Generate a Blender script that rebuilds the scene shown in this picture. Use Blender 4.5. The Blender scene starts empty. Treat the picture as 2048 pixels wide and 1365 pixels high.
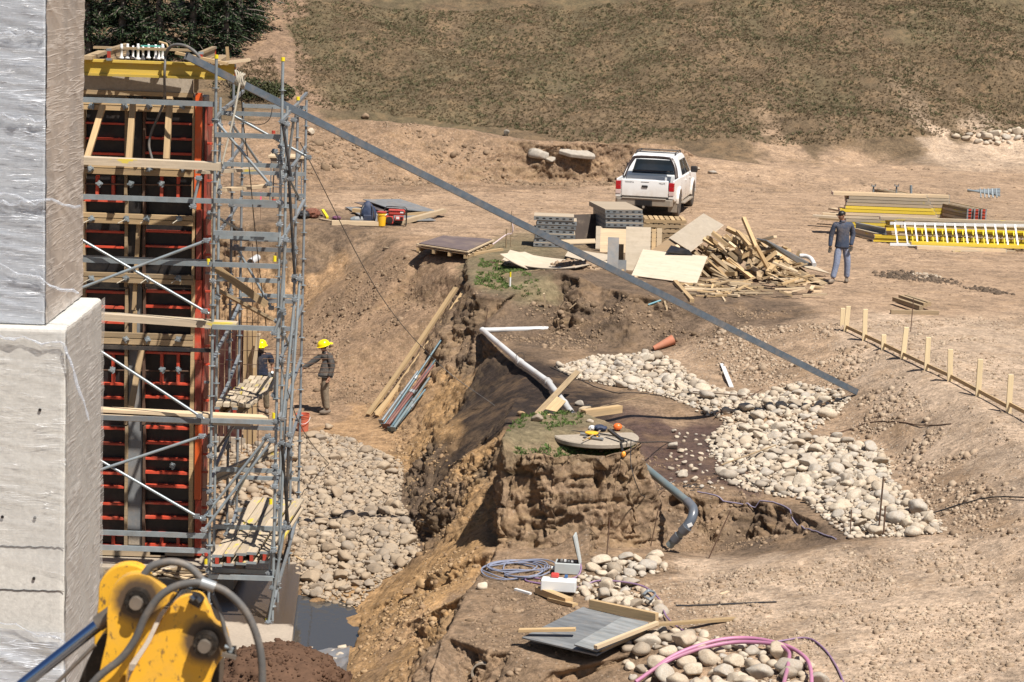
import bpy, bmesh, math, random
import numpy as np
from mathutils import Vector, Matrix
from mathutils.bvhtree import BVHTree
from mathutils.geometry import delaunay_2d_cdt
random.seed(7)
RNG = np.random.default_rng(11)
sc = bpy.context.scene
COL = sc.collection

# ------------------------------------------------------------------ camera
H = 7.9
FPX = 4800.0
PITCH = math.atan(792.5 / FPX)
ROLL = math.radians(2.0)
cF = Vector((0, math.cos(PITCH), -math.sin(PITCH)))
r0 = Vector((1, 0, 0)); u0 = Vector((0, math.sin(PITCH), math.cos(PITCH)))
cR = r0 * math.cos(ROLL) + u0 * math.sin(ROLL)
cU = u0 * math.cos(ROLL) - r0 * math.sin(ROLL)
CAM = Vector((0, 0, H))
cd = bpy.data.cameras.new('camera'); cam = bpy.data.objects.new('camera', cd); COL.objects.link(cam)
mw = Matrix((cR, cU, -cF)).transposed().to_4x4(); mw.translation = CAM
cam.matrix_world = mw
cd.sensor_width = 36; cd.lens = FPX / 2048 * 36
cd.clip_start = 0.5; cd.clip_end = 3000
cd.dof.use_dof = True; cd.dof.focus_distance = 48; cd.dof.aperture_fstop = 7.0
sc.camera = cam

# ------------------------------------------------------------------ light
SUN_TO = Vector((0.31, -0.40, 0.85)).normalized()
world = bpy.data.worlds.new('World'); sc.world = world; world.use_nodes = True
nt = world.node_tree
sky = nt.nodes.new('ShaderNodeTexSky'); sky.sky_type = 'NISHITA'; sky.sun_disc = False
sky.sun_elevation = math.asin(SUN_TO.z)
sky.sun_rotation = math.atan2(SUN_TO.x, SUN_TO.y)
sky.altitude = 900
bg = nt.nodes['Background']; bg.inputs['Strength'].default_value = 0.052
nt.links.new(sky.outputs['Color'], bg.inputs['Color'])
sd = bpy.data.lights.new('sun', 'SUN'); sd.energy = 5.0; sd.angle = math.radians(0.5); sd.color = (1.0, 0.95, 0.87)
so = bpy.data.objects.new('sun', sd); COL.objects.link(so)
so.rotation_euler = SUN_TO.to_track_quat('Z', 'Y').to_euler(); so.location = (0, 0, 60)
sc.view_settings.view_transform = 'Standard'; sc.view_settings.look = 'None'
sc.view_settings.gamma = 1; sc.view_settings.use_curve_mapping = False
sc.view_settings.exposure = 0.56
sc.render.engine = 'CYCLES'
sc.cycles.max_bounces = 6; sc.cycles.transparent_max_bounces = 12

# ------------------------------------------------------------------ picture coordinates -> rays -> points of the place
def ray(px, py):
    return (cF + cR * ((px - 1024) / FPX) + cU * (-(py - 682.5) / FPX))
def W(px, py, z=None, D=None):
    d = ray(px, py)
    t = (z - H) / d.z if z is not None else D / d.y
    return CAM + d * t
BVH = None
def G(px, py):
    """where the ray through a pixel meets the ground"""
    d = ray(px, py).normalized()
    h = BVH.ray_cast(CAM, d)
    return h[0] if h[0] is not None else W(px, py, z=0)
def GZ(x, y):
    h = BVH.ray_cast(Vector((x, y, 60)), Vector((0, 0, -1)))
    return h[0].z if h[0] is not None else 0.0
def GN(x, y):
    h = BVH.ray_cast(Vector((x, y, 60)), Vector((0, 0, -1)))
    return (h[0], h[1]) if h[0] is not None else (Vector((x, y, 0)), Vector((0, 0, 1)))

# ------------------------------------------------------------------ objects
def wm(o):
    return wm(o.parent) @ o.matrix_basis if o.parent else o.matrix_basis.copy()
def tag(o, label=None, cat=None, group=None, kind=None):
    if label:
        o['label'] = label
        if not kind: o['kind'] = 'thing'
    if cat: o['category'] = cat
    if group: o['group'] = group
    if kind: o['kind'] = kind
    return o
def thing(name, loc, label, cat, group=None, rz=0.0):
    o = bpy.data.objects.new(name, None); COL.objects.link(o)
    o.empty_display_size = 0.2
    o.matrix_basis = Matrix.Translation(Vector(loc)) @ Matrix.Rotation(rz, 4, 'Z')
    return tag(o, label, cat, group)
def put(name, me, mat=None, parent=None, world=None, local=None, smooth=False):
    o = bpy.data.objects.new(name, me); COL.objects.link(o)
    if mat is not None and len(me.materials) == 0:
        me.materials.append(mat)
    if parent: o.parent = parent
    if local is not None: o.matrix_basis = local
    elif world is not None:
        o.matrix_basis = (wm(parent).inverted() @ world) if parent else world
    if smooth and len(me.polygons):
        me.polygons.foreach_set('use_smooth', [True] * len(me.polygons))
    return o
def mesh_py(name, vs, fs):
    me = bpy.data.meshes.new(name); me.from_pydata([tuple(v) for v in vs], [], fs); me.update(); return me
def mesh_np(name, V, F):
    me = bpy.data.meshes.new(name)
    V = np.ascontiguousarray(V, dtype=np.float32); F = np.ascontiguousarray(F, dtype=np.int32)
    n = F.shape[1]
    me.vertices.add(len(V)); me.vertices.foreach_set('co', V.ravel())
    me.loops.add(F.size); me.loops.foreach_set('vertex_index', F.ravel())
    me.polygons.add(len(F)); me.polygons.foreach_set('loop_start', np.arange(0, F.size, n, dtype=np.int32))
    me.update(calc_edges=True); return me
def frame(a, b, up=(0, 0, 1)):
    a = Vector(a); b = Vector(b); x = (b - a).normalized(); up = Vector(up)
    if abs(x.dot(up.normalized())) > 0.995: up = Vector((0, 1, 0))
    z = (up - x * up.dot(x)).normalized(); y = z.cross(x)
    m = Matrix((x, y, z)).transposed().to_4x4(); m.translation = a
    return m
def box_vf(x0, x1, y0, y1, z0, z1, base=0):
    v = [(x, y, z) for x in (x0, x1) for y in (y0, y1) for z in (z0, z1)]
    f = [(0, 1, 3, 2), (4, 6, 7, 5), (0, 4, 5, 1), (2, 3, 7, 6), (0, 2, 6, 4), (1, 5, 7, 3)]
    return v, [tuple(i + base for i in q) for q in f]
class MB:
    def __init__(s): s.v = []; s.f = []
    def box(s, x0, x1, y0, y1, z0, z1, m=None):
        v, f = box_vf(x0, x1, y0, y1, z0, z1, len(s.v))
        if m is not None: v = [tuple(m @ Vector(p)) for p in v]
        s.v += v; s.f += f; return s
    def add(s, v, f, m=None):
        b = len(s.v)
        if m is not None: v = [tuple(m @ Vector(p)) for p in v]
        s.v += [tuple(p) for p in v]; s.f += [tuple(i + b for i in q) for q in f]; return s
    def prism(s, poly, x0, x1, axis='X', m=None):
        n = len(poly)
        mk = {'X': lambda t, p: (t, p[0], p[1]), 'Y': lambda t, p: (p[0], t, p[1]), 'Z': lambda t, p: (p[0], p[1], t)}[axis]
        v = [mk(x0, p) for p in poly] + [mk(x1, p) for p in poly]
        f = [tuple(range(n))[::-1], tuple(range(n, 2 * n))] + [(i, (i + 1) % n, n + (i + 1) % n, n + i) for i in range(n)]
        return s.add(v, f, m)
    def cyl(s, a, b, r, r2=None, n=10, m=None):
        fm = frame(a, b); L = (Vector(b) - Vector(a)).length; r2 = r if r2 is None else r2
        v = []; 
        for x, rr in ((0, r), (L, r2)):
            for k in range(n):
                t = 2 * math.pi * k / n; v.append(tuple(fm @ Vector((x, rr * math.cos(t), rr * math.sin(t)))))
        f = [(k, (k + 1) % n, n + (k + 1) % n, n + k) for k in range(n)] + [tuple(range(n))[::-1], tuple(range(n, 2 * n))]
        return s.add(v, f, m)
    def mesh(s, name='mesh', fix=True):
        me = mesh_py(name, s.v, s.f)
        if fix:
            bm = bmesh.new(); bm.from_mesh(me); bmesh.ops.recalc_face_normals(bm, faces=bm.faces); bm.to_mesh(me); bm.free()
        return me
def bev(o, w=0.004, seg=1):
    m = o.modifiers.new('bevel', 'BEVEL'); m.width = w; m.segments = seg; m.limit_method = 'ANGLE'; return o
def shade_auto(o, ang=35):
    me = o.data
    bm = bmesh.new(); bm.from_mesh(me)
    for e in bm.edges:
        e.smooth = len(e.link_faces) == 2 and e.calc_face_angle(0) < math.radians(ang)
    for f in bm.faces: f.smooth = True
    bm.to_mesh(me); bm.free(); return o
def bar(name, a, b, w, h, mat, parent=None, up=(0, 0, 1), warp=0.0, chip=0.0):
    """a board from a to b: width w (level), height h; grain runs along local X"""
    a = Vector(a); b = Vector(b); L = (b - a).length
    m = frame(a, b, up)
    n = 5 if warp else 1
    v = []
    for i in range(n + 1):
        t = i / n; dz = warp * 4 * t * (1 - t)
        ex = random.uniform(-chip, chip) if i in (0, n) else 0
        for y, z in ((-w / 2, -h / 2), (w / 2, -h / 2), (w / 2, h / 2), (-w / 2, h / 2)):
            v.append((t * L + ex + random.uniform(-chip, chip) * .3 * (i in (0, n)), y, z + dz))
    f = [(3, 2, 1, 0), tuple(range(4 * n, 4 * n + 4))]
    for i in range(n):
        for k in range(4):
            f.append((4 * i + k, 4 * i + (k + 1) % 4, 4 * i + 4 + (k + 1) % 4, 4 * i + 4 + k))
    return put(name, mesh_py(name, v, f), mat, parent, world=m)
def catmull(pts, n=6):
    P = [Vector(p) for p in pts]; out = []
    if len(P) < 3: return P
    Q = [P[0] * 2 - P[1]] + P + [P[-1] * 2 - P[-2]]
    for i in range(1, len(Q) - 2):
        p0, p1, p2, p3 = Q[i - 1:i + 3]
        for k in range(n):
            t = k / n
            out.append(0.5 * ((2 * p1) + (-p0 + p2) * t + (2 * p0 - 5 * p1 + 4 * p2 - p3) * t * t + (-p0 + 3 * p1 - 3 * p2 + p3) * t ** 3))
    out.append(P[-1]); return out
def tube_vf(pts, r, n=8, cap=True, radii=None):
    P = [Vector(p) for p in pts]; v = []; f = []
    T = [(P[min(i + 1, len(P) - 1)] - P[max(i - 1, 0)]).normalized() for i in range(len(P))]
    nv = Vector((0, 0, 1)) if abs(T[0].z) < .9 else Vector((1, 0, 0))
    nv = (nv - T[0] * nv.dot(T[0])).normalized()
    for i, p in enumerate(P):
        nv = (nv - T[i] * nv.dot(T[i])).normalized(); bv = T[i].cross(nv)
        rr = radii[i] if radii else r
        for k in range(n):
            t = 2 * math.pi * k / n; v.append(tuple(p + nv * rr * math.cos(t) + bv * rr * math.sin(t)))
    for i in range(len(P) - 1):
        for k in range(n):
            f.append((i * n + k, i * n + (k + 1) % n, (i + 1) * n + (k + 1) % n, (i + 1) * n + k))
    if cap: f += [tuple(range(n))[::-1], tuple(range((len(P) - 1) * n, len(P) * n))]
    return v, f
def tube(name, pts, r, mat, parent=None, n=8, curve=0, cap=True, radii=None):
    pts = [Vector(p) for p in pts]
    if curve: pts = catmull(pts, curve)
    o0 = pts[0].copy(); v, f = tube_vf([p - o0 for p in pts], r, n, cap, radii)
    o = put(name, mesh_py(name, v, f), mat, parent, world=Matrix.Translation(o0))
    if cap: shade_auto(o, 50)
    else: o.data.polygons.foreach_set('use_smooth', [True] * len(o.data.polygons))
    return o
def pipe(name, a, b, r, mat, parent=None, n=12, wall=0.004):
    """hollow straight tube with open ends"""
    a = Vector(a); b = Vector(b); L = (b - a).length; m = frame(a, b); v = []; f = []
    for x, rr in ((0, r), (L, r), (L, r - wall), (0, r - wall)):
        for k in range(n):
            t = 2 * math.pi * k / n; v.append((x, rr * math.cos(t), rr * math.sin(t)))
    for j in range(4):
        for k in range(n):
            f.append((j * n + k, j * n + (k + 1) % n, ((j + 1) % 4) * n + (k + 1) % n, ((j + 1) % 4) * n + k))
    o = put(name, mesh_py(name, v, f), mat, parent, world=m); return shade_auto(o, 50)
def lathe(prof, n=20):
    v = []; f = []
    for r, z in prof:
        for k in range(n):
            t = 2 * math.pi * k / n; v.append((r * math.cos(t), r * math.sin(t), z))
    for i in range(len(prof) - 1):
        for k in range(n):
            f.append((i * n + k, i * n + (k + 1) % n, (i + 1) * n + (k + 1) % n, (i + 1) * n + k))
    f += [tuple(range(n))[::-1], tuple(range((len(prof) - 1) * n, len(prof) * n))]
    return v, f
def copy_tree(o, parent=None):
    c = o.copy(); COL.objects.link(c); c.parent = parent
    for ch in [x for x in KIDS.get(o.name, [])]: copy_tree(ch, c)
    return c
KIDS = {}

# ------------------------------------------------------------------ materials
def nodes(m):
    m.use_nodes = True; n = m.node_tree.nodes; l = m.node_tree.links; return n, l, n['Principled BSDF']
def mixc(n, l, fac, a, b, bt='MIX'):
    x = n.new('ShaderNodeMix'); x.data_type = 'RGBA'; x.blend_type = bt
    for sock, val in ((x.inputs['Factor'], fac), (x.inputs['A'], a), (x.inputs['B'], b)):
        s = sock
        if sock.name == 'A': s = x.inputs[6]
        if sock.name == 'B': s = x.inputs[7]
        if sock.name == 'Factor': s = x.inputs[0]
        if hasattr(val, 'is_output'): l.new(val, s)
        elif isinstance(val, (int, float)): s.default_value = val
        else: s.default_value = (*val, 1)
    return x.outputs[2]
def ramp(n, l, fac, stops):
    r = n.new('ShaderNodeValToRGB'); e = r.color_ramp.elements
    while len(e) < len(stops): e.new(0.5)
    for k, (p, c) in enumerate(stops):
        e[k].position = p; e[k].color = (*c, 1) if hasattr(c, '__len__') else (c, c, c, 1)
    l.new(fac, r.inputs['Fac']); return r.outputs['Color']
def noise(n, l, vec, scale, detail=5, rough=0.6, dist=0.0):
    t = n.new('ShaderNodeTexNoise'); t.inputs['Scale'].default_value = scale; t.inputs['Detail'].default_value = detail
    t.inputs['Roughness'].default_value = rough; t.inputs['Distortion'].default_value = dist
    if vec is not None: l.new(vec, t.inputs['Vector'])
    return t.outputs['Fac']
def mapping(n, l, vec, scale=(1, 1, 1), rot=(0, 0, 0), loc=None):
    m = n.new('ShaderNodeMapping'); m.inputs['Scale'].default_value = scale; m.inputs['Rotation'].default_value = rot
    l.new(vec, m.inputs['Vector'])
    if loc is not None: l.new(loc, m.inputs['Location'])
    return m.outputs['Vector']
def texco(n, l, shift=True):
    tc = n.new('ShaderNodeTexCoord')
    if not shift: return tc.outputs['Object']
    oi = n.new('ShaderNodeObjectInfo'); mu = n.new('ShaderNodeMath'); mu.operation = 'MULTIPLY'; mu.inputs[1].default_value = 57.0
    l.new(oi.outputs['Random'], mu.inputs[0])
    ad = n.new('ShaderNodeVectorMath'); ad.operation = 'ADD'; l.new(tc.outputs['Object'], ad.inputs[0]); l.new(mu.outputs[0], ad.inputs[1])
    return ad.outputs['Vector']
def vary(n, l, col, lo=0.8, hi=1.15):
    oi = n.new('ShaderNodeObjectInfo'); mr = n.new('ShaderNodeMapRange'); mr.inputs['To Min'].default_value = lo; mr.inputs['To Max'].default_value = hi
    l.new(oi.outputs['Random'], mr.inputs['Value'])
    hs = n.new('ShaderNodeHueSaturation'); l.new(mr.outputs[0], hs.inputs['Value']); l.new(col, hs.inputs['Color']); return hs.outputs['Color']
def bump(n, l, bs, h, strength=0.4, dist=0.01):
    b = n.new('ShaderNodeBump'); b.inputs['Strength'].default_value = strength; b.inputs['Distance'].default_value = dist
    l.new(h, b.inputs['Height']); l.new(b.outputs['Normal'], bs.inputs['Normal']); return b
DUST = (0.36, 0.27, 0.19)
def mat_plain(name, col, rough=0.6, metal=0.0, var=0.25, scale=6.0, dust=0.25, bumpd=0.002, lo=0.85, hi=1.12, spec=None):
    m = bpy.data.materials.new(name); n, l, bs = nodes(m)
    v = texco(n, l)
    f = noise(n, l, v, scale, 6, 0.65)
    c = mixc(n, l, f, tuple(x * (1 - var) for x in col), tuple(min(1, x * (1 + var)) for x in col))
    if dust > 0:
        g = noise(n, l, v, scale * 0.6, 7, 0.7)
        gf = ramp(n, l, g, [(0.48, 0.0), (0.72, dust)])
        c = mixc(n, l, gf, c, DUST)
    c = vary(n, l, c, lo, hi)
    l.new(c, bs.inputs['Base Color']); bs.inputs['Roughness'].default_value = rough; bs.inputs['Metallic'].default_value = metal
    if spec is not None: bs.inputs['Specular IOR Level'].default_value = spec
    if bumpd: bump(n, l, bs, noise(n, l, v, scale * 8, 4), 0.5, bumpd)
    return m
def mat_wood(name, col, dark=0.55, dirt=0.35, rough=0.8, grain=1.0, dcol=(0.2, 0.16, 0.12), lo=0.72, hi=1.15, paint=None):
    m = bpy.data.materials.new(name); n, l, bs = nodes(m)
    v = texco(n, l)
    g = noise(n, l, mapping(n, l, v, (1.2, 26 * grain, 26 * grain)), 1.5, 5, 0.6, 0.6)
    g2 = noise(n, l, mapping(n, l, v, (0.4, 3, 3)), 2.0, 5, 0.7)
    c = mixc(n, l, ramp(n, l, g, [(0.3, 0.0), (0.7, 1.0)]), tuple(x * dark for x in col), col)
    c = mixc(n, l, ramp(n, l, g2, [(0.45, 0.0), (0.7, dirt)]), c, dcol)
    k = noise(n, l, v, 9, 6, 0.75)
    c = mixc(n, l, ramp(n, l, k, [(0.52, 0.0), (0.75, dirt * 0.8)]), c, DUST)
    if paint:
        pf = noise(n, l, mapping(n, l, v, (0.8, 3, 3)), 2.3, 4, 0.6)
        c = mixc(n, l, ramp(n, l, pf, [(0.60, 0.0), (0.66, 0.9)]), c, paint)
    c = vary(n, l, c, lo, hi)
    l.new(c, bs.inputs['Base Color']); bs.inputs['Roughness'].default_value = rough
    bump(n, l, bs, g, 0.4, 0.003)
    return m
# ------------------------------------------------------------------ the ground: one sheet from break lines of the dig
_perm = RNG.random(1 << 16)
def _h(ix, iy, iz):
    k = (ix * 73856093) ^ (iy * 19349663) ^ (iz * 83492791)
    return _perm[(k ^ (k >> 13)) & 65535]
def vnoise(P):
    i = np.floor(P).astype(np.int64); f = P - i; f = f * f * (3 - 2 * f); r = 0
    for dx in (0, 1):
        wx = f[:, 0] if dx else 1 - f[:, 0]
        for dy in (0, 1):
            wy = f[:, 1] if dy else 1 - f[:, 1]
            for dz in (0, 1):
                wz = f[:, 2] if dz else 1 - f[:, 2]
                r = r + wx * wy * wz * _h(i[:, 0] + dx, i[:, 1] + dy, i[:, 2] + dz)
    return r
def fbm(P, s, octv=4, gain=0.5, billow=False):
    a = 1.0; t = 0; r = np.zeros(len(P)); Q = P * s
    for o in range(octv):
        x = vnoise(Q + 17.3 * o)
        if billow: x = 1 - np.abs(2 * x - 1)
        r += a * x; t += a; a *= gain; Q = Q * 2.07
    return r / t

LINES = [  # break lines: (px, py, z) on the photograph, or (px, py, None, D)
 # yard edge above the back wall of the left pit, ramp head
 [(100,425,0),(300,430,0),(380,434,0),(480,443,0),(590,452,0),(680,456,0),(760,463,0),(800,478,0)],
 # back wall toe
 [(100,640,-3.2),(300,665,-3.2),(430,705,-3.25),(500,690,-2.9),(560,640,-2.2),(610,585,-1.55),(700,545,-.95),(790,500,-.15)],
 # ramp centre
 [(870,500,-.02),(820,560,-.7),(720,640,-1.7),(650,730,-2.6),(600,800,-3.25)],
 [(930,520,-.05),(921,560,-.38),(886,620,-1.15),(850,695,-1.95),(790,775,-2.9),(740,842,-3.28)],
 # plateau edge beside ramp (left facing cut) then front edge of plateau
 [(938,512,.02),(936,535,.0),(935,560,-.1),(952,588,-.22),(1010,596,-.25),(1085,600,-.25),(1120,610,-.3)],
 # shelf behind the white pipe
 [(955,655,-.92),(1040,652,-.92),(1120,650,-.9)],
 # ridge crest along the white pipe
 [(958,672,-.98),(1000,700,-1.0),(1050,742,-1.0),(1095,785,-1.05),(1130,830,-1.1)],
 # toe of the ridge on the pit side
 [(790,862,-3.1),(812,905,-3.15),(800,965,-3.2),(812,1035,-3.2),(848,1095,-3.1)],
 [(845,1120,-3.1),(775,1160,-3.2),(722,1225,-3.3),(700,1295,-3.35),(672,1365,-3.35),(640,1480,-3.35),(600,1650,-3.35)],
 # ledge rim in the foreground
 [(990,1108,-1.6),(935,1180,-1.68),(888,1270,-1.8),(862,1365,-1.9),(850,1500,-2.0),(830,1700,-2.1)],
 # manhole mound: rim
 [(1045,833,-.02),(1010,862,0),(1004,888,-.08),(1032,908,-.18),(1075,902,-.10),(1110,912,-.14),(1160,905,-.10),(1215,909,-.14),(1255,899,-.11),(1286,886,-.10),(1270,860,-.03),(1160,822,-.05),(1045,833,-.02)],
 # mound: toe
 [(1030,800,-1.2),(996,880,-1.0),(983,960,-1.38),(976,1040,-1.66),(988,1098,-1.62),(1100,1097,-1.55),(1200,1097,-1.6),(1290,1098,-1.75),(1350,1097,-1.85),(1395,1103,-1.9)],
 # right toe of the mound
 [(1170,815,-1.05),(1285,880,-1.1),(1300,950,-1.12),(1330,985,-1.18),(1400,990,-1.15),(1470,992,-1.12),(1560,1010,-1.1),(1640,1045,-1.05),(1690,1082,-1.0)],
 [(1300,1010,-1.35),(1360,1030,-1.5)],
 # trench near lip
 [(1400,1122,-1.58),(1500,1112,-1.5),(1600,1098,-1.35),(1690,1087,-1.1),(1800,1082,-.95),(1900,1075,-.85)],
 [(1420,1090,-1.84),(1500,1080,-1.71),(1590,1070,-1.32)],
 # soil bank under the timber pile: crest and toe
 [(1125,588,.0),(1160,570,.2),(1200,572,.15),(1260,588,.12),(1340,600,.05),(1420,606,.02),(1520,606,0),(1640,622,0)],
 [(1090,672,-.93),(1180,690,-.95),(1260,700,-.95),(1330,700,-.9),(1400,680,-.62),(1480,660,-.3),(1580,652,-.12),(1660,645,0)],
 # gravel rim on the right and the foot of the gravel slope
 [(1680,645,.0),(1760,690,.0),(1840,735,.0),(1930,800,.0),(2030,880,-.03),(2130,980,-.08),(2250,1090,-.15)],
 [(1420,730,-.85),(1470,765,-.95),(1560,790,-.9),(1650,800,-.8),(1670,850,-.9),(1770,895,-.95),(1820,970,-.95),(1880,1045,-.9)],
 # spoil heap behind the yard: foot, crest, back
 [(300,372,0),(430,374,0),(590,372,0),(750,368,0),(900,366,0),(1060,364,0),(1200,364,0),(1290,352,0),(1420,338,0),(1460,325,0)],
 [(300,255,None,82),(430,240,None,82),(560,240,None,82),(640,242,None,82),(700,236,None,82),(790,252,None,81.5),(860,262,None,81.5),(940,260,None,82),(1020,278,None,81.5),(1100,290,None,81.3),(1200,284,None,82),(1290,285,None,82.5),(1350,292,None,84),(1400,312,None,85)],
 [(590,392,.0),(800,385,0),(1100,385,0),(1300,378,0)],
]
PTS = [
 (850,420,0),(1000,440,0),(1300,430,0),(1600,450,0),(1900,450,0),(2048,400,0),(1700,600,0),(1900,620,0),(2048,640,0),(2048,800,.02),(1900,700,.02),
 (1500,540,.02),(1300,530,.02),(1000,545,-.03),(1050,575,-.12),(1120,540,.25),(1155,548,.42),
 (1200,640,-.5),(1350,650,-.45),
 (1200,740,-1.05),(1300,760,-1.05),(1400,850,-1.12),(1500,900,-1.12),(1350,930,-1.16),(1600,960,-1.08),(1700,1020,-1.02),(1150,720,-1.0),
 (1250,810,-.9),(1400,815,-.92),
 (900,760,-2.0),(930,820,-1.95),(868,872,-2.15),(885,940,-2.2),(960,880,-1.8),(868,1000,-2.35),(930,1010,-2.25),(885,1060,-2.45),
 (860,1180,-2.4),(900,1130,-2.0),(800,1250,-2.6),(780,1340,-2.7),(840,1300,-2.2),
 (650,830,-3.28),(560,860,-3.3),(640,1000,-3.22),(720,1050,-3.1),(700,930,-3.15),(620,1140,-3.3),(660,1190,-3.38),(640,1250,-3.62),(600,1290,-3.6),(698,1240,-3.52),(688,1285,-3.55),(620,1222,-3.55),(596,1250,-3.6),(670,1212,-3.5),(590,1212,-3.5),(640,1195,-3.36),(640,1300,-3.55),(650,1330,-3.45),(450,900,-3.3),(400,1100,-3.35),
 (300,1300,-3.4),(500,1450,-3.4),(200,900,-3.3),(100,1200,-3.4),(100,800,-3.3),
 (1200,1150,-1.52),(1400,1180,-1.45),(1600,1180,-1.25),(1900,1180,-.9),(2048,1180,-.75),(1100,1250,-1.62),(1300,1300,-1.5),(1600,1340,-1.3),(2048,1365,-1.0),(1000,1250,-1.75),(980,1405,-2.2),(940,1400,-2.3),(1030,1410,-2.15),(980,1302,-1.72),(1020,1300,-1.7),
 (1100,1340,-1.75),(1000,1600,-2.0),(1500,1700,-1.6),(2200,1700,-1.2),(2300,1100,-.4),(2300,800,0),
 (1060,1000,-.87),(1220,1000,-.85),(1150,958,-.57),(1120,1040,-1.13),(1260,960,-.62),(1180,1050,-1.2),(1090,960,-.60),(1180,470,0),(850,515,-.12),(890,520,-.12),(860,545,-.45),(900,545,-.28),(900,580,-.6),(825,520,-.25),(800,600,-1.2),
 (915,1215,-2.25),(870,1300,-2.5),(845,1365,-2.7),(960,1150,-2.0),(1180,1120,-1.55),
]
WORLD = [(-40,66,0),(-14,70,0),(-40,90,0),(-60,92,.3),(60,60,0),(60,92,.5),(-9,62,-3.2),(-14,50,-3.3),(-14,30,-3.4),(-25,40,-3.4),(-25,60,-3.2),(-40,60,0),(-40,20,-3),(-10,8,-3.6),(8,6,-3),(20,10,-1.2),(30,30,-.5),(60,10,0),
 (-60,5,-3),(-60,-40,-3),(60,-40,-1),(0,-40,-3)]
HILL = []
for i, X in enumerate((-160, -90, -50, -30, -20, -12, -5, 2, 9, 16, 24, 34, 60, 100, 170)):
    for Yh, zz in ((93 + (4 if X > 18 else 0) - (2 if X < -8 else 0), 0.15), (105, 3.2), (120, 7.4), (150, 17), (230, 42), (500, 120), (1400, 330)):
        HILL.append((X * (1 if Yh < 200 else Yh / 180), Yh + .7 * math.sin(i * 2.1), zz * (1 + .06 * math.sin(i * 1.7))))

P2 = []; Z = []; E = []
def addp(p): 
    P2.append(Vector((p.x, p.y))); Z.append(p.z); return len(P2) - 1
for L in LINES:
    prev = None
    for q in L:
        p = W(q[0], q[1], z=q[2]) if q[2] is not None else W(q[0], q[1], D=q[3])
        k = addp(p)
        if prev is not None: E.append((prev, k))
        prev = k
for q in PTS: addp(W(*q))
for q in WORLD + HILL: addp(Vector(q))
vc, ec, fc, ov, oe, of = delaunay_2d_cdt(P2, E, [], 0, 1e-4)
V = np.zeros((len(vc), 3))
for i, v in enumerate(vc):
    V[i, :2] = v
    src = ov[i]
    if len(src): V[i, 2] = np.mean([Z[s] for s in src])
    else:  # crossing of two lines: nearest known height
        d = [((P2[k] - v).length, k) for k in range(len(P2))]; V[i, 2] = Z[min(d)[1]]
        print('CROSSING at', tuple(v))
F = np.array([f for f in fc if len(f) == 3], dtype=np.int64)

_cR = np.array(cR); _cU = np.array(cU); _cF = np.array(cF); _C = np.array(CAM)
def project(P):
    q = P - _C; d = q @ _cF; dd = np.maximum(d, .1)
    return np.stack([1024 + FPX * (q @ _cR) / dd, 682.5 - FPX * (q @ _cU) / dd, d], 1)
def refine(V, F, iters=17):
    for it in range(iters):
        T = V[F]; nn = np.cross(T[:, 1] - T[:, 0], T[:, 2] - T[:, 0]); ln = np.linalg.norm(nn, axis=1) + 1e-12
        nz = np.abs(nn[:, 2]) / ln
        e = np.sort(np.stack([F[:, [0, 1]], F[:, [1, 2]], F[:, [2, 0]]], 1).reshape(-1, 2), axis=1)
        key = e[:, 0] * (len(V) + 1) + e[:, 1]
        uk, inv = np.unique(key, return_inverse=True)
        a = uk // (len(V) + 1); b = uk % (len(V) + 1)
        mid = (V[a] + V[b]) / 2; ln = np.linalg.norm(V[a] - V[b], axis=1)
        pr = project(mid); D = np.maximum(pr[:, 2], 5)
        vis = (pr[:, 2] > 3) & (pr[:, 0] > -150 - ln * 100) & (pr[:, 0] < 2200 + ln * 100) & (pr[:, 1] > -100 - ln * 100) & (pr[:, 1] < 1480 + ln * 100)
        steep = np.zeros(len(uk)); np.maximum.at(steep, inv, np.repeat(1 - nz, 3))
        thr = np.where(vis, D * 0.0024 * np.where(steep > .25, .5, 1.0), np.maximum(1.0, np.hypot(D, mid[:, 0]) * .05))
        mark = ln > thr
        if not mark.any(): break
        nid = np.full(len(uk), -1); nid[mark] = len(V) + np.arange(mark.sum())
        V = np.vstack([V, mid[mark]]); m = nid[inv].reshape(-1, 3)
        c = (m >= 0).sum(1); out = [F[c == 0]]
        s = c == 3
        if s.any():
            f, q = F[s], m[s]
            out += [np.stack([f[:, 0], q[:, 0], q[:, 2]], 1), np.stack([q[:, 0], f[:, 1], q[:, 1]], 1), np.stack([q[:, 2], q[:, 1], f[:, 2]], 1), q]
        for k in range(3):
            s = (c == 1) & (m[:, k] >= 0)
            if s.any():
                f, q = np.roll(F[s], -k, 1), m[s][:, k]
                out += [np.stack([f[:, 0], q, f[:, 2]], 1), np.stack([q, f[:, 1], f[:, 2]], 1)]
            s = (c == 2) & (m[:, k] < 0)
            if s.any():  # edge k unsplit
                f = np.roll(F[s], -k, 1); q = np.roll(m[s], -k, 1)
                out += [np.stack([f[:, 0], f[:, 1], q[:, 1]], 1), np.stack([f[:, 0], q[:, 1], q[:, 2]], 1), np.stack([q[:, 1], f[:, 2], q[:, 2]], 1)]
        F = np.vstack(out)
    return V, F
V, F = refine(V, F)
# ensure upward
T = V[F]; nn = np.cross(T[:, 1] - T[:, 0], T[:, 2] - T[:, 0]); F[nn[:, 2] < 0] = F[nn[:, 2] < 0][:, [0, 2, 1]]
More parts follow.
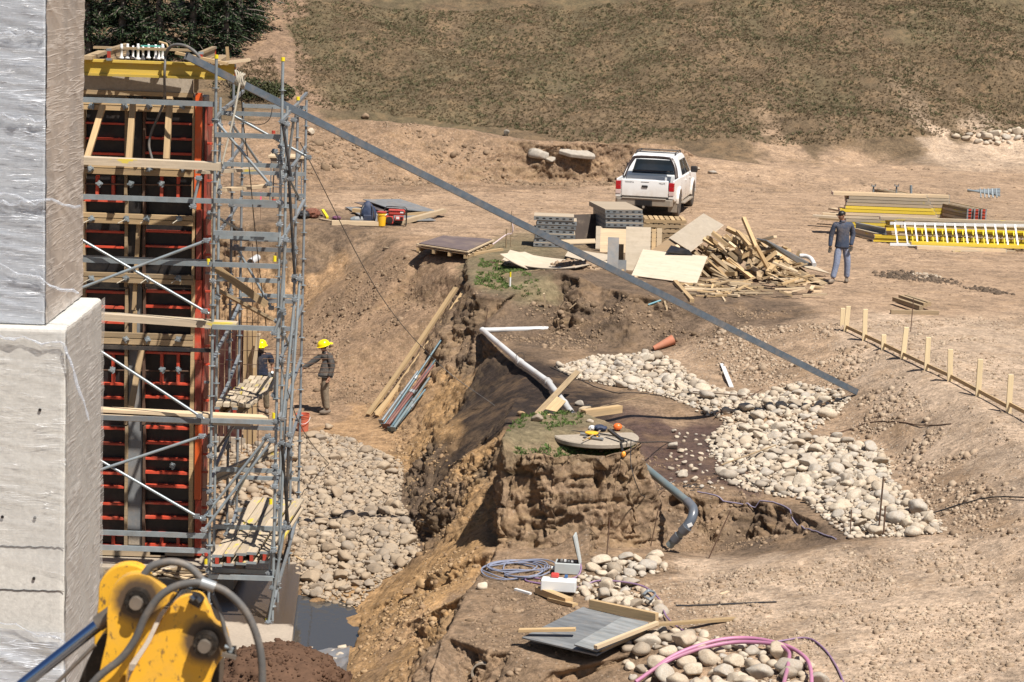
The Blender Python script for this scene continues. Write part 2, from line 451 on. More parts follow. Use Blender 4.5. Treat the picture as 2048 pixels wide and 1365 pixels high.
# soften the creases
e = np.vstack([F[:, [0, 1]], F[:, [1, 2]], F[:, [2, 0]]]); cnt = np.bincount(e[:, 0], minlength=len(V)) + 1e-9
for it in range(7):
    S = np.stack([np.bincount(e[:, 0], weights=V[e[:, 1], k], minlength=len(V)) for k in range(3)], 1) / cnt[:, None]
    V = V * .4 + S * .6
def vnormals(V, F):
    T = V[F]; nn = np.cross(T[:, 1] - T[:, 0], T[:, 2] - T[:, 0]); N = np.zeros_like(V)
    for k in range(3):
        for c in range(3): N[:, c] += np.bincount(F[:, k], weights=nn[:, c], minlength=len(V))
    return N / (np.linalg.norm(N, axis=1)[:, None] + 1e-12)
N = vnormals(V, F)

# kinds of soil, sampled where they lie: colour, lumps, grain of pebbles, wetness
SOIL = {  # colour, lump amplitude (m), wet
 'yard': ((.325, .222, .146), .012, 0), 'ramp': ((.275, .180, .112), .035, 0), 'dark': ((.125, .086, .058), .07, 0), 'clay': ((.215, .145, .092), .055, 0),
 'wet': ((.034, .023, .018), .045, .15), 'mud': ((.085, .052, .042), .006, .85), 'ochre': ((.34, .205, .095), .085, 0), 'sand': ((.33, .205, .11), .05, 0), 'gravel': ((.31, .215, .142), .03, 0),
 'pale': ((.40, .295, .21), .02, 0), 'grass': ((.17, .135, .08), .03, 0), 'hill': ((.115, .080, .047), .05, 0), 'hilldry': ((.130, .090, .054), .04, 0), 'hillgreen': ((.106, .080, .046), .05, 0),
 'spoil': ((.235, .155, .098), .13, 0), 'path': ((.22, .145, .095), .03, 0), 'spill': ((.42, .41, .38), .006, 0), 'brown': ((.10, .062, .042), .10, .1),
}
SAMP = {
 'yard': [(700,400),(900,400),(1100,400),(850,450),(950,470),(1450,400),(1500,470),(1600,420),(1700,540),(1760,560),(1800,530),(1880,580),(1960,560),(1760,590),(1840,600),(1900,560),(2040,560),(1800,340),(1600,340),(2040,360),(1060,420),(1450,340),(1750,600),(1200,380),(1350,450),(1600,500),(1560,280),(1700,300),(1650,600)],
 'pale': [(1800,650),(1950,680),(2040,700),(1960,760),(2040,850),(1850,900),(1950,950),(1900,1150),(2040,1120),(1700,1200),(2040,1250),(1850,1300),(1500,1210),(1400,1150),(1650,1150),(1650,1290),(1780,830),(1850,760),(1950,285),(2040,285),(1880,275),(1720,700),(2040,950),(1560,1150)],
 'gravel': [(1500,700),(1450,690),(1600,720),(1580,670),(1850,1000),(1900,960),(1640,760),(1700,830),(1400,720),(1800,860),(1350,1180),(1960,1020),(1500,1280),(1560,740)],
 'ramp': [(800,540),(750,620),(700,700),(650,760),(850,600),(800,700),(680,820),(880,540),(720,770),(620,840),(560,870),(480,860),(640,620),(780,500),(600,700)],
 'sand': [(780,1300),(830,1250),(730,1340),(720,830),(760,870),(690,860),(480,890),(620,560),(660,520),(560,560),(500,560),(840,820)],
 'clay': [(620,480),(700,490),(760,480),(650,500),(500,480),(1150,1000),(1250,1000),(1100,1050),(1200,1070),(1050,1000),(1300,1070),(1100,950),(1240,940),(1350,1050),(1450,1040),(1600,1060),(900,1200),(950,1250),(920,1300),(1000,1300),(960,1350),(1030,1330),(1040,1180),(980,1200),(1300,1130),(900,1340),(1350,830),(1300,800),(1150,720),(1250,740),(1180,745),(1000,695),(1100,1200),(1100,1230),(1050,1250),(1200,1270),(1240,1290),(990,1150),(1420,1020),(1200,850),(1480,820),(1100,1120),(1540,990),(930,960),(890,720),(940,670)],
 'dark': [(990,620),(1050,630),(1100,680),(1150,620),(1200,600),(1250,640),(1350,650),(1450,640),(1300,610),(1200,670),(1160,560),(1550,635),(1000,680),(930,700),(1530,1060),(1480,1070),(1010,640),(920,640),(930,600),(1100,570),(1130,560),(900,980),(960,940),(870,1050),(1620,1085),(835,930),(835,980),(842,1030),(855,1070),(870,1000),(850,900),(620,470),(660,492),(610,515),(700,475),(540,480)],
 'wet': [(960,790),(1000,800),(1050,790),(940,850),(970,750),(1020,760),(920,900),(900,880),(1080,800),(1120,760),(1000,850),(1140,790),(880,930)],
 'mud': [(1320,890),(1400,900),(1360,950),(1420,950),(1340,920),(1300,890),(1430,890),(1450,960),(1300,870),(1380,875)],
 'ochre': [(860,830),(880,790),(900,860),(850,880),(940,920),(960,900),(850,1180),(900,1130),(860,1230),(760,1250),(820,1300),(740,1320),(870,1170),(920,1090),(880,1140),(800,1225),(950,960),(720,1350),(780,1200)],
 'grass': [(1040,560),(1000,560),(1060,580),(1080,850),(1110,855),(1050,850),(1000,500),(960,500),(1140,850),(1200,850)],
 'spoil': [(640,280),(720,260),(800,290),(900,300),(1000,310),(1100,320),(650,350),(800,340),(950,340),(1100,350),(1200,340),(1230,300),(1290,300),(500,300),(480,250),(1340,300),(1350,330)],
 'hilldry': [(1400,264),(1500,266),(1600,264),(1700,264),(1800,262),(1900,260),(2040,248),(1300,262),(1200,258),(1100,255),(1450,250),(1300,270),(1600,240),(1500,150),(1700,60),(1900,200),(1200,220),(1400,60),(2000,90),(1100,240),(900,50),(1750,250)],
 'hill': [(800,100),(1000,100),(1200,100),(1600,60),(1700,150),(2000,200),(700,50),(1900,120),(1300,170),(1350,20),(1800,20),(640,160),(900,190),(1050,30),(480,200)],
 'hillgreen': [(640,90),(700,190),(760,210),(850,150),(950,60),(1100,160),(1150,40),(800,30),(620,40),(900,230),(1260,110),(1500,40),(1650,200),(1850,60),(2020,40)],
 'path': [(550,20),(560,60),(572,110),(580,150),(590,190),(600,215)],
 'brown': [(560,1345),(480,1365)],
}
d0 = BVHTree.FromPolygons([tuple(v) for v in V], [tuple(f) for f in F.tolist()])
BVH = d0
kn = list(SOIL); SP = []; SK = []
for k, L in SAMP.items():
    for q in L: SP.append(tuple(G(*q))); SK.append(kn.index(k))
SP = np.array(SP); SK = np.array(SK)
pr = project(V)
visv = (pr[:, 2] > 5) & (pr[:, 2] < 200)
wv = V.copy(); amp = np.clip(pr[:, 2] * .012, .2, 1.6)
for c in range(3): wv[:, c] += (fbm(V + 31 * c, .9 if c < 3 else 1, 4, .6) - .5) * amp * 2.2
scale = np.array([1, .33, 1.0])   # the view is flat, so blend longer in depth
colV = np.zeros((len(V), 3)); lumpV = np.zeros(len(V)); wetV = np.zeros(len(V)); grassV = np.zeros(len(V)); pebV = np.zeros(len(V))
cols = np.array([SOIL[k][0] for k in kn]); lumps = np.array([SOIL[k][1] for k in kn]); wets = np.array([SOIL[k][2] for k in kn])
isg = np.array([1.0 if k in ('grass', 'hillgreen') else (.5 if k == 'hill' else .2 if k == 'hilldry' else 0) for k in kn])
isp = np.array([{'pale': .8, 'gravel': 1.0, 'spoil': .5, 'yard': .15, 'ramp': .3, 'ochre': .4, 'clay': .3, 'sand': .4}.get(k, 0) for k in kn])
ws = (wv * scale).astype(np.float32); sp = (SP * scale).astype(np.float32)
tab = np.concatenate([cols, lumps[:, None], wets[:, None], isg[:, None], isp[:, None]], 1)[SK].astype(np.float32)
hk = kn.index('hill')
out = np.zeros((len(V), 7), dtype=np.float32)
vi = np.nonzero(visv)[0]
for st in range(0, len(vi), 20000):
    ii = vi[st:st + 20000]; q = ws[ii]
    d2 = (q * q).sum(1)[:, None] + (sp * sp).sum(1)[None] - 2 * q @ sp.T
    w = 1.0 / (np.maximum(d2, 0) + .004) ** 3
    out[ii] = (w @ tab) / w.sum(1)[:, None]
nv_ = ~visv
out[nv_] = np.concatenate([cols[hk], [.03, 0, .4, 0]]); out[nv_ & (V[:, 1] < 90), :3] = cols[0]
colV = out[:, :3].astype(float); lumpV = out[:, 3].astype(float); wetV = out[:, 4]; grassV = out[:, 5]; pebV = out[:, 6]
steep = 1 - N[:, 2]
cl = np.clip((steep - .12) / .35, 0, 1)
lump = lumpV * (0.35 + 1.0 * cl)
n1 = fbm(V, .9, 3) - .5; n2 = fbm(V + n1[:, None] * .5, 2.6, 5, .62) - .5
tilt = V.copy(); tilt[:, 2] += .6 * V[:, 0]
n3 = .5 - fbm(tilt * np.array([1.0, 1.0, .5]), 4.5, 4, .6, True)      # gouges of the bucket teeth
nlow = fbm(V, .33, 2) - .5
cr = fbm(V * np.array([1.0, 1.0, 3.0]) + 7, 1.7, 4, .55, True)          # layering of the cut banks
vgr = fbm(tilt * np.array([1.5, 1.5, .4]) + 3, 1.5, 4, .55, True)        # gullies that run down them
clod = np.clip(fbm(V, 9.0, 2) - .60, 0, 1)
dis = lump * (2.4 * n1 + (2.8 - 1.5 * cl) * n2 + 1.4 * n3 * cl + (1.8 - 1.3 * cl) * clod) + .05 * nlow * (1 - cl)
dis -= cl * np.clip(vgr - .62, 0, 1) * .7 * (lumpV > .05) * (lumpV < .10)
dis -= cl * np.clip(cr - .68, 0, 1) * .45 * (lumpV > .05) * (lumpV < .10)
dis += cl * lump * 1.1 * (fbm(V, 13.0, 3, .6) - .5)
far = (V[:, 1] > 90); dis = np.where(far, (fbm(V, .5, 5, .55) - .5) * .35 + nlow * 1.0, dis)
V = V + N * dis[:, None]
# wheel tracks and small ripples on the yard
yd = (V[:, 2] > -.25) & (V[:, 1] > 56) & (V[:, 1] < 92) & (steep < .1)
tr = np.sin((V[:, 1] + .25 * V[:, 0] * np.sin(V[:, 0] * .12)) * 4.2 + 2 * fbm(V, .35, 2)) * fbm(V, .22, 2)
V[:, 2] += np.where(yd, tr * .018, 0)
ydk = (V[:, 2] > -.3) & (V[:, 1] > 60) & (V[:, 1] < 90)
for (yc, a_, b_, c_, sl) in ((71.8, .9, .11, .4, .02), (74.6, 1.3, .09, 1.7, .03), (69.5, .8, .16, 2.4, -.10), (78.0, 1.5, .07, .2, .06), (66.8, .7, .20, 4.0, -.16)):
    for off in (-.8, .8):
        dd = np.abs(V[:, 1] - (yc + off + a_ * np.sin(V[:, 0] * b_ + c_) + sl * V[:, 0])); k_ = np.clip(1 - dd / .22, 0, 1) * ydk * np.clip(fbm(V, .25, 2) * 3 - .9, 0, 1)
        V[:, 2] -= .03 * k_ * (1 + .5 * np.sin(V[:, 0] * 30)); V[:, 2] += .02 * np.clip(1 - np.abs(dd - .3) / .1, 0, 1) * ydk
        colV *= (1 - .22 * k_)[:, None]
N = vnormals(V, F)
gme = mesh_np('ground', V, F)
def setattr1(me, name, arr, typ='FLOAT'):
    a = me.attributes.new(name, typ, 'POINT')
    if typ == 'FLOAT': a.data.foreach_set('value', np.ascontiguousarray(arr, dtype=np.float32))
    else:
        b = np.ones((len(arr), 4), dtype=np.float32); b[:, :3] = arr; a.data.foreach_set('color', b.ravel())
setattr1(gme, 'soil', colV, 'FLOAT_COLOR'); setattr1(gme, 'wet', wetV); setattr1(gme, 'green', grassV); setattr1(gme, 'pebbly', pebV); setattr1(gme, 'cut', cl)
gm = bpy.data.materials.new('soil'); n, l, bs = nodes(gm)
def attr(nm, out):
    a = n.new('ShaderNodeAttribute'); a.attribute_name = nm; return a.outputs[out]
tc = n.new('ShaderNodeTexCoord').outputs['Object']
c = attr('soil', 'Color')
big = noise(n, l, tc, .5, 6, .7); mid = noise(n, l, tc, 2.3, 8, .78); fine = noise(n, l, tc, 11, 6, .8)
c = mixc(n, l, 1.0, c, ramp(n, l, big, [(.3, .72), (.7, 1.22)]), 'MULTIPLY')
c = mixc(n, l, 1.0, c, ramp(n, l, mid, [(.34, .55), (.5, 1.0), (.66, 1.35)]), 'MULTIPLY')
c = mixc(n, l, 1.0, c, ramp(n, l, fine, [(.36, .55), (.5, 1.0), (.64, 1.38)]), 'MULTIPLY')
# hue drift: ochre against grey brown
hue = noise(n, l, tc, 1.3, 5, .7)
c = mixc(n, l, ramp(n, l, hue, [(.5, 0.0), (.68, .3)]), c, (.36, .225, .12), 'MIX')
# pebbles as crisp pale dots
vo = n.new('ShaderNodeTexVoronoi'); vo.inputs['Scale'].default_value = 13; l.new(tc, vo.inputs['Vector'])
pm = ramp(n, l, vo.outputs['Distance'], [(.18, 1.0), (.32, 0.0)])
cellc = n.new('ShaderNodeSeparateColor'); l.new(vo.outputs['Color'], cellc.inputs[0])
pk = n.new('ShaderNodeMath'); pk.operation = 'MULTIPLY'; l.new(pm, pk.inputs[0]); l.new(attr('pebbly', 'Fac'), pk.inputs[1])
pk2 = n.new('ShaderNodeMath'); pk2.operation = 'MULTIPLY'; l.new(pk.outputs[0], pk2.inputs[0]); l.new(ramp(n, l, cellc.outputs[0], [(.35, 0.0), (.6, .8)]), pk2.inputs[1])
c = mixc(n, l, pk2.outputs[0], c, mixc(n, l, cellc.outputs[1], (.30, .22, .16), (.56, .48, .39)))
# layered bands in the cut banks
bandn = noise(n, l, mapping(n, l, tc, (.35, .35, 4.0)), 2.2, 6, .7, .4)
bf = n.new('ShaderNodeMath'); bf.operation = 'MULTIPLY'; l.new(attr('cut', 'Fac'), bf.inputs[0]); l.new(ramp(n, l, bandn, [(.45, 0.0), (.62, .6)]), bf.inputs[1])
c = mixc(n, l, bf.outputs[0], c, mixc(n, l, hue, (.13, .095, .07), (.40, .27, .14)))
# weeds / dry grass tint
gn = noise(n, l, tc, 2.2, 8, .8)
gf = n.new('ShaderNodeMath'); gf.operation = 'MULTIPLY'; l.new(ramp(n, l, gn, [(.40, 0.0), (.66, .4)]), gf.inputs[0]); l.new(attr('green', 'Fac'), gf.inputs[1])
c = mixc(n, l, gf.outputs[0], c, mixc(n, l, fine, (.10, .082, .042), (.17, .135, .075)))
l.new(c, bs.inputs['Base Color'])
rr = n.new('ShaderNodeMapRange'); rr.inputs['To Min'].default_value = .95; rr.inputs['To Max'].default_value = .18; l.new(attr('wet', 'Fac'), rr.inputs['Value']); l.new(rr.outputs[0], bs.inputs['Roughness'])
bs.inputs['Specular IOR Level'].default_value = .25
hsum = n.new('ShaderNodeMath'); hsum.operation = 'ADD'; l.new(mid, hsum.inputs[0])
h2 = n.new('ShaderNodeMath'); h2.operation = 'MULTIPLY'; h2.inputs[1].default_value = .5; l.new(fine, h2.inputs[0]); l.new(h2.outputs[0], hsum.inputs[1])
h3 = n.new('ShaderNodeMath'); h3.operation = 'MULTIPLY_ADD'; l.new(pk2.outputs[0], h3.inputs[0]); h3.inputs[1].default_value = .35; l.new(hsum.outputs[0], h3.inputs[2])
bump(n, l, bs, h3.outputs[0], .9, .05)
ground = put('ground', gme, gm, smooth=True); tag(ground, kind='structure')
BVH = BVHTree.FromPolygons([tuple(v) for v in V.tolist()], [tuple(f) for f in F.tolist()])
print('GROUND', len(V), len(F))
# ------------------------------------------------------------------ stones, gravel, grass
def ico(sub):
    bm = bmesh.new(); bmesh.ops.create_icosphere(bm, subdivisions=sub, radius=1.0)
    v = np.array([tuple(x.co) for x in bm.verts]); f = np.array([[a.index for a in q.verts] for q in bm.faces]); bm.free(); return v, f
def stone_shape(sub, seed, rough=.30, facets=7):
    v, f = ico(sub); r = np.random.default_rng(seed)
    n = fbm(v + seed * 7.3, .9, 3, .5) - .5
    v = v * (1 + rough * 1.6 * n)[:, None]
    for k in range(facets):    # flattened sides
        d = r.normal(size=3); d /= np.linalg.norm(d); h = r.uniform(.52, .86); p = v @ d; o = np.maximum(p - h, 0) * .95
        v = v - o[:, None] * d[None]
    v = v * np.array([1.0, r.uniform(.68, .95), r.uniform(.5, .75)])
    return v, f
ST = [stone_shape(2, k) for k in range(10)]; ST3 = [stone_shape(3, k + 20) for k in range(12)]; ST1 = [stone_shape(1, k + 40, .35, 3) for k in range(8)]
def rotm(rng, n, flat=.5):
    a = rng.uniform(0, 2 * np.pi, n); t = rng.normal(0, flat, n); u = rng.uniform(0, 2 * np.pi, n)
    ca, sa = np.cos(a), np.sin(a); ct, st_ = np.cos(t), np.sin(t); cu, su = np.cos(u), np.sin(u)
    Rz = np.zeros((n, 3, 3)); Rz[:, 0, 0] = ca; Rz[:, 0, 1] = -sa; Rz[:, 1, 0] = sa; Rz[:, 1, 1] = ca; Rz[:, 2, 2] = 1
    Rx = np.zeros((n, 3, 3)); Rx[:, 0, 0] = 1; Rx[:, 1, 1] = ct; Rx[:, 1, 2] = -st_; Rx[:, 2, 1] = st_; Rx[:, 2, 2] = ct
    Ru = np.zeros((n, 3, 3)); Ru[:, 0, 0] = cu; Ru[:, 0, 1] = -su; Ru[:, 1, 0] = su; Ru[:, 1, 1] = cu; Ru[:, 2, 2] = 1
    return Ru @ Rx @ Rz
def merge(shapes, pos, size, rng, flat=.5, shade=None):
    """many small copies joined into one mesh; returns V, F, shade-per-vertex"""
    pos = np.asarray(pos); size = np.asarray(size); ks = rng.integers(0, len(shapes), len(pos)); R = rotm(rng, len(pos), flat)
    sh = rng.random(len(pos)) if shade is None else shade
    VV, FF, SS = [], [], []; b = 0
    for k, (v, f) in enumerate(shapes):
        i = np.nonzero(ks == k)[0]
        if not len(i): continue
        q = np.einsum('nij,vj->nvi', R[i], v) * size[i][:, None, None] + pos[i][:, None, :]
        VV.append(q.reshape(-1, 3)); FF.append((f[None] + (np.arange(len(i)) * len(v))[:, None, None]).reshape(-1, f.shape[1]) + b); SS.append(np.repeat(sh[i], len(v)))
        b += len(i) * len(v)
    return np.vstack(VV), np.vstack(FF), np.concatenate(SS)
def poly_world(pix): return [G(*p) for p in pix]
def inpoly(x, y, P):
    c = np.zeros(len(x), bool); j = len(P) - 1
    for i in range(len(P)):
        xi, yi, xj, yj = P[i].x, P[i].y, P[j].x, P[j].y
        c ^= ((yi > y) != (yj > y)) & (x < (xj - xi) * (y - yi) / (yj - yi + 1e-12) + xi); j = i
    return c
def sample(pix, n, rng):
    P = poly_world(pix); x0, x1 = min(p.x for p in P), max(p.x for p in P); y0, y1 = min(p.y for p in P), max(p.y for p in P)
    X = rng.uniform(x0, x1, n * 6); Y = rng.uniform(y0, y1, n * 6); m = inpoly(X, Y, P); return X[m][:n], Y[m][:n]
def pack(pix, sizes, rng, overlap=.78, tries=5, layer=True):
    """drop stones of the given radii (big first) without much overlap; those that do not fit go on top"""
    cell = .5; grid = {}; out = []
    X, Y = sample(pix, len(sizes) * tries, rng); k = 0
    cx, cy = X.mean(), Y.mean(); P_ = poly_world(pix); A_ = np.array([(p.x, p.y) for p in P_]); B_ = np.roll(A_, -1, 0)
    q_ = np.stack([X, Y], 1)[:, None]; ab = (B_ - A_)[None]; tt = np.clip(((q_ - A_[None]) * ab).sum(2) / (ab ** 2).sum(2), 0, 1); ed = np.sqrt((((A_[None] + ab * tt[..., None]) - q_) ** 2).sum(2)).min(1)
    kp = ed > .45 * (fbm(np.stack([X, Y, X * 0], 1), 1.6, 3) ** 2) * 3 * rng.random(len(X)); X, Y = X[kp], Y[kp]
    for r in sorted(sizes, reverse=True):
        for t in range(tries):
            if k >= len(X): return out
            x, y = X[k], Y[k]; k += 1; ok = True; c = (int(x // cell), int(y // cell))
            for a in (-1, 0, 1):
                for b in (-1, 0, 1):
                    for (xx, yy, rr) in grid.get((c[0] + a, c[1] + b), ()):
                        if (xx - x) ** 2 + (yy - y) ** 2 < ((r + rr) * overlap) ** 2: ok = False; break
                    if not ok: break
                if not ok: break
            if ok:
                grid.setdefault(c, []).append((x, y, r)); out.append((x, y, r)); break
    return out
def mat_stone(name, ca, cb, cc, dirt=.3):
    m = bpy.data.materials.new(name); n, l, bs = nodes(m)
    tc = texco(n, l); a = n.new('ShaderNodeAttribute'); a.attribute_name = 'shade'; oi = n.new('ShaderNodeObjectInfo')
    s = n.new('ShaderNodeMath'); s.operation = 'ADD'; l.new(a.outputs['Fac'], s.inputs[0]); l.new(oi.outputs['Random'], s.inputs[1])
    fr = n.new('ShaderNodeMath'); fr.operation = 'FRACT'; l.new(s.outputs[0], fr.inputs[0])
    c = ramp(n, l, fr.outputs[0], [(0.0, ca), (.45, cb), (.8, cc), (1.0, tuple(x * .7 for x in ca))])
    f = noise(n, l, tc, 9, 6, .7)
    c = mixc(n, l, 1.0, c, ramp(n, l, f, [(.3, .75), (.7, 1.2)]), 'MULTIPLY')
    g = noise(n, l, tc, 3.3, 4, .7)
    c = mixc(n, l, ramp(n, l, g, [(.45, 0.0), (.65, dirt)]), c, (.34, .255, .175))
    l.new(c, bs.inputs['Base Color']); bs.inputs['Roughness'].default_value = .85; bs.inputs['Specular IOR Level'].default_value = .25
    bump(n, l, bs, f, .5, .01); return m
m_cob = mat_stone('river_stone', (.42, .34, .255), (.52, .44, .34), (.40, .36, .31), .5)
m_cobd = mat_stone('dusty_stone', (.31, .235, .165), (.38, .30, .215), (.28, .235, .19), .6)
m_grav = mat_stone('gravel_stone', (.31, .22, .15), (.42, .33, .24), (.27, .19, .125), .3)
m_clod = mat_stone('earth_clod', (.22, .15, .095), (.29, .205, .135), (.17, .115, .07), .0)
m_oclod = mat_stone('ochre_clod', (.33, .21, .105), (.38, .26, .15), (.24, .155, .09), .0)
m_bclod = mat_stone('brown_clod', (.085, .044, .026), (.105, .058, .035), (.065, .034, .02), .0)
STM = []
for k, (v, f) in enumerate(ST3): STM.append(mesh_np('cobble_mesh', v, f)); STM[-1].polygons.foreach_set('use_smooth', [True] * len(STM[-1].polygons))
STMd = [m.copy() for m in STM]
for m in STM: m.materials.append(m_cob)
for m in STMd: m.materials.append(m_cobd)
def cobbles(pix, sizes, seed, name, slabel, ncob, label, group, mat, meshes, sink=.25, extra=0, fallback='cobbles'):
    rng = np.random.default_rng(seed); L = pack(pix, sizes, rng)
    L.sort(key=lambda t: -t[2] / math.hypot(t[0], t[1])); big = L[:ncob]; rest = L[ncob:]
    R = rotm(rng, len(big), .35)
    for i, (x, y, r) in enumerate(big):
        z = GZ(x, y) + r * (1 - sink) * rng.uniform(.3, .75)
        o = bpy.data.objects.new('cobble_stone', meshes[int(rng.integers(0, len(meshes)))]); COL.objects.link(o)
        M = Matrix([list(q) for q in (R[i] * r)]).to_4x4(); M.translation = (x, y, z); o.matrix_basis = M
        tag(o, label, 'stone', group)
    if rest:
        pos = [(x, y, GZ(x, y) + r * rng.uniform(-.05, .4)) for x, y, r in rest]; sz = [r for _, _, r in rest]
        if extra:
            X, Y = sample(pix, extra, rng); pos += [(x, y, GZ(x, y) + .02) for x, y in zip(X, Y)]; sz += list(rng.uniform(.018, .05, len(X)))
        v, f, s = merge(ST, pos, sz, rng, .45); me = mesh_np(name, v, f); setattr1(me, 'shade', s)
        o = put(name, me, mat, smooth=True); tag(o, slabel, 'stones', kind='stuff')
def logn(rng, n, med, sg, lo, hi): return np.clip(rng.lognormal(math.log(med), sg, n), lo, hi).tolist()
rg = np.random.default_rng(5)
cobbles([(575,880),(640,866),(700,880),(760,905),(808,930),(800,1000),(830,1060),(850,1098),(790,1150),(730,1200),(715,1215),(640,1200),(604,1190),(585,1140),(575,1040),(570,950)], logn(rg, 5200, .052, .42, .025, .19), 3, 'cobble_heap', 'dusty cobble rubble filling the bed of the left pit', 100,
        'dust-coated rounded boulder among the cobble rubble in the left pit', 'boulders in the left pit rubble', m_cobd, STMd, extra=7000)
cobbles([(1110,735),(1180,715),(1300,705),(1330,715),(1370,740),(1440,780),(1500,790),(1590,765),(1680,780),(1705,800),(1650,850),(1600,875),(1680,875),(1760,895),(1790,930),(1780,960),(1850,1010),(1895,1060),(1870,1072),(1780,1075),(1700,1078),(1660,1050),(1600,1000),(1500,985),(1440,960),(1420,900),(1410,880),(1450,845),(1400,830),(1330,795),(1240,775),(1150,760)],
        logn(rg, 5600, .062, .38, .03, .19), 4, 'cobble_drift', 'pale cobble drift winding across the right pit floor', 130,
        'pale rounded river cobble in the drift across the right pit floor', 'cobbles of the drift in the right pit', m_cob, STM, extra=6000)
cobbles([(1330,865),(1450,860),(1470,985),(1330,985),(1300,930)], logn(rg, 60, .05, .35, .03, .12), 8, 'cobble_strays', 'pale stones lying loose on the dark wet floor', 14,
        'pale stone lying on the dark wet mud floor', 'stones strewn on the dark mud', m_cob, STM)
cobbles([(1160,1140),(1200,1122),(1330,1118),(1340,1140),(1260,1165),(1330,1215),(1310,1240),(1200,1210),(1150,1190)], logn(rg, 260, .075, .38, .03, .17), 9, 'cobble_scatter', 'pale cobbles beside the electric boxes', 24,
        'pale cobble lying in the patch beside the electric boxes', 'cobbles beside the electric boxes', m_cob, STM, extra=150)
cobbles([(1240,1300),(1300,1260),(1400,1262),(1450,1280),(1560,1300),(1640,1335),(1650,1365),(1640,1400),(1300,1400),(1240,1330)], logn(rg, 260, .090, .36, .035, .19), 10, 'cobble_scatter', 'pale cobbles by the pink hoses at the front edge', 30,
        'pale cobble in the foreground patch under the pink hoses', 'cobbles under the pink hoses', m_cob, STM, extra=100)
cobbles([(590,1300),(690,1296),(685,1325),(600,1325)], logn(rg, 40, .07, .25, .05, .13), 12, 'cobble_row', 'white stones weighing down the plastic sheet', 8, 'white stone on the plastic sheet beside the puddle', 'stones on the plastic sheet', m_cob, STM)
cobbles([(420,900),(480,880),(560,900),(570,1000),(560,1080),(440,1070)], logn(rg, 500, .085, .3, .04, .18), 13, 'cobble_heap', 'cobble rubble behind the scaffold tower', 0, '', '', m_cobd, STMd, extra=300)
cobbles([(1900,272),(2048,262),(2100,290),(1960,290)], logn(rg, 320, .13, .3, .06, .3), 14, 'rubble_heap', 'distant pale stone heap below the hillside', 6, 'pale stone on top of the distant heap at the foot of the hill', 'stones of the distant heap', m_cob, STM)

def gravel(name, label, pix, n, lo, hi, mat, seed, clump=0):
    rng = np.random.default_rng(seed); X, Y = sample(pix, n, rng)
    if clump:
        w = fbm(np.stack([X, Y, X * 0], 1), clump, 3); k = w > np.quantile(w, .35); X, Y = X[k], Y[k]
    P_ = poly_world(pix); A_ = np.array([(p.x, p.y) for p in P_]); B_ = np.roll(A_, -1, 0); q_ = np.stack([X, Y], 1)[:, None]; ab = (B_ - A_)[None]; tt = np.clip(((q_ - A_[None]) * ab).sum(2) / (ab ** 2).sum(2), 0, 1)
    ed = np.sqrt((((A_[None] + ab * tt[..., None]) - q_) ** 2).sum(2)).min(1); kp = ed > rng.random(len(X)) ** 1.5 * .9 * (.4 + 1.2 * fbm(np.stack([X, Y, X * 0], 1), 1.3, 3)); X, Y = X[kp], Y[kp]
    pos = []
    for x, y in zip(X, Y):
        p, nn = GN(x, y); pos.append((p.x, p.y, p.z))
    sz = np.clip(rng.lognormal(math.log(lo), .55, len(pos)), lo * .5, hi)
    v, f, s = merge(ST1, pos, sz, rng, .6); me = mesh_np(name, v, f); setattr1(me, 'shade', s)
    o = put(name, me, mat); tag(o, label, 'gravel', kind='stuff')
gravel('gravel', 'loose gravel on the slope between the cobbles and the track', [(1380,670),(1700,650),(1800,740),(1900,850),(2048,1000),(2048,1090),(1900,1080),(1790,950),(1650,850),(1700,790),(1480,770),(1400,720)], 9000, .028, .11, m_grav, 31, 1.0)
gravel('gravel', 'fine gravel over the pale ground in the right foreground', [(1180,1140),(1350,1125),(1650,1095),(1900,1085),(2048,1060),(2100,1400),(1450,1400),(1350,1250)], 9000, .020, .075, m_grav, 32, 1.5)
gravel('gravel', 'scattered gravel on the pale track behind the stakes', [(1650,640),(2048,630),(2100,1000),(1950,870),(1800,740)], 4500, .018, .07, m_grav, 33, .8)
gravel('earth_clods', 'crumbled clods on the spoil heap behind the yard', [(590,370),(1300,360),(1400,330),(1330,300),(1100,295),(860,265),(700,235),(590,240)], 5000, .045, .28, m_clod, 34, .7)
gravel('earth_clods', 'clods and small stones strewn down the dirt ramp', [(600,560),(700,545),(830,510),(920,540),(840,700),(740,840),(600,840),(590,700)], 3500, .025, .12, m_clod, 35, .8)
gravel('earth_clods', 'dark clods on the banks round the pipe trench', [(940,590),(1240,600),(1620,620),(1450,670),(1330,700),(1100,700),(960,700),(900,690)], 3500, .025, .11, m_clod, 36, .9)
gravel('earth_clods', 'ochre crumbs fallen down the pit bank', [(850,820),(960,900),(990,1100),(900,1250),(860,1365),(690,1365),(730,1230),(850,1110),(810,950)], 4500, .022, .10, m_oclod, 37, 1.2)
gravel('earth_clods', 'small clods on the yard and vehicle track', [(600,375),(1200,370),(1450,340),(2048,300),(2048,600),(1660,620),(1450,480),(1000,430),(600,440)], 3500, .018, .07, m_clod, 38, .5)
gravel('cement_crumbs', 'streak of pale cement crumbs spilled on the yard right of the walking man', [(1815,548),(1850,545),(1895,556),(1880,562),(1840,558)], 700, .018, .06, m_cob, 45)
m_mclod = mat_stone('mud_clod', (.10, .072, .05), (.14, .10, .07), (.08, .058, .04), .0)
gravel('churned_mud', 'dark churned mud round the pale cement crumbs on the yard', [(1740,546),(1800,542),(1860,552),(1930,562),(1925,572),(1850,566),(1760,556)], 1500, .03, .10, m_mclod, 46)
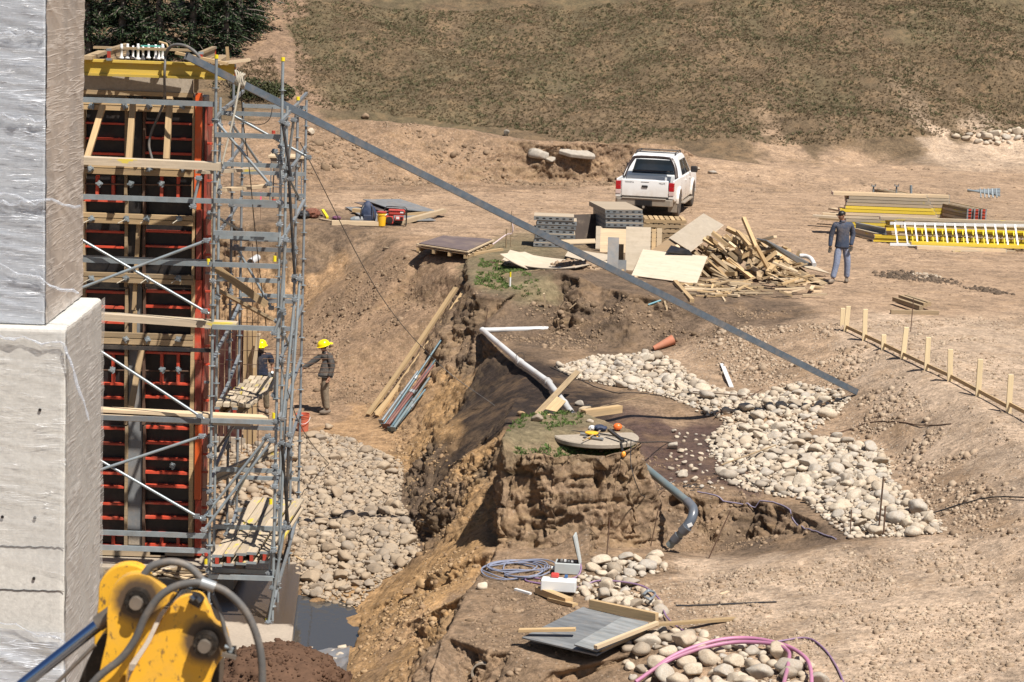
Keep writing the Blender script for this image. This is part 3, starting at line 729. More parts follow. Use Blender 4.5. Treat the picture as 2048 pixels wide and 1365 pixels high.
gravel('churned_mud', 'dark churned mud strip nearer the right edge of the yard', [(1910,572),(1990,576),(2040,592),(1990,590)], 900, .03, .09, m_mclod, 47)
gravel('earth_clods', 'clods on the foreground ledge around the plywood', [(1000,1115),(1180,1115),(1200,1240),(1240,1365),(900,1365),(940,1190)], 2500, .018, .08, m_clod, 39, 1.0)
gravel('earth_clods', 'crumbs on the manhole mound and trench walls', [(1010,900),(1060,880),(1200,893),(1290,900),(1600,1010),(1640,1085),(1400,1110),(990,1100)], 2500, .02, .07, m_clod, 40, 1.3)
gravel('earth_clods', 'rubble between the pit bank and the cobbles', [(760,850),(830,850),(830,1050),(860,1110),(790,1150),(790,1000)], 1500, .03, .11, m_oclod, 41, 1.5)

# grass and weeds: bunches of thin blades
def blades(n, rng, h=1.0, w=.09, spread=.9):
    V, F = [], []
    for k in range(n):
        a = rng.uniform(0, 2 * math.pi); lean = rng.uniform(.1, spread); hh = h * rng.uniform(.5, 1); b = len(V)
        dx, dy = math.cos(a), math.sin(a); ox, oy = rng.normal(0, .22, 2)
        V += [(ox - dy * w, oy + dx * w, 0), (ox + dy * w, oy - dx * w, 0), (ox + dx * lean * hh * .5, oy + dy * lean * hh * .5, hh * .75), (ox + dx * lean * hh, oy + dy * lean * hh, hh * .8)]
        F += [(b, b + 1, b + 2), (b, b + 2, b + 3)]
    return np.array(V), np.array(F)
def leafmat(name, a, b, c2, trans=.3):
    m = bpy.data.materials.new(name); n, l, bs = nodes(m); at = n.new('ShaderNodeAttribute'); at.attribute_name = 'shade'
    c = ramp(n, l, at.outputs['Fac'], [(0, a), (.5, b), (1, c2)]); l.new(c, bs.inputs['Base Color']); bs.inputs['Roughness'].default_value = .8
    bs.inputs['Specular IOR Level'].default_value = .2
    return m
gr0 = np.random.default_rng(77)
TUF = [blades(9, gr0) for k in range(5)]
m_dry = leafmat('hill_scrub', (.125, .088, .05), (.19, .135, .08), (.125, .10, .055))
m_green = leafmat('weed_leaf', (.07, .12, .03), (.10, .16, .04), (.14, .15, .06))
def tufts(name, label, pix, n, lo, hi, mat, seed, clump=0, q=.4, cat='grass'):
    rng = np.random.default_rng(seed); X, Y = sample(pix, n, rng)
    if clump:
        w = fbm(np.stack([X, Y * .5, X * 0], 1), clump, 4, .6); k = w > np.quantile(w, q); X, Y = X[k], Y[k]
    pos = [(x, y, GZ(x, y) - .01) for x, y in zip(X, Y)]; sz = rng.uniform(lo, hi, len(pos)) * rng.uniform(.6, 1, len(pos))
    v, f, s = merge(TUF, pos, sz, rng, .15); me = mesh_np(name, v, f); setattr1(me, 'shade', s)
    tag(put(name, me, mat), label, cat, kind='stuff')
hillpoly = [(592,196),(640,216),(860,240),(1000,256),(1100,276),(1500,284),(1800,276),(2048,262),(2100,100),(2100,0),(600,0),(560,0),(590,90)]
tufts('hill_grass', 'sparse dry tufts covering the hillside', hillpoly, 42000, .05, .14, m_dry, 51, .55, .04)
tufts('hill_grass', 'low green cushions of scrub on the hillside', hillpoly, 14000, .07, .20, leafmat('green_scrub', (.115, .105, .055), (.15, .135, .07), (.10, .09, .048)), 52, 1.1, .35)
tufts('hill_grass', 'grass beside the worn path', [(480,130),(545,110),(575,215),(470,210)], 700, .07, .2, m_dry, 53)
tufts('weeds', 'green weeds on the edge of the bank by the plywood', [(960,520),(1010,525),(1075,560),(1080,590),(1010,585),(950,570)], 700, .04, .13, m_green, 54, 1.5, .3)
tufts('weeds', 'green weeds on top of the manhole mound', [(1045,835),(1160,826),(1170,845),(1110,862),(1060,890),(1020,880),(1010,865)], 420, .05, .14, m_green, 55, 2, .2)
tufts('weeds', 'weeds hanging on the front lip of the manhole mound', [(1030,892),(1240,892),(1280,915),(1030,915)], 260, .05, .12, m_green, 56)
# ------------------------------------------------------------------ materials of the building site
m_galv = mat_plain('galvanised_steel', (.29, .33, .35), .38, .35, .45, 5, .35, .001, .8, 1.15)
m_galvd = mat_plain('weathered_steel', (.25, .275, .295), .5, .35, .35, 5, .45, .001, .75, 1.1)
m_dksteel = mat_plain('dark_steel', (.045, .045, .048), .5, .5, .3, 6, .35)
m_rust = mat_plain('rusty_steel', (.13, .075, .05), .8, .3, .4, 8, .3)
m_pine = mat_wood('pine_board', (.57, .39, .20), .68, .35)
m_pinel = mat_wood('pale_pine', (.66, .50, .32), .75, .3, dcol=(.4, .33, .24))
m_pined = mat_wood('used_board', (.42, .30, .17), .6, .5)
m_grayw = mat_wood('weathered_board', (.56, .45, .32), .68, .45, dcol=(.30, .26, .21), paint=(.62, .48, .06))
m_plypale = mat_wood('pale_plywood', (.60, .50, .38), .82, .5, grain=.35, dcol=(.48, .39, .28), lo=.85, hi=1.08)
m_plybrown = mat_wood('brown_plywood', (.36, .24, .13), .75, .4, grain=.4)
m_film = mat_plain('film_faced_plywood', (.085, .075, .080), .32, 0, .4, 3, .65, .001)
m_filmgrey = mat_plain('grey_board', (.17, .175, .18), .6, 0, .5, 4, .45)
m_black = mat_plain('black_board', (.013, .012, .013), .42, 0, .5, 4, .10, .001)
m_maroon = mat_plain('maroon_board', (.05, .012, .012), .4, 0, .4, 4, .2, .001)
m_red = mat_plain('red_form_paint', (.50, .060, .028), .5, 0, .4, 6, .35)
m_orange = mat_plain('orange_form_paint', (.60, .095, .018), .42, 0, .25, 3, .25)
m_ybeam = mat_wood('yellow_beam', (.58, .40, .06), .85, .35, dcol=(.42, .36, .2))
m_yplain = mat_plain('yellow_cap', (.75, .60, .02), .45, 0, .1, 6, .1)
m_cap = mat_plain('red_cap', (.40, .05, .03), .4, 0, .2, 8, .2)
m_rope = mat_plain('grey_rope', (.38, .34, .27), .9, 0, .3, 20, .2, .004)
m_cable = mat_plain('black_cable', (.02, .02, .022), .5, 0, .2, 8, .35)
m_white = mat_plain('white_plastic', (.74, .74, .73), .35, 0, .06, 6, .25)
m_hose = mat_plain('dusty_hose', (.115, .11, .105), .6, 0, .3, 12, .5)
def mat_conc(name, base, lines=True):
    m = bpy.data.materials.new(name); n, l, bs = nodes(m); v = texco(n, l, False)
    a = noise(n, l, v, 1.2, 8, .7); st = noise(n, l, mapping(n, l, v, (3, 3, .7)), 1.6, 5, .7)
    c = mixc(n, l, a, tuple(x * .72 for x in base), tuple(min(1, x * 1.18) for x in base))
    c = mixc(n, l, ramp(n, l, st, [(.5, 0.0), (.7, .35)]), c, tuple(x * .68 for x in base))
    f = noise(n, l, v, 22, 6, .75); c = mixc(n, l, 1.0, c, ramp(n, l, f, [(.3, .8), (.7, 1.12)]), 'MULTIPLY')
    l.new(c, bs.inputs['Base Color']); bs.inputs['Roughness'].default_value = .85
    bump(n, l, bs, f, .5, .008); return m
m_conc = mat_conc('concrete', (.45, .465, .49)); m_concd = mat_conc('dusty_concrete', (.38, .32, .25)); m_concw = mat_conc('pale_concrete', (.60, .575, .53))

# ------------------------------------------------------------------ foreground: wrapped concrete column
def film_mat(name, film, line, alpha, rough, sets, patch=.35, under=None):
    """stretch film: crease highlights painted as thin bright lines in a few directions over a clear or milky sheet"""
    m = bpy.data.materials.new(name); n, l, bs = nodes(m); v = texco(n, l, False); tot = None
    for rot, across, along, wd, k in sets:
        q = noise(n, l, mapping(n, l, v, (along, along, across) if rot[1] is not None else (along, along, across), tuple(r or 0 for r in rot)), 1.0, 2.5, .55, .15)
        f = ramp(n, l, q, [(.5 - wd, 0.0), (.5, k), (.5 + wd, 0.0)])
        q2 = noise(n, l, v, 1.7 + across * .05, 3, .6); mm = n.new('ShaderNodeMath'); mm.operation = 'MULTIPLY'; l.new(f, mm.inputs[0]); l.new(ramp(n, l, q2, [(.38, 0.0), (.6, 1.0)]), mm.inputs[1])
        if tot is None: tot = mm.outputs[0]
        else:
            mx = n.new('ShaderNodeMath'); mx.operation = 'MAXIMUM'; l.new(tot, mx.inputs[0]); l.new(mm.outputs[0], mx.inputs[1]); tot = mx.outputs[0]
    big = noise(n, l, v, .9, 5, .65)
    pf = n.new('ShaderNodeMath'); pf.operation = 'MULTIPLY_ADD'; l.new(ramp(n, l, big, [(.35, 0.0), (.65, 1.0)]), pf.inputs[0]); pf.inputs[1].default_value = patch; pf.inputs[2].default_value = alpha
    al = n.new('ShaderNodeMath'); al.operation = 'ADD'; al.use_clamp = True; l.new(pf.outputs[0], al.inputs[0]); l.new(tot, al.inputs[1])
    l.new(al.outputs[0], bs.inputs['Alpha']); l.new(mixc(n, l, tot, film, line), bs.inputs['Base Color'])  # glossy crease highlights are put into the film's colour and alpha
    bs.inputs['Roughness'].default_value = rough; bs.inputs['Specular IOR Level'].default_value = .6
    bump(n, l, bs, tot, .6, .02); return m
Y0 = lambda a: (0, a, 0)
m_filmf = film_mat('stretch_film', (.55, .58, .64), (.86, .88, .92), .10, .16, [(Y0(.03), 16, .55, .012, .95), (Y0(-.06), 9, .35, .010, .8), (Y0(.12), 24, 1.0, .02, .6), (Y0(.55), 7, .5, .006, .6)], .45)
m_filml = film_mat('thin_stretch_film', (.66, .66, .66), (.90, .90, .90), .04, .18, [(Y0(.03), 14, .5, .010, .7), (Y0(-.05), 8, .4, .008, .6), (Y0(.5), 6, .5, .006, .4)], .18)
X0 = lambda a: (a, 0, 0)
m_films = film_mat('dull_stretch_film', (.47, .40, .345), (.70, .68, .66), .55, .3, [(X0(.25), 7, .3, .03, .4), (X0(.5), 5, .25, .03, .4), (X0(-.2), 12, .4, .03, .3)], .45)
m_filmq = film_mat('pale_side_film', (.56, .53, .50), (.80, .79, .78), .30, .25, [(X0(.9), 7, .25, .03, .5), (X0(.7), 12, .35, .03, .4), (X0(1.2), 5, .2, .02, .4)], .4)
Xu = W(90, 300, D=25.0).x; zl = W(100, 655, D=24.9).z; Xl = W(131, 900, D=24.9).x
colm = thing('concrete_column', (Xl - 2, 26, -3.4), 'tall concrete column wrapped in torn stretch film with stepped wider base', 'column')
def block(x0, x1, y0, y1, z0, z1, name, mat, bw=.03):
    o = put(name, MB().box(x0, x1, y0, y1, z0, z1).mesh(), mat, None); o.parent = colm; o.matrix_basis = wm(colm).inverted(); bev(o, bw, 3); return o
block(-9.5, Xu, 25.0, 27.1, zl, 12.5, 'upper_block', m_conc)
block(-9.5, Xl, 24.88, 27.1, -4, zl - .001, 'lower_block', m_concw, .05)
for pxx, pyy in ((70, 1036), (5, 1034), (68, 1157), (80, 820)):
    p = W(pxx, pyy, D=24.872); o = put('tie_hole', MB().cyl((0, 0, 0), (0, -.012, 0), .017, n=10).mesh(), m_black, colm, world=Matrix.Translation(p))
for j, (yy, x_) in enumerate(((1091, 128), (1178, 128))):   # ragged pour joints
    a = W(-20, yy, D=24.874); pts = [Vector((a.x + (W(x_, yy, D=24.874).x - a.x) * k / 24, 24.874, a.z + random.uniform(-.008, .008))) for k in range(25)]
    tube('pour_joint', pts, .0045, m_dksteel, colm, n=4)
def film_sheet(name, c00, c10, c11, c01, mat, nu=70, nv=110, amp=.02, seed=0, stretch=(1, 7), normal=(0, -1, 0)):
    c00, c10, c11, c01 = (Vector(c) for c in (c00, c10, c11, c01)); P = []; nrm = np.array(normal)
    for j in range(nv + 1):
        for i in range(nu + 1):
            u, v = i / nu, j / nv; P.append((c00 * (1 - u) + c10 * u) * (1 - v) + (c01 * (1 - u) + c11 * u) * v)
    P = np.array([tuple(p) for p in P]); Q = P.copy(); Q[:, 2] *= stretch[1]; Q[:, 0] *= stretch[0]; Q[:, 1] *= stretch[0]
    Q[:, 2] += 2.0 * P[:, 0] * stretch[0] + 3.0 * P[:, 1] * stretch[0]
    d = (1 - np.abs(2 * vnoise(Q * .9 + seed) - 1)) ** 3 * amp + (1 - np.abs(2 * vnoise(Q * 2.3 + seed) - 1)) ** 3 * amp * .4
    edge = fbm(P * np.array([1, 1, .3]) + seed, 3, 3) - .5
    P = P + nrm[None] * d[:, None]
    F = [(j * (nu + 1) + i, j * (nu + 1) + i + 1, (j + 1) * (nu + 1) + i + 1, (j + 1) * (nu + 1) + i) for j in range(nv) for i in range(nu)]
    o = put(name, mesh_np(name, P, np.array(F)), mat, None, smooth=True); o.parent = colm; o.matrix_basis = wm(colm).inverted(); return o
film_sheet('plastic_wrap', (-8.2, 24.985, zl + .02), (Xu + .01, 24.985, zl + .02), (Xu + .01, 24.985, 9.6), (-8.2, 24.985, 9.6), m_filmf, 60, 240, .022, 1, (.8, 9))
film_sheet('plastic_wrap', (Xu + .012, 24.985, zl + .02), (Xu + .012, 27.11, zl + .02), (Xu + .012, 27.11, 9.6), (Xu + .012, 24.985, 9.6), m_films, 60, 240, .012, 4, (.8, 6), (1, 0, 0))
film_sheet('plastic_wrap', (Xl + .012, 24.87, -2), (Xl + .012, 27.11, -2), (Xl + .012, 27.11, zl + .005), (Xl + .012, 24.87, zl + .005), m_filmq, 60, 200, .016, 9, (1.2, 4), (1, 0, 0))
film_sheet('plastic_wrap', (-8.2, 24.865, W(60, 1000, D=24.86).z), (Xl + .012, 24.865, W(60, 1150, D=24.86).z), (Xl + .012, 24.865, zl + .01), (-8.2, 24.865, zl + .01), m_filml, 60, 120, .02, 6, (.8, 9))
film_sheet('plastic_wrap', (-8.2, 24.855, -1), (Xl + .02, 24.855, -1), (Xl + .02, 24.855, W(60, 1262, D=24.86).z), (-8.2, 24.855, W(60, 1240, D=24.86).z), m_filmf, 60, 60, .04, 12, (1, 5))
for k, (q0, q1) in enumerate((((0, 390), (162, 412)), ((0, 408), (90, 404)), ((0, 530), (158, 590)), ((0, 672), (130, 690)), ((130, 690), (178, 838)), ((0, 1243), (150, 1290)), ((0, 70), (90, 66)), ((0, 232), (90, 242)))):   # twisted bands of film
    a = W(*q0, D=24.95 if k not in (3, 4, 5) else 24.84); b = W(*q1, D=24.95 if k not in (0, 2, 3, 4, 5) else (24.96 if k in (0, 2) else 24.84))
    pts = [a.lerp(b, t / 14) + Vector((0, -.012, .03 * math.sin(t * .9 + k) * (1 if t % 2 else .5))) for t in range(15)]
    tube('film_band', pts, .012, m_filmf, colm, n=6, radii=[random.uniform(.006, .02) for _ in range(15)])

# ------------------------------------------------------------------ left pit: slab, plinth, puddle
zs = -3.27
P4 = [W(604, 1126, z=zs), W(578, 1322, z=zs), W(60, 1330, z=zs), W(60, 1120, z=zs)]
def wet_conc():
    m = mat_conc('wet_slab_concrete', (.40, .33, .26)); n = m.node_tree.nodes; l = m.node_tree.links; bs = n['Principled BSDF']
    src = bs.inputs['Base Color'].links[0].from_socket; v = texco(n, l, False)
    g = n.new('ShaderNodeSeparateXYZ'); l.new(v, g.inputs[0]); w = noise(n, l, v, .9, 6, .65)
    # standing water in the hollow under the tower
    mp = n.new('ShaderNodeMapRange'); mp.inputs['From Min'].default_value = -3.9; mp.inputs['From Max'].default_value = -4.6; l.new(g.outputs[0], mp.inputs['Value'])
    my = n.new('ShaderNodeMapRange'); my.inputs['From Min'].default_value = 37.7; my.inputs['From Max'].default_value = 38.5; l.new(g.outputs[1], my.inputs['Value'])
    mm = n.new('ShaderNodeMath'); mm.operation = 'MULTIPLY'; l.new(my.outputs[0], mm.inputs[0]); mm.inputs[1].default_value = 1.0
    ad = n.new('ShaderNodeMath'); ad.operation = 'MULTIPLY_ADD'; l.new(w, ad.inputs[0]); ad.inputs[1].default_value = 1.6; l.new(mm.outputs[0], ad.inputs[2])
    mf = ramp(n, l, ad.outputs[0], [(0, 0), (.5, 0), (1, 0)]); 
    sb = n.new('ShaderNodeMapRange'); sb.inputs['From Min'].default_value = 1.28; sb.inputs['From Max'].default_value = 1.42; l.new(ad.outputs[0], sb.inputs['Value'])
    l.new(mixc(n, l, sb.outputs[0], src, (.075, .055, .042)), bs.inputs['Base Color'])
    rg_ = n.new('ShaderNodeMapRange'); rg_.inputs['To Min'].default_value = .85; rg_.inputs['To Max'].default_value = .06; l.new(sb.outputs[0], rg_.inputs['Value']); l.new(rg_.outputs[0], bs.inputs['Roughness'])
    return m
slab = put('concrete_footing', MB().prism([(p.x, p.y) for p in P4], -3.9, zs, 'Z').mesh(), wet_conc()); bev(slab, .02, 2)
tag(slab, 'wet concrete footing slab under the scaffold tower, beside the puddle', 'footing')
Xp = W(452, 1180, z=-2.95).x
pl = put('concrete_plinth', MB().box(-9.2, Xp, 40.2, 42.0, zs + .001, -2.93).mesh(), m_concd); bev(pl, .015, 2)
tag(pl, 'low dusty concrete plinth under the red formwork wall', 'plinth')
wme = mesh_py('water', [tuple(W(545, 1190, z=-3.43)), tuple(W(545, 1330, z=-3.43)), tuple(W(735, 1310, z=-3.43)), tuple(W(780, 1190, z=-3.43))], [(0, 1, 2, 3)])
mwat = bpy.data.materials.new('puddle_water'); n, l, bs = nodes(mwat); bs.inputs['Base Color'].default_value = (.055, .05, .045, 1); bs.inputs['Roughness'].default_value = .03; bs.inputs['IOR'].default_value = 1.33; bs.inputs['Specular IOR Level'].default_value = .9
bump(n, l, bs, noise(n, l, texco(n, l, False), 5, 3), .08, .02)
tag(put('water', wme, mwat), kind='structure')
# plastic sheet at the near end of the puddle
def sheet(name, quad, mat, amp, label, cat, nu=30, nv=20, lift=.03, sc_=3.0):
    P = []
    for j in range(nv + 1):
        for i in range(nu + 1):
            u, v = i / nu, j / nv; p = (quad[0] * (1 - u) + quad[1] * u) * (1 - v) + (quad[3] * (1 - u) + quad[2] * u) * v
            P.append((p.x, p.y, max(p.z, GZ(p.x, p.y)) + lift))
    P = np.array(P); P[:, 2] += (fbm(P, sc_, 4, .6, True) - .4) * amp
    F = [(j * (nu + 1) + i, j * (nu + 1) + i + 1, (j + 1) * (nu + 1) + i + 1, (j + 1) * (nu + 1) + i) for j in range(nv) for i in range(nu)]
    o = put(name, mesh_np(name, P, np.array(F)), mat, smooth=True); return tag(o, label, cat)
m_poly = mat_plain('grey_polythene', (.20, .20, .21), .28, 0, .3, 4, .5, .004)
sheet('plastic_sheet', [W(585, 1390, z=-3.4), W(690, 1390, z=-3.4), W(700, 1306, z=-3.4), W(575, 1308, z=-3.4)], m_poly, .12, 'crumpled grey plastic sheet weighed down with stones beside the puddle', 'plastic sheet')
def heap(name, pix, z0, rx, ry, h, mat, label, clods=300, cs=.05, seed=1):
    c = W(*pix, z=z0); rng = np.random.default_rng(seed); v, f = ico(5); v = v[:, :]; k = v.copy()
    nn = fbm(v * 1.0 + seed, 2.2, 5, .6) - .5; r = 1 + .5 * nn + .12 * (fbm(v + seed, 9, 2) - .5)
    P = k * r[:, None] * np.array([rx, ry, h]) + np.array([c.x, c.y, z0 - .05])
    o = put(name, mesh_np(name, P, f), mat, smooth=True); tag(o, label, 'soil heap')
    if clods:
        up = np.nonzero(v[:, 2] > .0)[0]; ii = rng.choice(up, clods); sz = np.clip(rng.lognormal(math.log(cs), .6, clods), .015, cs * 4)
        vv, ff, s = merge(ST1, P[ii], sz, rng, .6); me = mesh_np(name + '_clods', vv, ff); setattr1(me, 'shade', s)
        q = put('clods', me, mat); q.parent = o; tag(q, kind='stuff')
    return o
heap('soil_heap', (545, 1372), -3.3, 1.15, 1.2, .62, m_bclod, 'dark brown soil heap at the bottom edge behind the excavator arm', 1600, .020, 3)
o = heap('soil_heap', (1150, 560), -.15, .95, 1.1, .52, m_clod, 'freshly dug brown soil heap in front of the plywood sheets', 700, .03, 6)

# ------------------------------------------------------------------ red formwork wall behind the scaffold
YW = 41.0
def FP(px, py, off=0.0): return W(px, py, D=YW - off)
wall = thing('formwork_wall', (-7, 41.2, -2.93), 'tall red-ribbed black formwork wall with timber walers and a concrete head', 'formwork')
def fbox(name, x0, x1, y0, y1, o0, o1, mat, parent=None, dy=0):
    """box seen from (x0,y0) to (x1,y1) in the picture, between o0 and o1 metres in front of the wall plane"""
    parent = wall if parent is None else parent
    xm, ym = (x0 + x1) / 2, (y0 + y1) / 2
    xa = FP(x0, ym, o1).x; xb = FP(x1, ym, o1).x; za = FP(xm, y1, o1).z; zb = FP(xm, y0, o1).z
    m = Matrix.Translation(((xa + xb) / 2, YW - (o0 + o1) / 2, (za + zb) / 2))
    hx, hy, hz = (xb - xa) / 2, (o1 - o0) / 2, (zb - za) / 2
    return put(name, MB().box(-hx, hx, -hy, hy, -hz, hz).mesh(), mat, parent, world=m)
XL = 60
ribs = [247, 278, 308, 402, 464, 494, 585, 615, 645, 707, 768, 796, 857, 888, 919, 947, 974, 1008, 1037, 1069, 1092]
for a, b in ((195, 400), (403, 575), (578, 705), (710, 850), (853, 1066), (1069, 1100)):
    for x0, x1 in ((XL, 160), (163, 250), (289, 386)): fbox('plywood_face', x0, x1, a, b, -.14, -.12, m_black)
for y in ribs:
    for x0, x1 in ((XL, 158), (162, 250), (290, 385)):
        fbox('rib', x0, x1, y - 2.2 + random.uniform(-.8, .8), y + 2.2, -.12, .0, m_red)
for x0, x1 in ((164, 170), (249, 255), (285, 290), (384, 389)):
    for a, b in ((195, 400), (403, 575), (578, 850), (853, 1100)): fbox('stile', x0, x1, a, b, -.12, .02, m_rust if x0 == 285 else m_pined)
for y0, y1 in ((352, 398), (708, 767), (1070, 1091)):
    for x in (194, 226, 323, 356): fbox('upright_rib', x - 3, x + 3, y0, y1, -.12, -.02, m_red)
fbox('filler_board', 257, 283, 190, 540, -.12, -.06, m_black); fbox('filler_board', 258, 283, 541, 830, -.12, -.06, m_filmgrey); fbox('filler_board', 256, 284, 832, 1060, -.12, -.04, m_filmgrey)
fbox('filler_board', 257, 283, 1062, 1090, -.12, -.05, m_concd)
bar('prop_timber', FP(278, 440, .02), FP(268, 620, .02), .07, .07, m_pine, wall, up=(0, -1, 0)); bar('prop_timber', FP(270, 622, .02), FP(268, 700, .02), .07, .07, m_pine, wall, up=(0, -1, 0))
for y0, y1 in ((203, 212), (213, 223), (327, 338), (339, 351), (429, 438), (439, 449), (548, 556), (557, 567), (667, 677), (678, 690)):
    fbox('waler', 165, 386, y0 + .6, y1, .03, .13, m_pine if y0 < 500 else m_pined)
fbox('waler', XL, 160, 204, 222, .03, .13, m_pine)
def tie(px, py, rod=True):
    c = FP(px, py, .15); k = MB(); t = 'tie_nut'
    k.box(-.045, .045, -.012, .012, -.045, .045)
    k.cyl((0, -.07, 0), (0, .0, 0), .028, n=8)
    for a in range(3):
        an = a * 2.09 + random.random(); k.box(-.012, .012, -.05, -.02, .0, .062, Matrix.Rotation(an, 4, 'Y'))
    put('tie_nut', k.mesh(), m_galv, wall, world=Matrix.Translation(c) @ Matrix.Rotation(random.uniform(0, 1.5), 4, 'Y'))
    if rod: tube('tie_rod', [c, c + Vector((-.06 - .05 * random.random(), -.28, -.05))], .009, m_rope, wall, n=6)
for y, xs in ((213, (183, 250, 298, 365)), (338, (181, 299, 366)), (438, (183, 253, 294, 358)), (557, (183, 252, 295, 357)), (679, (252, 295, 357)), (368, (199, 262, 323)), (740, (225, 325, 357))):
    for x in xs: tie(x, y, y in (438, 557))
for y in (368, 740): tube('tie_bar', [FP(168, y, .0), FP(385, y + 3, .0)], .012, m_rust, wall, n=6)
tie(345, 932, False)
m_redd = mat_plain('worn_red_paint', (.27, .045, .028), .55, 0, .5, 5, .4)
op = [fbox('edge_post', 389.5, 402, a, b, -.06, .06, m, None) for a, b, m in ((187, 420, m_orange), (421, 560, m_redd), (561, 720, m_red), (721, 850, m_redd), (851, 1000, m_orange), (1001, 1112, m_red))]
fbox('edge_post', 380.5, 388.5, 400, 1100, .021, .06, m_pine)
# end of the wall: it runs back, closed by dark red panels with brackets
put('end_panel', MB().box(FP(402, 600).x + .02, FP(402, 600).x + .06, YW + .05, YW + .75, -2.9, 5.0).mesh(), m_redd, wall, world=Matrix())
for k in range(24):
    z = -2.7 + k * .32; xx = FP(402, 600).x + .06
    put('bracket', MB().box(xx, xx + .09, YW + .08, YW + .14, z, z + .035).mesh(), m_red if k % 3 else m_galvd, wall, world=Matrix())
put('wall_body', MB().box(-8.6, FP(402, 600).x + .0, YW + .145, YW + .75, -2.9, 5.15).mesh(), m_concd, wall, world=Matrix())
fbox('concrete_head', XL, 385, 147, 181, -.10, .02, m_concd); fbox('head_board', XL, 386, 181.5, 190, -.10, .05, m_pined)
fbox('corner_board', 388, 396, 150, 186, -.02, .08, m_pined)
for a, b in ((160, 330), (300, 388)): fbox('sole_board', a, b, 1101, 1112, .0, .12, m_pinel)
def h20(a, b, mat, label=None, group=None, parent=None, name='formwork_beam', up=(0, 0, 1), hgt=.20, wid=.08, cap=True, capmat=None):
    """timber I-beam: two flanges and a web, with caps on the ends"""
    a = Vector(a); b = Vector(b); L = (b - a).length; m = frame(a, b, up)
    if parent is None: t = thing(name, a, label, 'beam', group)
    else: t = parent
    for s in (-1, 1):
        put('flange', MB().box(0, L, -wid / 2, wid / 2, s * hgt / 2 - .04 * (s > 0), s * hgt / 2 + .04 * (s < 0)).mesh(), mat, t, world=m)
    put('web', MB().box(.002, L - .002, -.014, .014, -hgt / 2 + .0402, hgt / 2 - .0402).mesh(), mat, t, world=m)
    if cap:
        for e in ((-.012, -.001), (L + .001, L + .012)):
            for s in (-1, 1): put('end_cap', MB().box(e[0], e[1], -wid / 2 - .003, wid / 2 + .003, s * hgt / 2 - (.043 if s > 0 else -.0), s * hgt / 2 + (.0 if s > 0 else .043)).mesh(), m_galv, t, world=m)
            put('end_cap', MB().box(e[0], e[1], -.03, .03, -hgt / 2 + .045, hgt / 2 - .045).mesh(), capmat or m_cap, t, world=m)
    return t
a = W(100, 136, D=40.35); b = W(470, 141, D=40.35); b.z = a.z = (a.z + b.z) / 2
h20(a, b, m_ybeam, 'long yellow timber beam lying across the head of the formwork wall', hgt=.27, wid=.13)
ztop = a.z + .135
for i, (px, lab) in enumerate(((178, 'timber I-beam end pointing at the viewer, above the left of the yellow beam'), (222, 'timber I-beam with red end cap on the formwork head, left one'), (405, 'timber I-beam with red end on the formwork head, by the grey hose'), (432, 'short board end resting on the yellow beam by the steel rail'))):
    x = W(px, 115, D=40.3).x
    if i in (1, 2): h20((x, 40.1, ztop + .1), (x - .05, 42.2, ztop + .1), m_pined, lab, 'beams across the formwork head')
    else:
        o = bar('board', (x, 40.15, ztop + .03), (x - .1, 42.2, ztop + .03), .16, .06, m_pined); tag(o, lab, 'board')
o = bar('board', W(188, 95, D=40.7), W(386, 101, D=40.6), .12, .04, m_pined); tag(o, 'thin board laid over the I-beam ends above the formwork', 'board')
o = bar('board', W(352, 106, D=40.2), W(455, 128, D=40.0), .10, .045, m_pine); tag(o, 'short tilted board under the upper end of the steel rail', 'board')
o = bar('board', W(418, 130, D=40.3), W(500, 120, D=40.3), .12, .05, m_pinel); tag(o, 'pale board end sticking out over the end of the yellow beam', 'board')
o = bar('board', W(457, 130, D=40.6), W(454, 94, D=40.6), .05, .05, m_pine, up=(0, -1, 0)); tag(o, 'upright peg above the end of the yellow beam', 'peg')
rp = random.Random(3)
lathes = [(.045, 0), (.045, .03), (.022, .05), (.022, .17), (.03, .175), (.03, .22), (.022, .24), (.02, .27)]
gv, gf = lathe(lathes, 12); gme_ = mesh_py('bolt', gv, gf); gme_.materials.append(m_white)
for i, px in enumerate((243, 255, 266, 276, 286, 297, 311, 318, 325)):
    p = W(px, 118, D=40.5 + rp.uniform(0, .5)); p.z = ztop + .005
    o = put('anchor_sleeve', gme_, None, None, world=Matrix.Translation(p) @ Matrix.Scale(rp.uniform(.8, 1.05), 4), smooth=True)
    tag(o, 'white plastic anchor sleeve in the row on top of the formwork', 'sleeve', 'white sleeves on the formwork head')
o = tube('hand_float', [W(318, 84, D=40.3), W(333, 88, D=40.3), W(336, 96, D=40.3)], .018, m_pine, n=8); tag(o, 'wooden tool handle lying on the board over the formwork', 'tool handle')
o = bar('trowel', W(282, 92, D=40.5), W(322, 93, D=40.5), .07, .02, mat_plain('teal_paint', (.12, .45, .40), .5)); tag(o, 'teal strip lying on the board over the formwork', 'strip')
o = tube('grey_hose', [W(330, 112, D=40.2), W(338, 97, D=40.1), W(352, 90, D=40.0), (W(372, 93, D=39.9)), W(388, 103, D=39.8), W(400, 116, D=39.8)], .028, m_hose, n=10, curve=6); tag(o, 'grey hose arching over the upper end of the steel rail', 'hose')
o = tube('grey_hose', [W(331, 112, D=40.2), W(329, 150, D=40.1), W(328, 200, D=40.5), W(318, 230, D=40.6), W(304, 262, D=40.7), W(298, 290, D=40.7), W(304, 318, D=40.65)], .022, m_hose, n=10, curve=6); tag(o, 'grey hose hanging down over the top of the formwork wall', 'hose')
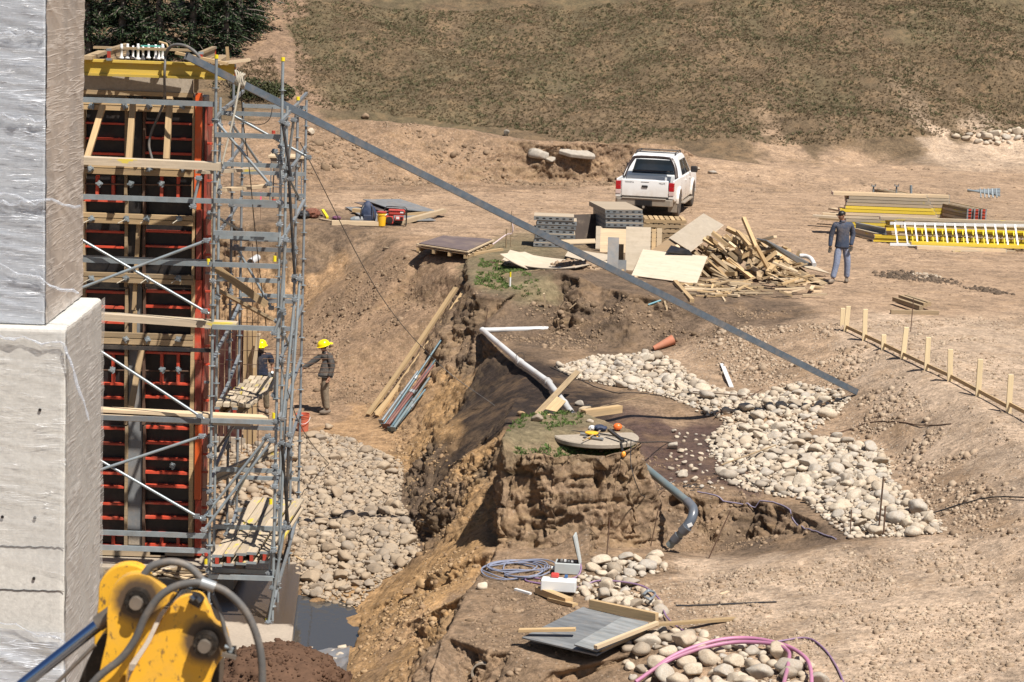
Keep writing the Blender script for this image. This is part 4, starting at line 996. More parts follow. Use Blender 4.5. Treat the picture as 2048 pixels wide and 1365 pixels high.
# timbers leaning on the wall
for (q0, q1, lab) in (((206, 212), (174, 318), 'leftmost of the leaning struts under the top steel rail, most tilted'), ((266, 208), (258, 318), 'middle leaning timber strut under the top steel rail'), ((340, 195), (333, 319), 'right leaning timber strut under the top steel rail')):
    o = bar('timber_strut', FP(*q1, .62), FP(*q0, .22), .10, .10, m_pine, up=(0, -1, 0)); tag(o, lab, 'strut')
o = bar('timber_strut', FP(262, 815, .55), FP(283, 700, .2), .10, .09, m_pine, up=(0, -1, 0)); tag(o, 'pine strut leaning on the formwork above the double plank', 'strut')
# litter at the foot of the wall
for k in range(16):
    x = rp.uniform(190, 380); y = rp.uniform(1112, 1150); L = rp.uniform(30, 110); s = rp.uniform(-.3, .12)
    a = W(x, y, D=39.9 - rp.random() * .6); b = W(x + L, y - L * s * .4 + rp.uniform(-6, 6), D=39.9 - rp.random() * .9)
    a.z = -2.88 + .02 * k / 4; b.z = -2.88 + rp.uniform(0, .18)
    o = bar('lath', a, b, rp.choice((.05, .07, .1)), .025, rp.choice((m_pined, m_pinel, m_pined, m_rust)))
    tag(o, 'loose lath in the litter at the foot of the formwork wall', 'lath', 'laths at the foot of the formwork')

# ------------------------------------------------------------------ scaffold
ROWS = [38.4, 39.55, 42.1, 44.8]; XROW = [(-4.86, -3.80), (-4.93, -3.83), (-5.02, -3.89), (-5.16, -3.98)]
scaf = thing('scaffold_tower', (-4.4, 38.4, zs), 'galvanised ring-lock scaffold tower with its long left bay in front of the formwork', 'scaffold')
ros = MB(); 
rv, rf = lathe([(.025, -.004), (.062, -.004), (.062, .004), (.025, .004)], 8); ros.add(rv, rf); ros_me = ros.mesh('rosette'); ros_me.materials.append(m_galv)
cl = MB(); cl.box(-.045, .045, -.04, .04, -.035, .035).cyl((-.06, -.03, 0), (.06, -.03, 0), .012, n=6).box(-.02, .02, -.07, -.03, -.02, .02); cl_me = cl.mesh('coupler'); cl_me.materials.append(m_galvd)
def standard(x, y, z0, z1, lean=(0, 0), mat=m_galv, cap=None):
    o = tube('standard', [(x, y, z0), (x + lean[0], y + lean[1], z1)], .0245, mat, scaf, n=10)
    z = z0 + .25
    while z < z1 - .1:
        t = (z - z0) / (z1 - z0); put('rosette', ros_me, None, o, local=Matrix.Translation((lean[0] * t, lean[1] * t, z - z0)) @ Matrix.Rotation(random.random(), 4, 'Z')); z += .5
    if cap: put('cap', MB().cyl((0, 0, z1 - z0), (0, 0, z1 - z0 + .06), .032, n=10).mesh(), m_yplain, o, local=Matrix.Translation((lean[0], lean[1], 0)))
    return o
tops = [(W(417, 117, D=ROWS[0]).z, W(549, 122, D=ROWS[0]).z), (W(430, 195, D=ROWS[1]).z, W(556, 212, D=ROWS[1]).z), (W(455, 128, D=ROWS[2]).z, W(572, 200, D=ROWS[2]).z), (W(473, 205, D=ROWS[3]).z, W(585, 200, D=ROWS[3]).z)]
for r in range(4):
    for s in range(2): standard(XROW[r][s], ROWS[r], zs - (0 if r < 2 else .05), tops[r][s], mat=m_galv if r < 2 else m_galvd, cap=r == 0 or (r == 2 and s))
def ledger(a, b, mat=m_galv, h=.05, w=.05, name='ledger'):
    return bar(name, a, b, w, h, mat, scaf)
def lev(py, px=480, D=38.4): return W(px, py, D=D).z
for py in (271, 403, 467, 530, 655, 842, 1154):
    z = lev(py); ledger((XROW[0][0], 38.36, z), (XROW[0][1], 38.36, z), h=.075)
for r, pys in ((1, (228, 330, 475, 560, 940, 1055, 1142)), (2, (410, 478, 498, 600, 655, 855)), (3, (212, 345, 388, 590, 955, 1020))):
    for py in pys:
        z = lev(py, 500, ROWS[r]); ledger((XROW[r][0], ROWS[r] - .03, z), (XROW[r][1], ROWS[r] - .03, z), h=.07, mat=m_galv if r % 2 else m_galvd)
for z in (5.0, 3.0, 1.0, -1.0, -3.0, 4.0, 0.0):
    for s in range(2):
        for r in range(3): ledger((XROW[r][s], ROWS[r], z + .02 * r), (XROW[r + 1][s], ROWS[r + 1], z + .02 * r), h=.05, mat=m_galvd)
# the long bay to the left, in front of the wall
XLB = -7.9
for py, D, m in ((204, 38.45, m_galv), (398, 38.45, m_galv), (520, 39.4, m_galv), (524, 38.4, m_galv), (697, 38.5, m_dksteel), (838, 38.4, m_galvd), (1068, 38.45, m_galv), (1098, 38.4, m_galv)):
    z = lev(py, 290, D); ledger((XLB, D, z), (XROW[0][0] + .02, D, z), h=.08 if m is not m_dksteel else .06, mat=m)
for s in (38.4, 39.55): standard(XLB, s, zs, 5.6)
def brace(q0, q1, D0, D1, r=.024, m=m_galv, ext=0): 
    a = W(*q0, D=D0); b = W(*q1, D=D1); o = tube('brace', [a, b], r, m, scaf, n=10)
    for p in (a, b): put('coupler', cl_me, None, o, local=Matrix.Translation((p - a) * (.97 if p is b else .03) + ((b - a) * .03 if p is a else Vector())))
for q in (((120, 455), (418, 628), 38.3, 38.3), ((100, 600), (422, 478), 38.25, 38.3), ((120, 650), (408, 838), 38.3, 38.3), ((110, 970), (412, 870), 38.25, 38.3), ((120, 875), (402, 1038), 38.3, 38.3),
          ((404, 1066), (548, 876), 38.25, 38.3), ((402, 1042), (540, 868), 38.4, 38.4), ((427, 237), (542, 372), 38.5, 38.5), ((455, 225), (622, 318), 39.5, 39.6), ((462, 245), (520, 330), 41, 42), ((418, 425), (482, 462), 39.5, 42),
          ((470, 490), (545, 620), 42.1, 42.2), ((430, 905), (545, 745), 42.0, 39.6), ((554, 640), (584, 705), 38.6, 41), ((462, 1010), (532, 875), 41.0, 39.6)): brace(*q)
# loose tubes clamped along the right-hand side
for q in (((564, 240), (583, 362), 38.2, 38.2, .024, m_dksteel), ((560, 355), (574, 245), 39, 39), ((588, 237), (573, 345), 38.6, 38.8), ((576, 330), (590, 560), 38.7, 38.9, .024, m_dksteel), ((590, 592), (565, 845), 38.4, 38.2), ((600, 548), (578, 880), 38.9, 38.6),
          ((572, 470), (548, 800), 38.3, 38.5), ((563, 880), (577, 1060), 38.6, 38.9, .024, m_dksteel), ((577, 885), (572, 1050), 38.9, 38.9, .024, m_dksteel), ((570, 1050), (536, 1252), 38.4, 38.3), ((554, 1010), (538, 1150), 38.6, 38.5), ((398, 355), (386, 415), 38.2, 38.2),
          ((566, 620), (548, 668), 38.3, 38.3), ((575, 740), (555, 1180), 38.8, 38.6), ((548, 300), (600, 400), 39, 41)): brace(*q)
for k in range(46):
    s = random.randint(0, 1); r = random.choice((0, 0, 1, 2)); z = random.uniform(-2.8, 5.0)
    put('coupler', cl_me, None, scaf, world=Matrix.Translation((XROW[r][s], ROWS[r] - .03, z)) @ Matrix.Rotation(random.uniform(-.8, .8), 4, 'Y'))
for px, py in ((416, 530), (549, 524), (547, 838), (411, 1130), (541, 1010), (533, 1250)):
    p = W(px, py, D=38.36); put('tape_mark', MB().cyl((0, 0, 0), (0, 0, .09), .027, n=10).mesh(), m_yplain, scaf, world=Matrix.Translation((p.x, ROWS[0] if abs(px-416) < 140 else p.y, p.z)))
for px, py, a in ((547, 268, 0), (412, 1112, 0), (548, 405, 0)): put('red_tape', MB().cyl((0, 0, 0), (0, 0, .05), .030, n=8).mesh(), m_cap, scaf, world=Matrix.Translation(W(px, py, D=38.38)))
# boards lying on it (each one lifts away)
def lay(q0, q1, D0, D1, w, h, mat, label, name='plank', cat='plank', group=None, up=(0, 0, 1), chip=.02):
    o = bar(name, W(*q0, D=D0), W(*q1, D=D1), w, h, mat, up=up, chip=chip); return tag(o, label, cat, group)
lay((60, 316), (440, 333), 38.5, 38.5, .25, .12, m_grayw, 'grey toe board with yellow paint daubs, second rail from the top of the scaffold')
lay((60, 622), (476, 652), 38.5, 38.5, .25, .11, m_grayw, 'weathered plank with a yellow spot at mid height of the scaffold')
lay((60, 812), (535, 836), 38.55, 38.55, .25, .05, m_pinel, 'rear pale plank of the lower deck on the scaffold')
lay((60, 826), (503, 846), 38.5, 38.5, .22, .09, m_grayw, 'front weathered plank of the lower deck on the scaffold')
lay((430, 535), (533, 610), 39.0, 39.2, .09, .12, m_pine, 'pine brace running diagonally down inside the tower')
lay((400, 345), (520, 338), 39.6, 41.5, .2, .05, m_grayw, 'grey board crossing the tower below its top')
lay((440, 380), (535, 372), 40, 41.8, .2, .05, m_pinel, 'short pale board in the upper part of the tower')
lay((430, 578), (545, 640), 41, 42, .14, .05, m_pined, 'used board slanting at the back of the tower')
o = h20(W(425, 958, D=41.0), W(556, 900, D=43.2), m_grayw, 'weathered I-beam slanting up through the lower tower to the cobbles', hgt=.16)
for i, (q0, q1, lab) in enumerate((((440, 1130), (490, 1045), 'left I-beam of the lowest tower deck'), ((462, 1118), (500, 1040), 'second I-beam of the lowest tower deck, topped with a block'), ((485, 1125), (522, 1040), 'third I-beam of the lowest tower deck'), ((505, 1118), (545, 1035), 'fourth I-beam of the lowest tower deck, under the pole'), ((530, 1130), (560, 1050), 'rightmost I-beam of the lowest tower deck'))):
    p = W(*q0, D=38.6); q = W(*q1, D=41.2); z = lev(1125, 480, 38.6) + .12; h20((p.x, 38.2 + .08 * i, z), (p.x + .22, 42.3, z + .02), m_grayw, lab, 'I-beams of the lowest tower deck', hgt=.2, wid=.16)
for k in range(34):   # short blocks used as a deck in the middle of the tower
    r, c = divmod(k, 5); p = Vector((W(445, 800, D=39.8).x + c * .125 + r * .045, 39.3 + r * .38, lev(800, 480, 39.8) + .0))
    o = bar('deck_block', p, p + Vector((0, .36, 0)), .10, .06, m_grayw, chip=.02); tag(o, 'short weathered block of the middle tower deck', 'block', 'blocks of the middle tower deck')
for k in range(2):
    p = Vector((W(440 + 35 * k, 830, D=39.6).x, 39.2, lev(818, 480, 39.6))); h20(p, p + Vector((.3, 2.8, 0)), m_pined, ('left' if k == 0 else 'right') + ' I-beam carrying the blocks of the middle tower deck', 'I-beams under the middle tower deck')
# small maroon formwork panel behind the tower, timber uprights
sf = thing('small_formwork', tuple(W(470, 890, z=-3.3)), 'small maroon boarded formwork with pale timber uprights behind the tower', 'formwork')
DS = W(470, 892, z=-3.3).y
for k in range(5): 
    x0 = 424 + k * 12.5; put('board', MB().box(W(x0, 780, D=DS).x, W(x0 + 12, 780, D=DS).x - .01, DS, DS + .04, -3.3, W(450, 655, D=DS).z).mesh(), m_maroon, sf, world=Matrix())
for k in range(3):
    x0 = 487 + k * 9; bar('upright', W(x0 + 4, 888, D=DS - .05), W(x0 + 5, 662, D=DS - .05), .085, .09, m_pine, sf, up=(0, -1, 0))
bar('upright', W(508, 735, D=DS - .3), W(518, 668, D=DS - .3), .08, .12, m_pinel, sf, up=(0, -1, 0))
put('footing', MB().box(W(420, 890, D=DS).x, W(492, 890, D=DS).x, DS - .1, DS + .3, -3.5, -3.1).mesh(), m_concd, sf, world=Matrix())
for k in range(6):
    q = W(520 + 3 * k, 700 + k * 9, D=DS); tube('reinforcing_rod', [q, q + Vector((1.6, .2, .02))], .008, m_rust, sf, n=5)
rb = random.Random(9)
cage = thing('rebar_cage', tuple(W(450, 760, D=43)), 'thin rusty reinforcement cage standing inside the tower', 'rebar')
for k in range(9): tube('bar', [W(428 + 11 * k, 905, D=46), W(428 + 11 * k, 520 + rb.uniform(-40, 60), D=46)], .008, m_rust, cage, n=5)
for k in range(11): tube('stirrup', [W(425, 560 + 28 * k, D=46), W(520, 562 + 28 * k, D=46)], .006, m_rust, cage, n=5)

# ------------------------------------------------------------------ the long steel rail that leans down to the cobbles
a = W(372, 112, D=39.3); b = W(1716, 788, D=45.3); g = G(1712, 790); b = g + Vector((0, 0, .06))
L = (b - a).length; mt = frame(a, b)
rail = MB(); w_, h_, t_ = .10, .115, .008
rail.box(0, L, -w_ / 2, w_ / 2, h_ / 2 - t_, h_ / 2).box(0, L, -w_ / 2, w_ / 2, -h_ / 2, -h_ / 2 + t_).box(0, L, -w_ / 2, -w_ / 2 + t_, -h_ / 2 + t_, h_ / 2 - t_)
rail.box(0, L, w_ / 2 - t_, w_ / 2, -h_ / 2 + t_, h_ / 2 - t_)
m_rail = mat_plain('galvanised_rail', (.12, .15, .185), .4, .3, .5, 7, .45, .001)
o = put('steel_rail', rail.mesh(), m_rail, world=mt); tag(o, 'very long galvanised square steel tube leaning from the formwork head down to the cobbles', 'steel tube')
kn_ = W(481, 160, D=39.35)
lash = thing('rope_lashing', kn_, 'grey rope knotted round the steel rail and tied down to the tower', 'rope')
d = (b - a).normalized()
for k in range(5):
    c0 = kn_ + d * (.035 * k - .08); pts = [c0 + Vector((.02 * math.sin(t * 2.1 + k), 0, 0)) + Matrix.Rotation(0, 3, 'X') @ Vector((0, .10 * math.cos(t * .785), .115 * math.sin(t * .785))) for t in range(9)]
    tube('rope_turn', pts, .016, m_rope, lash, n=7, curve=3)
tube('rope_tail', [kn_ + Vector((0, -.1, -.05)), W(466, 240, D=39.0), W(440, 345, D=38.7), W(420, 440, D=38.5)], .017, m_rope, lash, n=7, curve=4)
tube('rope_tail', [kn_, W(486, 240, D=40), W(500, 350, D=40.5), W(510, 460, D=41), W(533, 660, D=42)], .009, m_dksteel, lash, n=6, curve=4)
for nm, pts, r, lab in (('guy_line', [W(600, 285, D=39.2), W(760, 590, D=46), W(880, 730, D=50), G(990, 812)], .008, 'thin cable running from the tower down across the dig to the mound'),
                        ('guy_line', [W(556, 712, D=38.4), W(600, 850, D=40), G(660, 930), G(740, 1005), G(800, 1035), G(885, 1050)], .008, 'dark cable drooping from the tower over the cobble rubble'),
                        ('cable', [W(545, 215, D=38.3), W(538, 240, D=38.3), W(515, 250, D=38.5), W(478, 238, D=38.9)], .006, 'thin black cable looped between the tower poles')):
    o = tube(nm, pts, r, m_hose if nm == 'guy_line' else m_cable, n=6, curve=8); tag(o, lab, 'cable')

# ------------------------------------------------------------------ excavator arm in the near left corner
def mat_cat():
    m = bpy.data.materials.new('machine_yellow'); n, l, bs = nodes(m); v = texco(n, l, False)
    f = noise(n, l, v, 3, 6, .65); c = mixc(n, l, f, (.72, .36, .022), (.86, .47, .035))
    g = noise(n, l, mapping(n, l, v, (9, 9, 5), (0, .5, 0)), 3.0, 6, .75)
    c = mixc(n, l, ramp(n, l, g, [(.57, 0.0), (.63, .9)]), c, (.14, .085, .045))
    h = noise(n, l, v, 1.6, 7, .7); c = mixc(n, l, ramp(n, l, h, [(.5, 0.0), (.75, .5)]), c, (.45, .30, .14))
    # grease round the two pins
    for pc in (W(276, 1200, D=10.95), W(412, 1286, D=10.95)):
        vm = n.new('ShaderNodeVectorMath'); vm.operation = 'DISTANCE'; l.new(v, vm.inputs[0]); vm.inputs[1].default_value = tuple(pc)
        ad = n.new('ShaderNodeMath'); ad.operation = 'MULTIPLY_ADD'; l.new(h, ad.inputs[0]); ad.inputs[1].default_value = -.16; l.new(vm.outputs['Value'], ad.inputs[2])
        mr = n.new('ShaderNodeMapRange'); mr.inputs['From Min'].default_value = .055; mr.inputs['From Max'].default_value = .005; l.new(ad.outputs[0], mr.inputs['Value'])
        c = mixc(n, l, mr.outputs[0], c, (.10, .065, .04))
    l.new(c, bs.inputs['Base Color']); bs.inputs['Roughness'].default_value = .42; bump(n, l, bs, g, .2, .003); return m
m_cat = mat_cat(); m_grease = mat_plain('greasy_steel', (.025, .022, .02), .35, .4, .4, 20, .2, .004); m_pin = mat_plain('worn_pin_steel', (.20, .17, .14), .5, .5, .4, 12, .4, .002)
m_chrome = mat_plain('chrome_rod', (.32, .42, .62), .12, 1.0, .05, 4, .08, 0)
exc = thing('excavator_arm', W(330, 1700, D=11.1), 'dusty yellow excavator arm joint with greasy pins, hoses and a chrome cylinder rod', 'excavator arm')
def plate(name, pix, D0, D1, mat, smooth_it=2):
    P = [Vector((p[0], p[1], 0)) for p in pix]; P = catmull(P + [P[0]], 4)[:-1]
    pts = [W(p.x, p.y, D=D0) for p in P]; o = put(name, MB().prism([(p.x, p.z) for p in pts], D0, D1, 'Y').mesh(), mat, None); o.parent = exc; o.matrix_basis = wm(exc).inverted()
    bev(o, .006, 2); return o
plate('front_plate', [(190, 1420), (200, 1340), (214, 1275), (214, 1230), (222, 1182), (250, 1153), (288, 1150), (318, 1170), (338, 1187), (356, 1183), (318, 1228), (290, 1285), (255, 1335), (205, 1420)], 10.93, 11.0, m_cat)
plate('front_plate', [(222, 1450), (262, 1350), (298, 1290), (325, 1235), (360, 1196), (396, 1190), (414, 1210), (428, 1245), (448, 1258), (456, 1285), (450, 1308), (432, 1335), (418, 1375), (405, 1450)], 10.96, 11.03, m_cat)
plate('back_plate', [(196, 1420), (188, 1290), (196, 1210), (200, 1165), (226, 1137), (262, 1130), (290, 1143), (310, 1180), (300, 1230), (262, 1290), (240, 1420)], 11.28, 11.36, m_cat)
plate('inner_web', [(232, 1450), (268, 1345), (300, 1290), (335, 1225), (362, 1200), (420, 1240), (440, 1290), (410, 1450)], 11.05, 11.25, m_grease)
for (px, py) in ((276, 1200), (412, 1286)):
    c = W(px, py, D=10.93); k = 'pin_boss'
    put(k, MB().cyl((0, 0, 0), (0, -.045, 0), .063, .058, n=28).mesh(), m_grease, exc, world=Matrix.Translation(c))
    put('pin', MB().cyl((0, -.04, 0), (0, -.075, 0), .032, .030, n=20).mesh(), m_pin, exc, world=Matrix.Translation(c))
    for a in range(6): put('bolt', MB().cyl((0, -.044, 0), (0, -.054, 0), .008, n=6).mesh(), m_grease, exc, world=Matrix.Translation(c + Vector((.047 * math.cos(a * 1.047), 0, .047 * math.sin(a * 1.047)))))
tube('cylinder_rod', [W(10, 1398, D=11.12), W(214, 1236, D=11.12)], .031, m_chrome, exc, n=24)
tube('rod_end', [W(196, 1248, D=11.12), W(232, 1222, D=11.12)], .040, m_pin, exc, n=20)
tube('cylinder', [W(-90, 1478, D=11.12), W(10, 1398, D=11.12)], .055, m_cat, exc, n=20)
tube('grease_line', [W(80, 1400, D=11.0), W(150, 1330, D=11.0), W(190, 1290, D=11.0)], .010, m_pin, exc, n=8)
plate('linkage', [(130, 1450), (165, 1345), (205, 1270), (224, 1290), (200, 1360), (175, 1450)], 11.1, 11.25, m_grease)
HD = 10.8
def hose(pix, r, D=HD, m=m_hose): return tube('hose', [W(*p, D=D) for p in pix], r, m, exc, n=14, curve=8)
hose([(288, 1150), (305, 1132), (340, 1124), (375, 1132), (400, 1155), (412, 1172)], .0185, 10.95)
hose([(158, 1400), (200, 1352), (242, 1318), (270, 1280), (290, 1235), (318, 1195), (350, 1174), (385, 1166), (410, 1168)], .0185, 10.86)
hose([(412, 1168), (452, 1184), (490, 1222), (514, 1275), (524, 1335), (522, 1430)], .0185, 10.86)
hose([(425, 1190), (440, 1225), (450, 1262), (462, 1300)], .011, 10.9)
tube('hose_coupling', [W(402, 1165, D=10.86), W(430, 1175, D=10.86)], .027, m_galvd, exc, n=16)
for px, py in ((352, 1179), (378, 1178), (385, 1196), (398, 1200), (455, 1294), (462, 1300)): put('fitting', MB().cyl((-.012, 0, 0), (.012, 0, 0), .011, n=6).mesh(), m_galv, exc, world=Matrix.Translation(W(px, py, D=10.9)) @ Matrix.Rotation(random.random() * 3, 4, 'Y'))
put('hose_bracket', MB().box(-.03, .03, -.02, .05, -.02, .02).mesh(), m_grease, exc, world=Matrix.Translation(W(392, 1202, D=10.92)) @ Matrix.Rotation(.5, 4, 'Y'))
put('hose_bracket', MB().box(-.02, .02, -.02, .05, -.02, .02).mesh(), m_grease, exc, world=Matrix.Translation(W(462, 1306, D=10.92)))
put('clamp_strip', MB().box(-.035, .035, -.01, .01, -.009, .009).mesh(), m_pin, exc, world=Matrix.Translation(W(458, 1312, D=10.88)) @ Matrix.Rotation(.2, 4, 'Y'))
# ------------------------------------------------------------------ helpers for things lying about
def up_(p, d): return Vector((p[0], p[1], p[2] + d))
def quad(name, A, B, C, D_, t, mat, label=None, cat=None, group=None, parent=None):
    """a flat sheet with thickness; A-B is the grain direction"""
    A, B, C, D_ = (Vector(x) for x in (A, B, C, D_)); m = frame(A, B, (C - B).cross(B - A) * -1); mi = m.inverted()
    v = []
    for dz in (0, -t): v += [mi @ p + Vector((0, 0, dz)) for p in (A, B, C, D_)]
    v = [(p.x, p.y, (0 if i < 4 else -t) + p.z * (1 if i < 4 else 0) + (v[i - 4].z if i >= 4 else 0)) for i, p in enumerate(v)]
    f = [(0, 1, 2, 3), (7, 6, 5, 4)] + [(i, i + 4, (i + 1) % 4 + 4, (i + 1) % 4) for i in range(4)]
    me = mesh_py(name, v, f); bm = bmesh.new(); bm.from_mesh(me); bmesh.ops.recalc_face_normals(bm, faces=bm.faces); bm.to_mesh(me); bm.free()
    o = put(name, me, mat, parent, world=m)
    if label: tag(o, label, cat, group)
    return o
def gbar(name, q0, q1, w, h, mat, label, cat, group=None, z0=0.0, z1=0.0, parent=None, chip=.015, up=(0, 0, 1)):
    a, b = up_(G(*q0), h / 2 + z0), up_(G(*q1), h / 2 + z1)
    return tag(bar(name, a, b, w, h, mat, parent, chip=chip, up=up), label, cat, group)
def gtube(name, pix, r, mat, label, cat, lift=None, group=None, curve=8, n=8):
    pts = [up_(G(*p), r if lift is None else lift) for p in pix]
    pts = catmull(pts, curve) if curve else pts
    if curve: pts = [up_((p.x, p.y, 0), max(GZ(p.x, p.y) + r * .9, p.z - .04)) for p in pts]
    return tag(tube(name, pts, r, mat, n=n), label, cat, group)

# ------------------------------------------------------------------ trees and bushes at the top left
def conifer(x, y, h, seed, label, lean=0):
    r = random.Random(seed); z = GZ(x, y) - .2; t = thing('conifer_tree', (x, y, z), label, 'tree', 'dark conifers on the hillside')
    tube('trunk', [(x, y, z), (x + lean * .4, y, z + h * .5), (x + lean, y, z + h * .95)], .2, m_bark, t, n=8, radii=[.22, .13, .03])
    V, F, S = [], [], []; BR = MB()
    zz = .25
    while zz < h * .97:
        f = zz / h; L = (1 - f) ** .8 * h * .36 * r.uniform(.6, 1.15)
        if zz < .8: L *= .75
        for k in range(r.randint(3, 5)):
            a = r.uniform(0, 6.283); L2 = L * r.uniform(.6, 1.1); dx, dy = math.cos(a), math.sin(a)
            droop = r.uniform(.15, .42); n_ = max(4, int(L2 / .16))
            pts = []
            for i in range(n_ + 1):
                s = i / n_; pts.append(Vector((x + lean * f + dx * L2 * s, y + dy * L2 * s, z + zz - droop * L2 * s * s + .12 * L2 * s)))
            if L2 > .5: vv, ff = tube_vf(pts[::2] if len(pts) > 4 else pts, .02, 4, False); BR.add(vv, ff)
            for i in range(1, n_ + 1):
                s = i / n_; wdt = .34 * (1 - .55 * s) * min(1, L2) + .08
                for q in range(9):
                    c = pts[i] + Vector((r.gauss(0, wdt * .55), r.gauss(0, wdt * .55), r.gauss(-.05, .09)))
                    e1 = Vector((dx + r.gauss(0, .6), dy + r.gauss(0, .6), r.gauss(-.25, .35))).normalized() * r.uniform(.06, .15); e2 = e1.cross(Vector((r.gauss(0, .4), r.gauss(0, .4), 1))).normalized() * r.uniform(.02, .045)
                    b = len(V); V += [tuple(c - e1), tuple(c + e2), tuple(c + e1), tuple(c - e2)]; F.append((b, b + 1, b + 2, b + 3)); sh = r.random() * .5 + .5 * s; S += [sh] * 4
        zz += r.uniform(.10, .2) + .02 * zz
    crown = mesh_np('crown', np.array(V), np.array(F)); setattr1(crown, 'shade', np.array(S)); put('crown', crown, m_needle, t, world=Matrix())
    put('branches', BR.mesh('branches', False), m_bark, t, world=Matrix())
m_bark = mat_plain('grey_bark', (.16, .13, .11), .9, 0, .3, 8, .2, .01)
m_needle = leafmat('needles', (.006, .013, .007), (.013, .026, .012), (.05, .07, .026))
TR = [(175, 118, 6.5, 'leftmost dark conifer, just right of the wrapped column'), (245, 110, 8.5, 'second dark conifer from the left behind the formwork'), (318, 120, 8, 'third dark conifer from the left, behind the white sleeves'), (385, 108, 9, 'fourth dark conifer, above the grey hose'), (450, 112, 7.5, 'fifth conifer from the left, beside the bush'), (478, 78, 7, 'lighter green conifer at the right end of the group by the worn path'), (290, 60, 10, 'tall conifer at the back of the group'), (420, 40, 10, 'rear right conifer of the group'), (505, 60, 8, 'rightmost conifer, half behind the lighter green one'), (210, 50, 11, 'rear left conifer of the group')]
for i, (px, py, h, lab) in enumerate(TR):
    g = G(px, py); conifer(g.x, g.y, h * .62, i + 3, lab)
def bush(px, py, r_, h, seed, label, mat, n=700):
    r = random.Random(seed); g = G(px, py); t = thing('bush', g, label, 'bush'); V, F, S = [], [], []; BR = MB()
    for k in range(14):
        a = r.uniform(0, 6.28); e = Vector((math.cos(a) * r_ * r.random(), math.sin(a) * r_ * r.random(), h * r.uniform(.5, 1)))
        vv, ff = tube_vf([g, g + e * .5 + Vector((0, 0, .1)), g + e], .014, 4, False); BR.add(vv, ff)
    for k in range(n):
        a = r.uniform(0, 6.28); rr = r_ * math.sqrt(r.random()); zz = h * r.random() * (1 - .5 * (rr / r_) ** 2)
        c = g + Vector((math.cos(a) * rr, math.sin(a) * rr, zz)); d1 = Vector((r.gauss(0, 1), r.gauss(0, 1), r.gauss(0, 1))).normalized() * .075; d2 = Vector((r.gauss(0, 1), r.gauss(0, 1), r.gauss(0, 1))).normalized() * .04
        b = len(V); V += [tuple(c - d1), tuple(c + d2), tuple(c + d1), tuple(c - d2)]; F.append((b, b + 1, b + 2, b + 3)); S += [r.random()] * 4
    me = mesh_np('leaves', np.array(V), np.array(F)); setattr1(me, 'shade', np.array(S)); put('leaves', me, mat, t, world=Matrix()); put('twigs', BR.mesh('twigs', False), m_bark, t, world=Matrix())
m_bush = leafmat('bush_leaf', (.03, .038, .016), (.055, .062, .025), (.10, .095, .045))
bush(505, 195, .9, .8, 1, 'olive green bush left of the worn path, beside the tower top', m_bush, 1500); bush(550, 192, .8, .6, 2, 'low olive bush at the end of the worn path', m_bush, 1100)
bush(460, 175, .8, .9, 4, 'bare-twigged bush behind the end of the yellow beam', m_bush, 160); bush(1990, 212, .5, .25, 5, 'small dark shrub at the far right of the hillside', m_bush, 220) if False else None

# ------------------------------------------------------------------ concrete rubble and boulders on the spoil heap
def rockmesh(seed, sx, sy, sz, sub=3, rough=.35):
    v, f = stone_shape(sub, seed, rough, 7); return mesh_np('rock', v / np.array([1, 1, 1]) * np.array([sx, sy, sz * 1.4]), f)
def rock(px, py, s, mat, seed, label, rz=0, sink=.3, name='boulder', smooth=True):
    g = G(px, py); o = put(name, rockmesh(seed, *s), mat, world=Matrix.Translation(g + Vector((0, 0, s[2] * (1 - sink) * .8))) @ Matrix.Rotation(rz, 4, 'Z'), smooth=smooth); return tag(o, label, 'rock')
m_rub = mat_stone('rubble', (.34, .30, .25), (.38, .34, .29), (.30, .265, .22), .3)
A = [up_(G(1118, 306), .16), up_(G(1140, 300), .62), up_(G(1190, 312), .42), up_(G(1186, 330), .05), up_(G(1130, 322), .1)]
sl = MB().prism([(-.62, -.20), (-.5, .12), (-.1, .35), (.25, .38), (.62, .10), (.66, -.12), (.4, -.22), (-.2, -.33)], -.07, .07, 'Z').mesh()
o = put('concrete_slab', sl, m_rub, world=Matrix.Translation(up_(G(1152, 322), .26)) @ Matrix.Rotation(.30, 4, 'X') @ Matrix.Rotation(.16, 4, 'Y')); bev(o, .03, 2); tag(o, 'broken slab of grey concrete tilted on the spoil heap', 'concrete slab')
rock(1078, 318, (.36, .3, .26), m_rub, 3, 'jagged lump of pale concrete left of the tilted slab', .3, smooth=False); rock(1098, 324, (.3, .3, .16), m_rub, 4, 'small concrete lump between the jagged lump and the tilted slab', 1, smooth=False)
rock(1066, 310, (.2, .2, .16), m_rub, 8, 'smallest concrete lump, left edge of the rubble', 1, smooth=False)
rock(1013, 272, (.14, .12, .18), m_rub, 5, 'upright stone with dark edge on the crest of the spoil heap', .2, .1); rock(730, 238, (.16, .14, .16), m_clod, 6, 'brown stone on the crest of the spoil heap by the steel rail', .2, .1); rock(622, 270, (.14, .12, .14), m_cob, 7, 'pale boulder on the left slope of the spoil heap', .5, .1)
rock(1395, 340, (.1, .1, .08), m_cob, 9, 'white stone on the ground right of the pickup'); rock(1425, 348, (.17, .1, .08), m_cob, 10, 'second pale stone right of the pickup, farther right')
